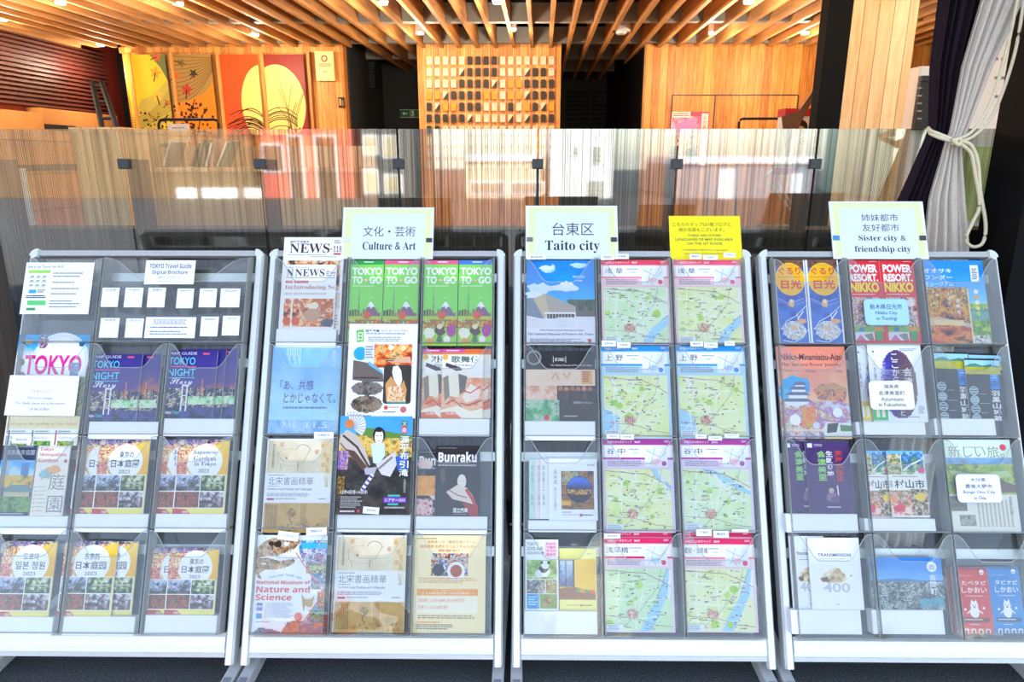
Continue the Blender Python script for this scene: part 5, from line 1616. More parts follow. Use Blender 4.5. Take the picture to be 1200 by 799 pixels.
c.poly([(0.0, 0.14), (0.1, 0.07), (0.22, 0.03), (0.4, 0.04), (0.56, 0.02), (0.63, 0.07), (0.56, 0.12), (0.5, 0.17), (0.4, 0.19), (0.3, 0.22), (0.16, 0.22), (0.0, 0.24)], SK)
c.photo(0, 0.02, 0.64, 0.25, ['#5a3a20', '#a87a4c', '#d8bc96', '#8a6038', '#e8d4b4'], 5, 6, 0.8, mask=inpoly([(0.0, 0.14), (0.1, 0.07), (0.22, 0.03), (0.4, 0.04), (0.56, 0.02), (0.63, 0.07), (0.56, 0.12), (0.5, 0.17), (0.4, 0.19), (0.3, 0.22), (0.16, 0.22), (0.0, 0.24)]), cell=1.1)
jaw = [(0.0, 0.24), (0.18, 0.24), (0.34, 0.27), (0.54, 0.24), (0.56, 0.28), (0.46, 0.33), (0.3, 0.36), (0.14, 0.36), (0.06, 0.4), (0.1, 0.46), (0.04, 0.44), (0.0, 0.38)]
c.photo(0, 0.22, 0.58, 0.46, ['#5a3a20', '#a07044', '#d0b088', '#7a5430', '#c8a47a'], 15, 6, 0.8, mask=inpoly(jaw), cell=1.1)
c.blob(0.3, 0.095, 0.055, '#2a1c12', 0.035, 3).blob(0.2, 0.09, 0.04, '#3a2818', 0.025, 5).blob(0.42, 0.09, 0.04, '#f0ece8', 0.02, 6).blob(0.12, 0.3, 0.04, '#e8e0d8', 0.012, 7)
for k in range(7):
    x = 0.33 + 0.04 * k
    c.poly([(x, 0.2 - 0.012 * k), (x + 0.025, 0.195 - 0.012 * k), (x + 0.016, 0.24 - 0.012 * k)], '#f4efe6')
    c.poly([(x, 0.27 - 0.003 * k), (x + 0.02, 0.27 - 0.003 * k), (x + 0.012, 0.225 - 0.003 * k)], '#f4efe6')
for i, ch in enumerate('Come and visit us!'):
    if ch != ' ':
        x = 0.2 + 0.026 * i
        dy = -0.03 * math.sin(math.pi * i / 17)
        c.text(ch, x, 0.435 + dy - (0.01 if ch in 'Cdtv' else 0), x + 0.02, 0.455 + dy, '#6ab0d8', 0.01)
RD = '#e8604c'
c.text(bold('National Museum of'), 0.04, 0.47, 0.79, 0.51, RD).text(bold('Nature and'), 0.04, 0.53, 0.79, 0.595, RD).text(bold('Science'), 0.04, 0.61, 0.54, 0.675, RD)
c.rect(0.06, 0.7, 0.14, 0.73, '#2f9fe0').rect(0.06, 0.745, 0.14, 0.78, '#2f9fe0').rect(0.06, 0.81, 0.14, 0.86, '#2f9fe0').lines(0.18, 0.7, 0.58, 0.86, 9, '#c8ccd8', 4).lines(0.06, 0.89, 0.3, 0.905, 1, '#b0b4c0', 5)
c.poly([(0.68, 0.61), (0.73, 0.66), (0.82, 0.66), (0.86, 0.62), (0.84, 0.74), (0.78, 0.74), (0.74, 0.72), (0.72, 0.79), (0.7, 0.72)], '#c8a86a').ell(0.65, 0.84, 0.055, '#f0684a')
c.photo(0.4, 0.86, 1, 1, ['#a85a3a', '#d8855a', '#6a6a8a', '#e8b090'], 17, 5, 0.7, mask=inpoly([(0.42, 1), (0.5, 0.9), (0.62, 0.88), (1, 0.9), (1, 1)])).photo(0.0, 0.93, 0.42, 1, ['#3a4a5a', '#7a88a0', '#2a3440'], 18, 5, 0.7, mask=inpoly([(0.05, 1), (0.1, 0.95), (0.3, 0.97), (0.42, 1)]))
c.build('museum_leaflet', 'white leaflet with a dinosaur skull and red title, bottom left of second rack', 'leaflet', GA)
c = Cover((482, 627, 569, 742), w=FRONT, base='#fbe7b4', t=0.002)
c.lines(0.05, 0.03, 0.35, 0.05, 1, '#b08a4a', 3).text('福島県への「復興交流ツアー」', 0.2, 0.055, 0.84, 0.085, '#d87a4a', 0.01).text('福島感想 会議を食べようキャンペーン', 0.1, 0.1, 0.92, 0.135, '#e08a3a', 0.015).text('開催中！', 0.36, 0.145, 0.64, 0.175, '#e08a3a', 0.015)
c.photo(0.26, 0.19, 0.76, 0.42, ['#f0f4fa', '#5a7ac0', '#3a2a2a', '#e8e0d8', '#c86a2a', '#2a2a3a', '#e8b84a'], 6, 5, 0.95, gy=0.1).ell(0.6, 0.37, 0.12, '#f4f2f0').ell(0.6, 0.37, 0.08, '#b8542a').ell(0.36, 0.36, 0.08, '#2a2022')
c.lines(0.1, 0.44, 0.9, 0.5, 3, '#d8a878', 4).rect(0.08, 0.555, 0.9, 0.62, '#f4a03a').text('ツアーの発表 キャンペーン', 0.3, 0.56, 0.7, 0.58, '#fdf0d8').text('うえの商品合計 5,000円 贈答！！', 0.14, 0.585, 0.84, 0.612, '#fdf4e4', 0.01)
c.rect(0.08, 0.63, 0.9, 0.8, '#fbf0d8').text('【宿泊券】1人1泊 4,000円 2泊 7,000円 割引', 0.1, 0.65, 0.72, 0.69, '#e0603a', 0.005).text('【日帰り】1人1泊 2,000円 割引', 0.1, 0.72, 0.5, 0.76, '#e0603a', 0.005).lines(0.1, 0.82, 0.9, 0.86, 2, '#a88a6a', 7)
c.rect(0.08, 0.88, 0.4, 0.9, '#f4c070').lines(0.08, 0.91, 0.6, 0.97, 3, '#8a7a6a', 8)
c.build('campaign_flyer', 'pale yellow campaign flyer with an orange band, bottom right of second rack', 'flyer', GA)
# ---- rack 3
sign((616, 241, 724, 318), [('台東区', 0.29, 0.26, 0.74, 0.455, INK, 0.0), (ser('Taito city'), 0.21, 0.53, 0.80, 0.72, '#26262e', 0.0)],
     'white sign reading Taito city above the third rack', clip_l='#77756a')
c = Cover((785, 253, 869, 318), w=0.004, base='#fbea1e', t=0.002)
c.text('こちらのマップは1階フロアに', 0.05, 0.12, 0.87, 0.19, '#5a5a2a', 0.005).text('他の言語もございます。', 0.13, 0.215, 0.77, 0.285, '#5a5a2a', 0.005)
c.text('THERE ARE OTHER', 0.25, 0.335, 0.72, 0.375, '#5a6a4a', 0.015).text('LANGUAGES OF MAP AVAILABLE', 0.08, 0.405, 0.88, 0.45, '#5a6a4a', 0.015).text('ON THE 1ST FLOOR.', 0.24, 0.48, 0.74, 0.525, '#5a6a4a', 0.015)
c.text('日本語/簡体字/繁体字/Korean/English', 0.17, 0.6, 0.8, 0.64, '#4a5a5a').text('Spanish/Italian/German/French', 0.2, 0.665, 0.78, 0.7, '#4a5a5a')
c.build('yellow_notice', 'bright yellow notice about maps in other languages on the third rack', 'sign', 'signs on top of the racks')

tabcard((617, 298.5, 640, 304), 'MUSEUM', 'white tab above the blue sky museum leaflet', 0.047)
c = Cover((617, 305, 697, 404), w=FRONT, base='#eceaf4', t=0.003)
c.photo(0, 0, 1, 0.62, ['#1487e0', '#1a9aec', '#35b4f4', '#6accf8'], 3, 2, 0.25, gy=0.9, bias=0.42, sp=0.02)
c.photo(0.2, 0.02, 0.44, 0.15, ['#eef4fb', '#bcd8f0', '#8cc0ec'], 5, 4, 0.5, mask=lambda x, y: noise2(np.array(x), np.array(y), 3, 9) > 0.5 and inell(0.32, 0.09, 0.11, 0.06)(x, y))
c.blob(0.3, 0.09, 0.1, '#d8eaf8', 0.03, 4, 0.3).blob(0.78, 0.06, 0.12, '#bcdcf4', 0.03, 6, 0.3).blob(0.55, 0.33, 0.2, '#e8f2fb', 0.045, 5, 0.3).blob(0.6, 0.29, 0.1, '#f4f8fc', 0.04, 9, 0.3).blob(0.2, 0.34, 0.22, '#dcecf8', 0.06, 12, 0.3).blob(0.12, 0.42, 0.14, '#eef4fa', 0.04, 13, 0.3)
c.poly([(0.6, 0.52), (0.7, 0.49), (0.85, 0.48), (1, 0.47), (1, 0.64), (0.6, 0.64)], '#2f4030').photo(0.6, 0.47, 1, 0.64, ['#22301f', '#3f5436', '#5f6a50', '#2a2c28'], 8, 8, 0.9)
c.poly([(0.1, 0.46), (0.27, 0.4), (0.72, 0.55), (0.72, 0.62), (0.26, 0.63)], '#b5a79a').poly([(0.0, 0.46), (0.1, 0.46), (0.26, 0.63), (0.26, 0.7), (0.0, 0.66)], '#7f8a9c').poly([(0.1, 0.46), (0.27, 0.4), (0.33, 0.6), (0.26, 0.7)], '#d0bc98')
c.rect(0.26, 0.62, 0.72, 0.64, '#f2f0f0').rect(0.3, 0.64, 0.7, 0.7, '#4a4640').rect(0.72, 0.6, 1, 0.67, '#6a5f56')
for k in range(8):
    c.rect(0.33 + 0.045 * k, 0.64, 0.34 + 0.045 * k, 0.7, '#c8c0b8')
c.photo(0, 0.68, 1, 0.8, ['#d8d4dc', '#e8e6ee', '#c8c4d0'], 10, 3, 0.4, mask=lambda x, y: y > 0.7 - 0.03 * x)
c.text(ser('WORLD HERITAGE'), 0.68, 0.185, 0.86, 0.215, '#d8ecfa').text(ser('in Ueno'), 0.7, 0.23, 0.82, 0.255, '#d8ecfa')
c.text(ser('First World Cultural Heritage in Tokyo'), 0.2, 0.82, 0.83, 0.845, '#5a5a6c').text(ser('The National Museum of Western Art, Tokyo'), 0.02, 0.862, 0.97, 0.895, '#4a4a60').lines(0.05, 0.93, 0.85, 0.99, 4, '#8a8a98', 3).rect(0.89, 0.93, 0.94, 0.98, '#d84a4a')
c.build('museum_leaflet', 'museum leaflet with blue sky over a low grey building, third rack top left', 'leaflet', GA)

ROADS = [[(0, 0.2), (0.5, 0.25), (1, 0.22)], [(0, 0.52), (0.6, 0.56), (0.95, 0.5)], [(0.22, 0), (0.18, 0.5), (0.2, 1)], [(0.42, 0), (0.46, 1)], [(0.66, 0), (0.58, 0.45), (0.5, 0.8)], [(0, 0.78), (0.5, 0.82), (0.8, 0.78)], [(0.05, 0.98), (0.35, 0.6), (0.7, 0.3)]]


def townmap(box, w, title, band, pale, variant, ground, river, seed, t=0.003, backing=False, sub='MAP'):
    c = Cover(box, w=w, base=pale, t=t)
    c.rect(0, 0, 1, 0.062, band).text('台東区まち歩きマップ', 0.07, 0.018, 0.42, 0.046, '#f8eaf0', 0.01).text(sub, 0.46, 0.02, 0.54, 0.044, '#f8eaf0', 0.01).lines(0.88, 0.015, 0.96, 0.04, 2, '#f4d8e0', 3)
    c.rect(0.03, 0.075, 0.97, 0.2, '#f8f8fb')
    n = len(title)
    ww = 0.115 if n <= 3 else 0.1
    if n == 2:
        c.text(title[0], 0.06, 0.1, 0.165, 0.165, '#33313c', 0.005).text(title[1], 0.215, 0.1, 0.32, 0.165, '#33313c', 0.005)
    else:
        c.text(title, 0.05, 0.1, 0.05 + min(0.32, ww * n), 0.165, '#33313c', 0.005)
    c.lines(0.38, 0.105, 0.57, 0.125, 1, '#6a8ab0', seed).text('〜台東区〜', 0.41, 0.138, 0.54, 0.158, '#6a7a90')
    c.rect(0.0, 0.2, 1, 0.222, band if variant != 0 else '#ef8a98').rect(0.6, 0.085, 0.92, 0.3, '#f4f4f6').photo(0.61, 0.09, 0.91, 0.295, ['#f6f6f4', '#e8ecf0', '#dfe4e4'], seed, 4, 0.5)
    c.line([(0.62, 0.12), (0.72, 0.16), (0.7, 0.24), (0.76, 0.29)], 0.006, '#5a5a68').line([(0.75, 0.1), (0.72, 0.16), (0.82, 0.2), (0.9, 0.14)], 0.006, '#6a7a8a').line([(0.66, 0.27), (0.74, 0.22), (0.88, 0.25)], 0.006, '#5a5a68').rect(0.72, 0.215, 0.81, 0.27, '#a8d0ee' if variant in (1, 3) else '#f4b8c4').ell(0.87, 0.265, 0.035, band)
    c.lines(0.07, 0.235, 0.56, 0.3, 4, '#8a8a98', seed + 1, 0.5, 0.1)
    X0, X1, Y0, Y1 = 0.03, 0.96, 0.325, 0.985
    c.photo(X0, Y0, X1, Y1, ground, seed + 2, 4, 0.55, sp=0.05)
    tr = lambda P: [(X0 + a * (X1 - X0), Y0 + b * (Y1 - Y0)) for a, b in P]
    rr = random.Random(seed)
    if river:
        c.poly(tr(river), '#a6d6f6')
        c.line(tr([river[0], river[1]]), 0.01, '#7fa8d8')
        c.line(tr([(min(1, river[0][0] + 0.12), 0.02), (min(1, river[1][0] + 0.16), 0.5)]), 0.04, '#f0f0ea')
    for i, R_ in enumerate(ROADS):
        ox, oy = rr.uniform(-0.05, 0.05), rr.uniform(-0.05, 0.05)
        c.line(tr([(min(1, max(0, a + ox)), min(1, max(0, b + oy))) for a, b in R_]), 0.011, '#fbfbf4')
    for k in range(10):
        a, b = rr.uniform(0, 0.8), rr.uniform(0, 0.95)
        c.line(tr([(a, b), (min(1, a + rr.uniform(0.05, 0.3)), min(1, b + rr.uniform(-0.05, 0.08) if b > 0.05 else b))]), 0.005, '#f8f8f0')
    c.line(tr([(0, 0.03), (0.4, 0.07), (0.6, 0.08), (0.85, 0.2), (1, 0.3)]), 0.007, '#b05a5a').line(tr([(0.0, 0.76), (0.45, 0.8), (0.75, 0.9), (1, 0.93)]), 0.006, '#a86a6a').line(tr([(0.2, 1), (0.5, 0.7), (0.8, 0.3), (0.86, 0)]), 0.005, '#8a9aa8')
    for k in range(5):
        a, b = rr.uniform(0.05, 0.9), rr.uniform(0.1, 0.9)
        c.blob(X0 + a * (X1 - X0), Y0 + b * (Y1 - Y0), rr.uniform(0.02, 0.06), rr.choice(['#b4dc5a', '#a8d84a', '#bfe070']), None, k + seed, 0.3)
    for k in range(46):
        a, b = X0 + rr.uniform(0.02, 0.93) * (X1 - X0), Y0 + rr.uniform(0.02, 0.95) * (Y1 - Y0)
        col = rr.choice(['#5a4a3a', '#7a5a4a', '#c85a5a', '#4a6a8a', '#3a3a4a', '#e07a9a', '#5ab0d8', '#8a6a3a'])
        c.rect(a, b, a + rr.uniform(0.012, 0.03), b + rr.uniform(0.006, 0.016), col)
    for k in range(40):
        a, b = X0 + rr.uniform(0.02, 0.85) * (X1 - X0), Y0 + rr.uniform(0.02, 0.96) * (Y1 - Y0)
        c.lines(a, b, a + rr.uniform(0.03, 0.09), b + 0.009, 1, '#7f7f8a', k, 0.9, 0.1)
    c.photo(X0 + 0.28, Y0 + 0.42, X0 + 0.46, Y0 + 0.54, ['#d8a08a', '#f0dcc8', '#b85a4a', '#e8c0a8', '#8a5a4a'], seed + 9, 5, 0.9, mask=inell(X0 + 0.37, Y0 + 0.48, 0.08, 0.05))
    c.rect(X0, 0.91, X0 + 0.24, Y1, '#e8eef6').lines(X0 + 0.02, 0.92, X0 + 0.22, 0.98, 4, '#8a90a0', seed + 4)
    return c


GR1 = ['#c7e69a', '#d9efb4', '#e2f2cc', '#cdeab0']
GR2 = ['#d6e47e', '#e6efa6', '#eef2c4', '#dcebc0']
RV1 = [(0.95, 0.0), (0.8, 0.45), (0.6, 0.8), (0.52, 1), (0.68, 1), (0.78, 0.8), (0.95, 0.4), (1, 0.2), (1, 0)]
RV2 = [(1, 0.5), (0.88, 0.62), (0.72, 0.75), (0.6, 1), (0.74, 1), (0.86, 0.8), (1, 0.68)]
RV3 = [(0.0, 0.55), (0.12, 0.6), (0.22, 0.66), (0.24, 0.85), (0.12, 1), (0.0, 1)]
MG = 'folded town maps in the Taito city rack'
townmap((705, 304.5, 785, 404), FRONT, '浅草', '#e8455a', '#f6c8d0', 0, ['#cdeab4', '#dff0cc', '#e6f2da'], RV2, 11).build('town_map', 'red edged 浅草 town map in the top row, middle pocket', 'map', MG)
townmap((791, 304.5, 870, 404), FRONT, '浅草', '#ee5a7c', '#f8d0da', 0, GR2, RV2, 12).build('town_map', 'pink red edged 浅草 town map in the top row, right pocket under the yellow notice', 'map', MG)
townmap((705, 405, 786, 514), FRONT, '上野', '#1f8fd6', '#b8dcf4', 1, GR2, RV3, 13).build('town_map', 'blue edged 上野 town map in the second row, middle pocket', 'map', MG)
townmap((793, 405, 875, 514), FRONT, '上野', '#1f94dc', '#b8dcf4', 1, GR2, RV3, 14, sub='ENG').build('town_map', 'blue edged 上野 town map in the second row, right pocket', 'map', MG)
townmap((707, 514.5, 790, 624), FRONT, '谷中', '#a8328c', '#e4cdea', 2, GR2, [(0.7, 0.0), (0.82, 0.2), (1, 0.36), (1, 0.28), (0.86, 0.1), (0.78, 0)], 15).build('town_map', 'purple edged 谷中 town map in the third row, middle pocket', 'map', MG)
townmap((798, 514.5, 882, 624), FRONT, '谷中', '#b03a94', '#e8d0ec', 2, GR1, [(0.3, 0.0), (0.6, 0.22), (1, 0.42), (1, 0.36), (0.7, 0.16), (0.45, 0)], 16, sub='ENG').build('town_map', 'purple edged 谷中 town map in the third row, right pocket', 'map', MG)
townmap((706.5, 622, 789, 738), BACK, '浅草橋', '#e01a5a', '#f4b8cc', 0, GR1, RV1, 17).build('town_map', 'crimson edged town map peeking out behind its twin, bottom row middle', 'map', MG)
townmap((707, 630, 789.5, 741), FRONT, '浅草橋', '#e6185c', '#f0d4e4', 3, ['#cdeab0', '#d6eebc', '#d0ecc0', '#c4e6b4'], RV1, 18).build('town_map', 'crimson edged 浅草橋 town map in front, bottom row middle', 'map', MG)
townmap((798, 622, 884, 738), BACK, '蔵前', '#d81a56', '#f4b8cc', 0, GR2, RV1, 19).build('town_map', 'crimson edged town map peeking out behind its twin, bottom row right', 'map', MG)
townmap((799, 631, 886, 741), FRONT, '蔵前・浅草橋', '#e6205f', '#f2d4dc', 0, GR2, RV1, 20).build('town_map', 'crimson edged 蔵前・浅草橋 town map in front, bottom row right', 'map', MG)
for b_, s, l in [((704, 298, 720, 304.5), 'ENGLISH', 'first white tab above the middle 浅草 map'), ((721, 297.5, 737, 303.5), '日本語', 'second white tab above the middle 浅草 map'),
                 ((808, 297.5, 822, 303.5), '簡体字', 'left white tab above the right 浅草 map'), ((824, 299, 841, 304.5), '繁体字', 'middle white tab above the right 浅草 map'), ((848, 296, 862, 301.5), '한국어', 'right white tab above the right 浅草 map'),
                 ((705, 399, 722, 406), 'ENGLISH', 'first white tab above the middle 上野 map'), ((723, 401, 739, 407.5), '日本語', 'second white tab above the middle 上野 map'),
                 ((809, 400, 824, 406), '簡体字', 'left white tab above the right 上野 map'), ((825, 401.5, 841, 407.5), '繁体字', 'middle white tab above the right 上野 map'), ((849, 399.5, 861, 405), '한국어', 'right white tab above the right 上野 map'),
                 ((711, 508.5, 726, 514), 'ENGLISH', 'first white tab above the middle 谷中 map'), ((727, 509, 743, 515), '日本語', 'second white tab above the middle 谷中 map'),
                 ((815, 509, 828, 514), '簡体字', 'left white tab above the right 谷中 map'), ((830, 511, 846, 516), '繁体字', 'middle white tab above the right 谷中 map'), ((849, 508.5, 866, 513), '한국어', 'right white tab above the right 谷中 map'),
                 ((708, 625, 727, 631), 'ENGLISH', 'white ENGLISH tab on the hindmost crimson map, bottom middle'),
                 ((816, 620, 834, 628), '繁体字', 'left white tab before the hindmost crimson map, bottom right'), ((836, 622, 854, 630), '簡体字', 'middle white tab before the hindmost crimson map, bottom right'), ((858, 620, 877, 623), ' ', 'plain white tab edge above the crimson maps, bottom right')]:
    tabcard(b_, s, l, 0.0475)

c = Cover((616, 411, 697.5, 493.5), w=FRONT, base='#2a2829', t=0.003)
c.photo(0, 0, 1, 0.27, ['#1f1d1e', '#2c292a', '#383435'], 3, 3, 0.4).ell(0.12, 0.1, 0.11, '#8a8684').ell(0.12, 0.1, 0.08, '#3a3636').text(ser('ART & BOOKS'), 0.42, 0.1, 0.56, 0.15, '#e8e4e0').line([(0.4, 0.08), (0.4, 0.17)], 0.008, '#d8d4d0').line([(0.58, 0.08), (0.58, 0.17)], 0.008, '#d8d4d0').text(ser('The National Museum of Western Art, Tokyo'), 0.36, 0.195, 0.96, 0.225, '#c8c4c0')
c.photo(0, 0.27, 1, 0.5, ['#e0bfa4', '#edd2bc', '#d8b094'], 5, 4, 0.4).rect(0.36, 0.29, 0.5, 0.44, '#e8c4a8').rect(0.52, 0.29, 0.66, 0.44, '#ecc8ac').line([(0.38, 0.4), (0.43, 0.32), (0.48, 0.42)], 0.01, '#7a5a4a').line([(0.54, 0.32), (0.6, 0.4), (0.64, 0.31)], 0.01, '#7a5a4a').rect(0.8, 0.28, 0.96, 0.48, '#e8a86a').lines(0.82, 0.3, 0.94, 0.46, 5, '#8a5a3a', 5)
c.photo(0, 0.5, 0.45, 0.7, ['#e8b49a', '#d89478', '#f0d0bc', '#b87a5c'], 6, 3, 0.6).photo(0.45, 0.5, 1, 1, ['#1a1617', '#2a2022', '#3f2a22', '#1f1a1b'], 8, 4, 0.6)
for k in range(6):
    c.ell(0.5 + 0.085 * k, 0.545 + 0.01 * (k % 2), 0.035, ['#b8704c', '#c88460', '#a86444'][k % 3], 0.04).rect(0.475 + 0.085 * k, 0.57, 0.53 + 0.085 * k, 0.7, ['#3f2c24', '#57382a', '#2e2320'][k % 3])
c.photo(0, 0.7, 0.48, 1, ['#3f8a5a', '#6ab07a', '#b8d0b8', '#2f6a44'], 11, 4, 0.7).ell(0.3, 0.95, 0.04, '#d83a3a').text('本館案内のごあんない', 0.68, 0.72, 0.96, 0.755, '#d8d0cc').lines(0.55, 0.92, 0.75, 0.95, 1, '#b8b0b0', 3)
c.build('museum_leaflet', 'dark museum leaflet with pink panels and a row of figures, third rack second row', 'leaflet', GA)
riser((615, 493.5, 697.5, 516), 'white riser block under the dark museum leaflet')
for i, (b_, base, ink, l) in enumerate([((620, 538, 654, 608), '#cfeae0', '#7aa898', 'mint green museum leaflet, hindmost at the left of the third row'), ((627, 538, 664, 608), '#f4e4ea', '#c89aa8', 'pale pink museum leaflet second from the left in the third row'), ((633, 538, 670, 608), '#eef0f4', '#8a8f98', 'white museum leaflet just behind the one with the glass globe')]):
    c = Cover(b_, w=0.010 + 0.005 * i, base=base, t=0.003)
    c.vtext('常設展のご案内', 0.06, 0.1, 0.16, 0.8, ink)
    c.build('museum_leaflet', l, 'leaflet', GA)
c = Cover((643, 537.5, 700, 610), w=FRONT, base='#f2f4f8', t=0.003)
c.vtext('美術館', 0.1, 0.18, 0.18, 0.42, '#7a7f88').vtext('創立記念展示', 0.1, 0.46, 0.17, 0.85, '#9aa0a8').text('東京都', 0.8, 0.085, 0.95, 0.12, '#6a7078')
PX = (0.26, 0.2, 0.93, 0.82)
c.photo(*PX, ['#2a1a0e', '#5a3a1c', '#a8702a', '#3a2a1a'], 4, 5, 0.8, gy=0.3).photo(0.28, 0.2, 0.55, 0.42, ['#3a4a3a', '#8ab0a0', '#c8a04a', '#2a3a2a'], 6, 6, 0.9).rect(0.56, 0.22, 0.6, 0.4, '#7fc0b8')
c.ell(0.63, 0.5, 0.27, '#16305c').photo(0.34, 0.3, 0.93, 0.72, ['#2f6ae0', '#1a3f9a', '#101c3a', '#0c1018', '#1a1410'], 9, 3, 0.25, gy=1.3, bias=0.5, mask=inell(0.63, 0.5, 0.26, 0.205)).photo(0.36, 0.5, 0.92, 0.6, ['#c87a2a', '#3a2414', '#f0b04a', '#1a120c'], 12, 7, 0.9, mask=inell(0.63, 0.53, 0.25, 0.06)).rect(0.26, 0.68, 0.45, 0.76, '#e0a83a')
c.lines(0.27, 0.86, 0.48, 0.88, 1, '#6a7080', 3).lines(0.27, 0.9, 0.75, 0.92, 1, '#9aa0a8', 5).ell(0.66, 0.91, 0.03, '#c03a4a').lines(0.7, 0.9, 0.94, 0.93, 1, '#7a4a5a', 5)
c.build('museum_leaflet', 'white museum leaflet with a photographed glass globe, third rack third row', 'leaflet', GA)
riser((619, 610, 699, 623.5), 'white riser block under the glass globe leaflet')
c = Cover((655.5, 642.5, 699, 716), w=BACK, base='#f2eb8e', t=0.004)
c.text('english', 0.74, 0.07, 0.88, 0.1, '#8a7a3a').photo(0.02, 0.17, 0.97, 0.82, ['#f0b81e', '#f8c832', '#f4bc24'], 3, 3, 0.3).rect(0.0, 0.19, 0.4, 0.62, '#3a5a90').photo(0.02, 0.2, 0.38, 0.6, ['#b8d8f0', '#5a8ac8', '#2f4a8a'], 5, 3, 0.4, gy=0.9).rect(0.16, 0.19, 0.19, 0.64, '#2a2a3a').rect(0.36, 0.17, 0.41, 0.66, '#2a2a3a').poly([(0.0, 0.64), (0.42, 0.62), (0.97, 0.7), (0.97, 0.82), (0.0, 0.82)], '#8a4a34')
for x, k in ((0.45, '#3a9a4a'), (0.56, '#e88a2a'), (0.68, '#2f8a4a'), (0.82, '#d83a3a')):
    c.poly([(x, 0.64 + 0.04 * (x - 0.4)), (x + 0.12, 0.65 + 0.04 * (x - 0.4)), (x + 0.12, 0.71 + 0.06 * (x - 0.4)), (x, 0.69 + 0.06 * (x - 0.4))], k)
c.lines(0.2, 0.9, 0.6, 0.92, 1, '#8a7a3a', 3).ell(0.58, 0.91, 0.03, '#c85a3a').lines(0.62, 0.9, 0.92, 0.93, 1, '#7a6a3a', 5)
c.build('museum_leaflet', 'yellow leaflet with a photo of a yellow room and coloured seats, third rack bottom', 'leaflet', GA)
c = Cover((615.5, 632, 654.5, 715.5), w=FRONT, base='#f0f2f5', t=0.003)
for i, s in enumerate(('TOKYO', 'ZOOS AND', 'AQUARIUM')):
    c.text(s, 0.05, 0.04 + 0.065 * i, (0.4, 0.54, 0.56)[i], 0.09 + 0.065 * i, '#5a6a78', 0.02)
c.rect(0.6, 0.03, 0.96, 0.25, '#f6c8d4')
for i, s in enumerate(('English', '繁體字', '한국어', '简体字')):
    c.text(s, 0.64, 0.045 + 0.05 * i, 0.92, 0.08 + 0.05 * i, '#c8405a', 0.01)
c.photo(0.05, 0.29, 0.95, 0.56, ['#3f6a2a', '#7fae4a', '#a8c87a', '#c8d8b8'], 5, 6, 0.8).blob(0.55, 0.46, 0.2, '#f2f0ee', 0.075, 4, 0.1).blob(0.55, 0.42, 0.15, '#262426', 0.05, 6, 0.15).ell(0.6, 0.36, 0.12, '#f6f4f2').ell(0.5, 0.33, 0.04, '#201e20').ell(0.7, 0.33, 0.04, '#201e20').blob(0.4, 0.49, 0.09, '#e0e8ee', 0.06, 7)
c.photo(0.05, 0.57, 0.6, 0.76, ['#d8d8d4', '#8a8a84', '#3a3a3a', '#c0c0b8'], 7, 7, 0.9).photo(0.62, 0.57, 0.95, 0.76, ['#5a7a3a', '#c8a86a', '#3a4a2a', '#e0d0a0'], 9, 6, 0.9).rect(0.05, 0.77, 0.42, 0.97, '#1f8fd0').lines(0.09, 0.8, 0.36, 0.94, 4, '#bfe4f6', 3).photo(0.44, 0.77, 0.95, 0.97, ['#3f7a2a', '#6a9a3a', '#4a8a30'], 11, 5, 0.6).blob(0.68, 0.86, 0.12, '#7a4a22', 0.05, 5).ell(0.74, 0.85, 0.06, '#c8965a').blob(0.6, 0.92, 0.06, '#b8844a', 0.03, 3)
c.build('zoo_leaflet', 'white zoo leaflet with panda and lion pictures, bottom left of third rack', 'leaflet', GA)
riser((614.5, 716, 700, 743), 'white riser block under the zoo and yellow leaflets')
# ---- rack 4
sign((974, 236, 1085, 318), [('姉妹都市', 0.33, 0.181, 0.72, 0.288, INK, 0.0), ('友好都市', 0.33, 0.325, 0.72, 0.432, INK, 0.0), (ser('Sister city &'), 0.28, 0.486, 0.78, 0.584, '#26262e', 0.0), (ser('friendship city'), 0.23, 0.638, 0.82, 0.745, '#26262e', 0.0)],
     'white sign reading Sister city & friendship city above the right rack', clip_l='#3a8ad0')


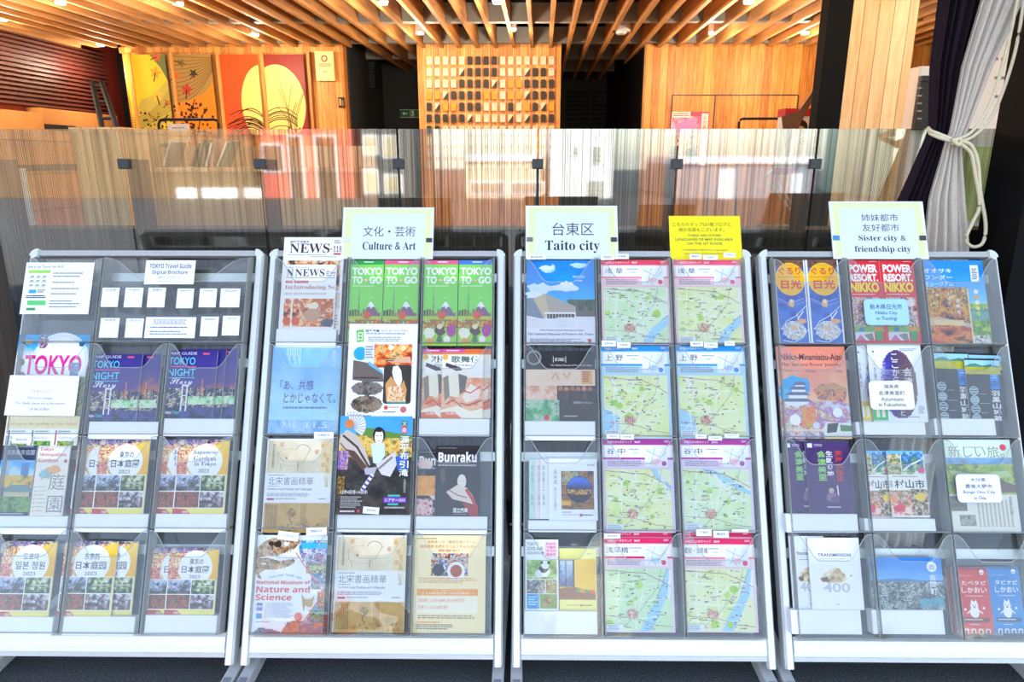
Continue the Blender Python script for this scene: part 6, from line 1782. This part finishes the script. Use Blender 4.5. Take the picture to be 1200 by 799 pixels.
def gururi(box, w, seed):
    c = Cover(box, w=w, base='#2a4aa8', t=0.003)
    c.photo(0, 0, 1, 1, ['#22348a', '#2f56b8', '#3f78d0', '#2a4aa0'], seed, 3, 0.5, gy=0.2).photo(0, 0, 1, 0.1, ['#3a3a4a', '#8a5a3a', '#2a2a3a'], 5, 5, 0.8)
    c.rect(0, 0, 0.06, 1, '#eef0f6').rect(0.96, 0, 1, 1, '#eef0f6')
    c.ell(0.51, 0.235, 0.47, '#f6c626', 0.2).ell(0.51, 0.235, 0.43, '#f4b81e', 0.183)
    c.text('ぐるり', 0.16, 0.09, 0.86, 0.18, '#d8452a', 0.02).text('日光', 0.2, 0.245, 0.86, 0.355, '#d8452a', 0.035).lines(0.12, 0.205, 0.9, 0.225, 1, '#c88a2a', 3).lines(0.3, 0.06, 0.72, 0.07, 1, '#c88a2a', 4)
    c.line([(0.08, 0.47), (0.4, 0.53), (0.9, 0.47)], 0.012, '#cfe0f8').line([(0.08, 0.5), (0.5, 0.565), (0.95, 0.5)], 0.008, '#a8c8f0').blob(0.5, 0.53, 0.09, '#e8b878', 0.05, 4).ell(0.5, 0.5, 0.06, '#f2dcc0')
    c.line([(0.12, 0.84), (0.3, 0.74), (0.6, 0.68), (0.95, 0.56)], 0.02, '#dfe8f6').line([(0.15, 0.97), (0.5, 0.99), (0.8, 0.93), (0.95, 0.84)], 0.02, '#dfe8f6').line([(0.1, 0.82), (0.3, 0.85), (0.14, 0.9)], 0.02, '#dfe8f6').line([(0.65, 0.72), (0.85, 0.62)], 0.03, '#e8eef8').line([(0.7, 0.76), (0.64, 0.65)], 0.02, '#e8eef8')
    c.photo(0.1, 0.7, 0.96, 0.99, ['#d8dce8', '#b8a890', '#f4f2ee', '#8a98b8', '#e0d8c8'], seed + 4, 6, 0.9, mask=inell(0.52, 0.85, 0.36, 0.11)).blob(0.78, 0.74, 0.14, '#e8a87a', 0.03, 6).blob(0.5, 0.82, 0.12, '#e0b498', 0.03, 8)
    return c


gururi((909, 304.5, 946, 402), FRONT, 5).build('city_leaflet', 'blue ぐるり日光 leaflet with a yellow disc, left of the pair', 'leaflet', GA)
gururi((947, 304.5, 986, 402), FRONT, 5).build('city_leaflet', 'blue ぐるり日光 leaflet with a yellow disc, right of the pair', 'leaflet', GA)


def power(box, w):
    c = Cover(box, w=w, base='#e0222c', t=0.003)
    sk = lambda s, y0, y1, col: c.text(s, 0.08, y0, 0.93, y1, col, 0.045)
    sk('POWER', 0.05, 0.15, '#f8f4f2')
    sk('RESORT.', 0.165, 0.26, '#f8f4f2')
    sk('NIKKO', 0.27, 0.39, '#f8e012')
    c.lines(0.7, 0.01, 0.95, 0.025, 1, '#f4b0b0', 3).lines(0.12, 0.41, 0.85, 0.43, 1, '#f8d0c8', 4)
    c.photo(0.06, 0.45, 0.95, 0.62, ['#3a3a4a', '#e88a4a', '#d8d0d0', '#7a5a7a', '#b82a3a', '#f4e8e0'], 5, 6, 0.95).photo(0.06, 0.62, 0.95, 0.8, ['#c8b8a8', '#5a4a5a', '#f0e4d8', '#8a3a3a', '#e0a860'], 8, 6, 0.95)
    c.rect(0.06, 0.8, 0.95, 0.87, '#7fb04a').blob(0.8, 0.52, 0.12, '#f0d8d8', 0.05, 7).blob(0.3, 0.84, 0.08, '#3f7ab0', 0.025, 3).blob(0.78, 0.83, 0.12, '#e88a2a', 0.025, 5).rect(0.7, 0.86, 0.9, 0.97, '#3f9a5a').rect(0.06, 0.87, 0.66, 0.97, '#d0d4e0').poly([(0.1, 0.97), (0.25, 0.9), (0.4, 0.97)], '#c86a9a').poly([(0.35, 0.9), (0.6, 0.88), (0.64, 0.97), (0.5, 0.97)], '#8a8078')
    return c


power((995, 305, 1034.5, 402), FRONT).build('city_leaflet', 'red POWER RESORT NIKKO leaflet, left one behind the pale blue label', 'leaflet', GA)
power((1035, 305, 1075, 402), FRONT).build('city_leaflet', 'red POWER RESORT NIKKO leaflet, right one behind the pale blue label', 'leaflet', GA)


def label_card(box, base, rows, label, edge):
    x0, y0, x1, y1 = box
    c = Cover(box, w=0.047, base=edge, t=0.0015)
    # rounded card: trim the square body down to a rounded outline
    P = []
    r_, a = 0.1, None
    ry = r_ * c.asp
    for cx, cy, a0 in ((1 - r_, ry, -90), (1 - r_, 1 - ry, 0), (r_, 1 - ry, 90), (r_, ry, 180)):
        for k in range(6):
            th = math.radians(a0 + k * 18)
            P.append((cx + r_ * math.cos(th), cy + ry * math.sin(th)))
    c.V, c.F, c.C, c.n, c.l = [], [], [], 0, 0
    n = len(P)
    pt = [((x - 0.5) * c.W, (1 - y) * c.H) for x, y in P]
    c._raw([(x, y, 0) for x, y in pt] + [(x, y, c.t) for x, y in pt], [tuple(range(n)), tuple(range(2 * n - 1, n - 1, -1))] + [(i, n + i, n + (i + 1) % n, (i + 1) % n) for i in range(n)], edge)
    c.rrect(0.015, 0.03, 0.985, 0.97, base, 0.09)
    for s, a0, b0, a1, b1 in rows:
        c.text(s, a0, b0, a1, b1, '#33405a', 0.012)
    return c.build('city_label', label, 'label card', 'city labels on the right rack')


label_card((1013, 350, 1065, 381), '#abd8f6', [('栃木県日光市', 0.13, 0.2, 0.86, 0.4), ('Nikko City', 0.25, 0.47, 0.74, 0.63), ('in Tochigi', 0.26, 0.68, 0.72, 0.85)], 'pale blue rounded label reading Nikko City in Tochigi', '#9cc8ea')
c = Cover((1082, 305, 1157, 403), w=FRONT, base='#38a8ea', t=0.003)
c.photo(0, 0, 1, 0.62, ['#1f8fe8', '#38a8f0', '#6ac4f0', '#b8e4f4'], 3, 3, 0.2, gy=1.1, bias=0.4, sp=0.02)
for i, s in enumerate(('オオサキ', 'ワンダー', 'ミュージアム')):
    c.text(s, 0.06, 0.1 + 0.08 * i, 0.5, 0.155 + 0.08 * i, '#f2f8fc', 0.01)
c.rect(0.79, 0.06, 0.92, 0.26, '#f4f4f4').lines(0.81, 0.1, 0.9, 0.24, 6, '#5a5a60', 3)
c.photo(0.7, 0.52, 1, 1, ['#e8e4a0', '#b8cc3a', '#7fae2a', '#3f7a2a', '#d8d83a'], 6, 4, 0.6, gy=0.3).photo(0.7, 0.58, 1, 0.72, ['#4a8a8a', '#7ab0a0', '#3f7a6a', '#a8c8b8'], 8, 5, 0.7).photo(0.72, 0.9, 0.98, 1, ['#3a3a2a', '#e8e4d8', '#6a6a3a'], 14, 6, 0.9)
for k, s in enumerate(('#f4f4f4', '#f0a04a', '#f4f0d0', '#f0e04a', '#a8d84a')):
    c.ell(0.84, 0.38 + 0.065 * k, 0.035, s)
c.photo(0.04, 0.33, 0.7, 1, ['#2a1608', '#7a3a10', '#c8761c', '#e8a83a', '#5a2c0e', '#f0c060'], 9, 6, 0.9, gy=-0.1).poly([(0.0, 0.72), (0.2, 0.68), (0.7, 0.76), (0.7, 0.8), (0.2, 0.77), (0.04, 0.79)], '#c8b498').rect(0.14, 0.72, 0.6, 0.78, '#e8c890').photo(0.04, 0.8, 0.7, 1, ['#1f120a', '#c8541c', '#e88a3a', '#3a2214', '#f0a850'], 12, 4, 0.8, sx=0.4)
c.poly([(0.7, 0.36), (0.72, 0.33), (0.72, 1), (0.7, 1)], '#e8d8b8').vtext('大崎市', 0.5, 0.45, 0.57, 0.66, '#f4ece0', 0.015).vtext('宮城県', 0.38, 0.38, 0.43, 0.55, '#f0e0c8')
c.build('city_leaflet', 'blue オオサキ leaflet with an autumn inn photo, top right of the right rack', 'leaflet', GA)

# ---- row 2
c = Cover((913.5, 406, 994, 514), w=FRONT, base='#f0b48c', t=0.003)
c.photo(0, 0, 1, 1, ['#ee8a70', '#f2a888', '#f4c8a0', '#f2d8b4'], 3, 3, 0.3, gy=0.9, bias=0.45, sp=0.03)
c.text('Nikko-Minamiaizu-Aizu', 0.05, 0.08, 0.95, 0.15, '#463440', 0.02).text("The 'Samurai Route' Journey", 0.05, 0.18, 0.93, 0.225, '#6a4a50', 0.01)
c.text(ser('Tokyo'), 0.06, 0.25, 0.22, 0.285, '#8a6a64').lines(0.24, 0.265, 0.38, 0.275, 1, '#a88a80', 3).text(ser('Nikko'), 0.4, 0.25, 0.56, 0.285, '#8a6a64').lines(0.58, 0.265, 0.8, 0.275, 1, '#a88a80', 4).text(ser('Aizu'), 0.83, 0.25, 0.94, 0.285, '#8a6a64')
c.blob(0.24, 0.45, 0.22, '#2fa8e6', 0.13, 4, 0.15).blob(0.12, 0.54, 0.12, '#4ab8ec', 0.08, 6, 0.2)
for k, (w0, y) in enumerate(((0.1, 0.42), (0.14, 0.47), (0.19, 0.53), (0.25, 0.6))):
    cx_ = 0.3 - 0.02 * k
    c.rect(cx_ - w0 * 0.7, y, cx_ + w0 * 0.7, y + 0.06, '#eceef6').poly([(cx_ - w0, y + 0.005), (cx_ - w0 * 0.6, y - 0.03), (cx_ + w0 * 0.6, y - 0.03), (cx_ + w0, y + 0.005)], '#6a6a90')
c.photo(0.48, 0.4, 1, 0.6, ['#b84a3a', '#e8a070', '#8a4a4a', '#f0c8a0'], 7, 5, 0.9, mask=inpoly([(0.5, 0.48), (0.6, 0.42), (0.8, 0.4), (0.98, 0.46), (0.95, 0.6), (0.55, 0.58)])).poly([(0.5, 0.5), (0.58, 0.44), (0.75, 0.41), (0.92, 0.44), (1, 0.5), (0.75, 0.47)], '#c89868')
c.photo(0, 0.6, 1, 0.9, ['#d0d8e8', '#e8a8b8', '#7a8ac8', '#e86a8a', '#a8c8a0', '#f4e0d8', '#c85a6a'], 11, 7, 1.0, mask=lambda x, y: y > 0.6 + 0.06 * math.sin(x * 7)).photo(0.3, 0.66, 0.5, 0.88, ['#8ac04a', '#e8a84a', '#f0684a', '#d8e080'], 14, 4, 0.8)
c.poly([(0.58, 0.9), (0.66, 0.82), (1, 0.84), (1, 0.97), (0.58, 0.97)], '#e8ece4').poly([(0.66, 0.84), (0.82, 0.83), (0.78, 0.93), (0.64, 0.94)], '#3a4248').poly([(0.84, 0.85), (1, 0.86), (1, 0.92), (0.84, 0.92)], '#5a8a5a').ell(0.82, 0.72, 0.07, '#f4f6fa').ell(0.2, 0.8, 0.08, '#f6f4f4').ell(0.5, 0.86, 0.05, '#d8e4f8')
c.photo(0, 0.92, 0.6, 1, ['#c8c8d8', '#8a6a8a', '#e8e0e8', '#e86a7a'], 17, 6, 0.8)
c.build('city_leaflet', "salmon 'Samurai Route' leaflet with a white castle, right rack second row", 'leaflet', GA)
riser((1003, 494.5, 1084, 509.5), 'white riser block under the oval patterned white flyers')


def koko(box, w, l, col, rot=0):
    c = Cover(box, w=w, base='#f3f4f8', t=0.002, rot=rot)
    c.photo(0.16, 0.05, 0.86, 0.95, ['#f0e8ea', '#3a30b0', '#4a3a6a', '#6a4a5a', '#8a6a70'], 5, 2, 0.2, gx=1.0, bias=0.55, mask=inell(0.53, 0.52, 0.34, 0.44))
    c.vtext('ここから', 0.42, 0.12, 0.56, 0.52, '#f4eef4', 0.01).vtext('会津', 0.62, 0.3, 0.8, 0.55, '#f0e6ec', 0.01).vtext('みさと', 0.5, 0.72, 0.6, 0.92, '#f0e6ec', 0.01)
    c.vtext('人が輝き', 0.08, 0.2, 0.13, 0.55, '#6a6a74').ell(0.1, 0.1, 0.02, '#4a8a7a').lines(0.6, 0.06, 0.94, 0.1, 2, '#9a9aa8', 3).lines(0.84, 0.8, 0.96, 0.9, 4, '#a0a0ac', 4).lines(0.5, 0.93, 0.95, 0.95, 1, '#8a8a98', 6)
    c.rect(0.0, 0.74, 0.27, 0.98, col).rect(0.06, 0.8, 0.12, 0.94, '#f0f4e8').rect(0.16, 0.8, 0.22, 0.94, '#f0f4e8')
    return c.build('town_flyer', l, 'flyer', GA)


koko((1003, 404, 1063, 494.5), BACK, 'white flyer with a violet oval, leftmost behind the cream label', '#f0d040')
koko((1020, 403, 1083, 494.5), FRONT, 'white flyer with a violet oval in front, behind the cream label', '#4ac060')
label_card((1019, 446, 1071, 480), '#f6f4e4', [('福島県', 0.34, 0.13, 0.68, 0.27), ('会津美里町', 0.21, 0.35, 0.8, 0.5), ('Aizumisato', 0.25, 0.57, 0.76, 0.7), ('in Fukushima', 0.19, 0.76, 0.8, 0.89)], 'cream rounded label reading Aizumisato in Fukushima', '#e8e6d4')


def castle(box, w, l, rot=0):
    c = Cover(box, w=w, base='#34383a', t=0.003, rot=rot)
    c.rect(0, 0, 1, 0.04, '#1e2224').photo(0, 0.03, 1, 0.14, ['#7fc8f4', '#a8dcf8', '#c0e6fa'], 3, 3, 0.3).poly([(0, 0.13), (0.15, 0.09), (0.3, 0.08), (0.5, 0.12), (0.75, 0.09), (1, 0.13), (1, 0.16), (0, 0.16)], '#4a8a7a').photo(0, 0.14, 1, 0.26, ['#a8a41e', '#c4bc2c', '#8a9a2a'], 5, 4, 0.5)
    c.photo(0, 0.26, 1, 1, ['#2a2e30', '#363a3c', '#404446'], 6, 4, 0.4)
    c.rect(0.68, 0.26, 0.93, 0.5, '#2a8ae0').text('向', 0.7, 0.36, 0.91, 0.47, '#123a6a', 0.015).text('ニ', 0.74, 0.275, 0.88, 0.32, '#e8f0f8', 0.01)
    c.vtext('羽黒山城跡', 0.66, 0.52, 0.92, 1.02, '#f0f0ee', 0.015)
    for k in range(4):
        y = 0.53 + 0.15 * k
        if y < 1.0:
            c.ell(0.18, y, 0.13, '#a8bcc4').ell(0.18, y, 0.1, ['#5a6a70', '#8aa0a8', '#4a5a60', '#7a8a90'][k])
            c.line([(0.1, y - 0.02), (0.26, y - 0.02)], 0.03, '#b8ccd4').line([(0.1, y + 0.02), (0.26, y + 0.02)], 0.03, '#b8ccd4').lines(0.32, y + 0.05, 0.6, y + 0.065, 1, '#b8bcbe', k)
    return c.build('castle_leaflet', l, 'leaflet', 'dark castle site leaflets')


castle((1137, 414, 1175, 489), BACK - 0.006, 'dark castle leaflet with only its top showing, hindmost of the three', rot=-1.5)
castle((1095, 412, 1136, 490), BACK + 0.002, 'dark 羽黒山城跡 castle leaflet standing higher, left of the pair', rot=-1.5)
castle((1133, 420, 1174, 492), FRONT, 'dark 羽黒山城跡 castle leaflet standing lower, right of the pair', rot=-1)
riser((1095, 490.5, 1166, 510), 'white riser block in front of the dark castle leaflets')

# ---- row 3
def tenkai(box, w, l):
    c = Cover(box, w=w, base='#43265e', t=0.003)
    c.photo(0, 0, 1, 1, ['#3a1f54', '#4a2a68', '#54306f'], 4, 3, 0.4).rect(0.05, 0.03, 0.16, 0.09, '#e8e4ec').lines(0.2, 0.04, 0.4, 0.08, 2, '#c8b0d8', 4)
    c.vtext('会津美里', 0.24, 0.13, 0.46, 0.56, '#8ed06a', 0.025).vtext('生誕の地', 0.44, 0.13, 0.62, 0.5, '#f0eaf4', 0.02).vtext('天海大僧正', 0.64, 0.13, 0.84, 0.56, '#e0402a', 0.025)
    c.blob(0.52, 0.78, 0.11, '#8a6a94', 0.08, 4).ell(0.52, 0.69, 0.06, '#c8a898').blob(0.6, 0.82, 0.1, '#6a4a78', 0.05, 6).line([(0.66, 0.62), (0.67, 0.76)], 0.03, '#e8e0f0').lines(0.4, 0.91, 0.72, 0.94, 1, '#e0d4ec', 3)
    return c.build('history_leaflet', l, 'leaflet', 'purple history leaflets')


tenkai((921, 517, 968, 600), BACK, 'purple history leaflet half hidden at left behind its twin')
tenkai((946, 517, 998, 601), FRONT, 'purple history leaflet in front with green and red characters')
riser((921, 602, 1005, 624), 'white riser block under the purple history leaflets')


def murayama(box, w, l):
    c = Cover(box, w=w, base='#f4f0ea', t=0.003)
    c.rect(0, 0, 1, 0.06, '#6ab8e8').photo(0, 0.05, 0.36, 0.36, ['#c87a4a', '#e8d0a8', '#5a8a4a', '#8a5a3a'], 3, 5, 0.8).photo(0.38, 0.02, 0.97, 0.36, ['#d8ecf8', '#5aa0d8', '#2f5a8a', '#8ab04a', '#e8f0f4'], 6, 4, 0.6, gy=0.6).line([(0.4, 0.3), (0.6, 0.22), (0.9, 0.14)], 0.04, '#e8f2f8').blob(0.9, 0.3, 0.09, '#e84a8a', 0.05, 4)
    c.rect(0, 0.36, 1, 0.6, '#f6f3ec').text('村山市', 0.14, 0.44, 0.94, 0.57, '#26242a', 0.02).lines(0.1, 0.385, 0.85, 0.41, 1, '#8a8078', 4).lines(0.02, 0.46, 0.1, 0.56, 4, '#6a6a6a', 3)
    c.photo(0, 0.6, 1, 0.78, ['#7fae5a', '#e8887a', '#5a7a3a', '#f0c8b8', '#c84a4a'], 9, 7, 0.9).photo(0, 0.76, 1, 0.97, ['#d8384a', '#f0a0a8', '#f8e4dc', '#f4a83a', '#5a8a3a', '#e86a7a'], 12, 6, 1.0).photo(0.55, 0.58, 0.97, 0.97, ['#2a2a22', '#8a6a3a', '#e8d8c0', '#4a3a2a'], 14, 6, 0.9).blob(0.8, 0.7, 0.15, '#f4d040', 0.06, 3).blob(0.24, 0.86, 0.14, '#e8405a', 0.06, 5).blob(0.1, 0.74, 0.1, '#f0a070', 0.05, 6).blob(0.44, 0.9, 0.1, '#f8d8d0', 0.05, 8)
    c.lines(0.08, 0.975, 0.9, 0.99, 1, '#e8e4dc', 4)
    return c.build('city_leaflet', l, 'leaflet', GA)


murayama((1011, 528, 1045, 607), BACK, 'flowery 村山市 leaflet half hidden at left behind its twin')
murayama((1042, 528, 1086, 606), FRONT, 'flowery 村山市 leaflet in front with roses and a river')
riser((1013, 607.5, 1096, 622), 'white riser block under the flowery 村山市 leaflets')
c = Cover((1105, 515, 1190, 623), w=FRONT, base='#e6ead8', t=0.003)
c.photo(0, 0, 1, 0.24, ['#cfe6d8', '#dcebd8', '#e4eedc'], 3, 3, 0.3).text('新しい旅。', 0.12, 0.07, 0.9, 0.2, '#8a9280', 0.0).ell(0.89, 0.085, 0.045, '#e8506a').lines(0.35, 0.08, 0.65, 0.1, 1, '#98a890', 4)
c.photo(0, 0.2, 1, 0.28, ['#5a8ac0', '#8ab0d0', '#4a6a9a'], 5, 5, 0.6).photo(0, 0.27, 1, 0.6, ['#4a7a2a', '#7fa838', '#b8c84a', '#3f6a30', '#d0d468'], 7, 5, 0.6, gy=-0.2).poly([(0.1, 0.34), (0.5, 0.38), (0.9, 0.34), (0.98, 0.4), (0.5, 0.46), (0.2, 0.42)], '#bcd088').poly([(0.45, 0.5), (0.8, 0.44), (1, 0.5), (1, 0.58), (0.6, 0.58)], '#7a5a50')
c.rect(0, 0.6, 1, 1, '#ece8da').photo(0.02, 0.62, 0.3, 0.78, ['#6a5a7a', '#8a7a6a', '#4a5a4a'], 9, 5, 0.7).photo(0.18, 0.82, 0.4, 0.94, ['#3a4a34', '#b8b8a8', '#6a7a4a'], 10, 5, 0.8)
for k in range(9):
    c.lines(0.44 + 0.055 * k, 0.66, 0.47 + 0.055 * k, 0.95, 20, '#9a9688', 5 + k, 0.6, 0.1)
c.vtext('豊後大野', 0.88, 0.62, 0.93, 0.82, '#9a8a68')
c.build('travel_paper', 'pale green 新しい旅 travel paper with a rice field photo', 'travel paper', GA)
label_card((1121, 555.5, 1173, 589), '#f4f5fb', [('大分県', 0.33, 0.13, 0.68, 0.27), ('豊後大野市', 0.2, 0.35, 0.81, 0.5), ('Bungo Ono City', 0.14, 0.57, 0.86, 0.71), ('in Oita', 0.37, 0.77, 0.64, 0.89)], 'white rounded label reading Bungo Ono City in Oita', '#d8dcee')

# ---- row 4
def transmission(box, w, l):
    c = Cover(box, w=w, base='#f4f4f8', t=0.004)
    c.lines(0.36, 0.19, 0.62, 0.2, 1, '#8a8a94', 3).text('TRANSMISSION', 0.18, 0.22, 0.82, 0.265, '#3a3a48', 0.02).lines(0.2, 0.29, 0.8, 0.3, 1, '#9a9aa4', 5).lines(0.26, 0.32, 0.72, 0.335, 1, '#7a7a86', 6)
    stone = [(0.18, 0.58), (0.28, 0.5), (0.4, 0.44), (0.56, 0.42), (0.68, 0.5), (0.72, 0.56), (0.66, 0.62), (0.4, 0.63), (0.24, 0.62)]
    c.photo(0.16, 0.4, 0.74, 0.64, ['#8a6a44', '#c8a87a', '#e8d4ac', '#f0e2c4', '#a8844e'], 5, 5, 0.8, mask=inpoly(stone), cell=1.0).blob(0.8, 0.53, 0.02, '#b89a6a').poly([(0.2, 0.57), (0.34, 0.54), (0.36, 0.61), (0.24, 0.62)], '#7a5a38')
    c.text('400', 0.24, 0.63, 0.76, 0.76, '#c3c6ce', 0.02).lines(0.47, 0.92, 0.54, 0.94, 1, '#8a8a94', 7)
    return c.build('history_booklet', l, 'booklet', GA)


transmission((927, 628, 968, 714), BACK, 'white TRANSMISSION 400 booklet half hidden at left behind its twin')
transmission((949, 630, 1009.5, 714.5), FRONT, 'white TRANSMISSION 400 booklet in front with a pale rock')
riser((927, 714.5, 1009, 743), 'white riser block under the TRANSMISSION booklets')
c = Cover((1021, 653, 1105.5, 714.5), w=FRONT, base='#3a8ad0', t=0.004)
c.photo(0, 0, 1, 0.5, ['#2f86dc', '#4a9ce6', '#7ab8ec', '#b8daf2'], 3, 3, 0.2, gy=0.9, bias=0.4, sp=0.03).poly([(0, 0.44), (0.2, 0.42), (0.45, 0.4), (0.7, 0.44), (1, 0.43), (1, 0.5), (0, 0.5)], '#5a86b8')
c.photo(0, 0.47, 1, 1, ['#2f3f34', '#6a7a70', '#c8ccd0', '#4a5a44', '#8a8a88', '#3a4a5a'], 8, 9, 0.95, sp=0.5).photo(0.62, 0.76, 1, 0.95, ['#3a7a90', '#6aa8b8', '#2f6a80'], 11, 6, 0.7, mask=inpoly([(0.62, 0.8), (0.98, 0.76), (1, 0.92), (0.66, 0.95)]))
c.ell(0.86, 0.18, 0.07, '#f2f4f8').text('吉', 0.82, 0.13, 0.9, 0.23, '#4a7ab8').vtext('吉岡町', 0.81, 0.32, 0.91, 0.72, '#f6f8fc', 0.015)
c.build('town_booklet', 'wide booklet with blue sky over a town seen from above, right rack bottom', 'booklet', GA)
riser((1022, 714.5, 1106, 743), 'white riser block under the blue sky town booklet')


def shikaoi(box, w, col, dark, t1, l, bear):
    c = Cover(box, w=w, base=col, t=0.003)
    c.poly([(0, 0), (1, 0), (1, 0.06), (0, 0.02)], dark)
    c.text(t1, 0.24, 0.2, 0.92, 0.27, '#fbf4f2', 0.015).text('しかおい', 0.22, 0.3, 0.92, 0.39, '#fbf4f2', 0.015).lines(0.3, 0.43, 0.85, 0.45, 1, '#f8d8d4', 4)
    for k in range(5):
        c.line([(0.1 + 0.1 * k, 0.12 + 0.02 * (k % 2)), (0.16 + 0.1 * k, 0.13 - 0.02 * (k % 2))], 0.012, '#f4e0dc')
    c.ell(0.83, 0.07, 0.07, '#fbf4f2').line([(0.76, 0.08), (0.9, 0.08)], 0.02, col)
    c.blob(0.52, 0.68, 0.13, '#fbf6f2', 0.09, 4, 0.08).ell(0.52, 0.58, 0.11, '#fbf6f2').poly([(0.43, 0.55), (0.45, 0.49), (0.5, 0.52)], '#fbf6f2').poly([(0.54, 0.52), (0.59, 0.49), (0.61, 0.55)], '#fbf6f2').ell(0.48, 0.575, 0.014, '#2a2426').ell(0.56, 0.575, 0.014, '#2a2426').ell(0.52, 0.605, 0.025, '#3a2c2c')
    c.ell(0.26, 0.64, 0.035, '#fbf0ec').ell(0.78, 0.62, 0.035, '#fbf0ec').line([(0.3, 0.7), (0.4, 0.66)], 0.03, '#fbf6f2').line([(0.64, 0.66), (0.74, 0.7)], 0.03, '#fbf6f2')
    c.rrect(0.14, 0.765, 0.9, 0.83, '#7a2a20' if col.startswith('#d') else '#1a4a70', 0.05).lines(0.2, 0.785, 0.84, 0.81, 1, '#f4e4e0', 5).lines(0.35, 0.86, 0.7, 0.88, 1, '#f4e4e0', 6)
    for k in range(4):
        c.rect(0.16 + 0.2 * k, 0.93, 0.29 + 0.2 * k, 1, '#f6e8e4').rect(0.19 + 0.2 * k, 0.95, 0.26 + 0.2 * k, 1, dark)
    return c.build('town_leaflet', l, 'leaflet', GA)


for i, (b_, k) in enumerate((((1112, 664, 1150, 742), '#b83a2a'), ((1117, 664, 1156, 742), '#c8c86a'))):
    c = Cover(b_, w=0.008 + 0.006 * i, base=k, t=0.003)
    c.rect(0, 0, 1, 0.03, '#8a2a20')
    c.build('town_leaflet', ['hindmost red leaflet edge beside the red しかおい leaflet', 'yellow green leaflet edge just behind the red しかおい leaflet'][i], 'leaflet', GA)
shikaoi((1119, 665, 1161, 742), FRONT, '#d9392c', '#a82a20', 'たべタビ', 'red たべタビ しかおい leaflet with a white bear drawing', 1)
shikaoi((1159, 664, 1198, 742), BACK + 0.002, '#1f86cc', '#14629a', 'タビナビ', 'blue タビナビ しかおい leaflet at the bottom right corner', 2)
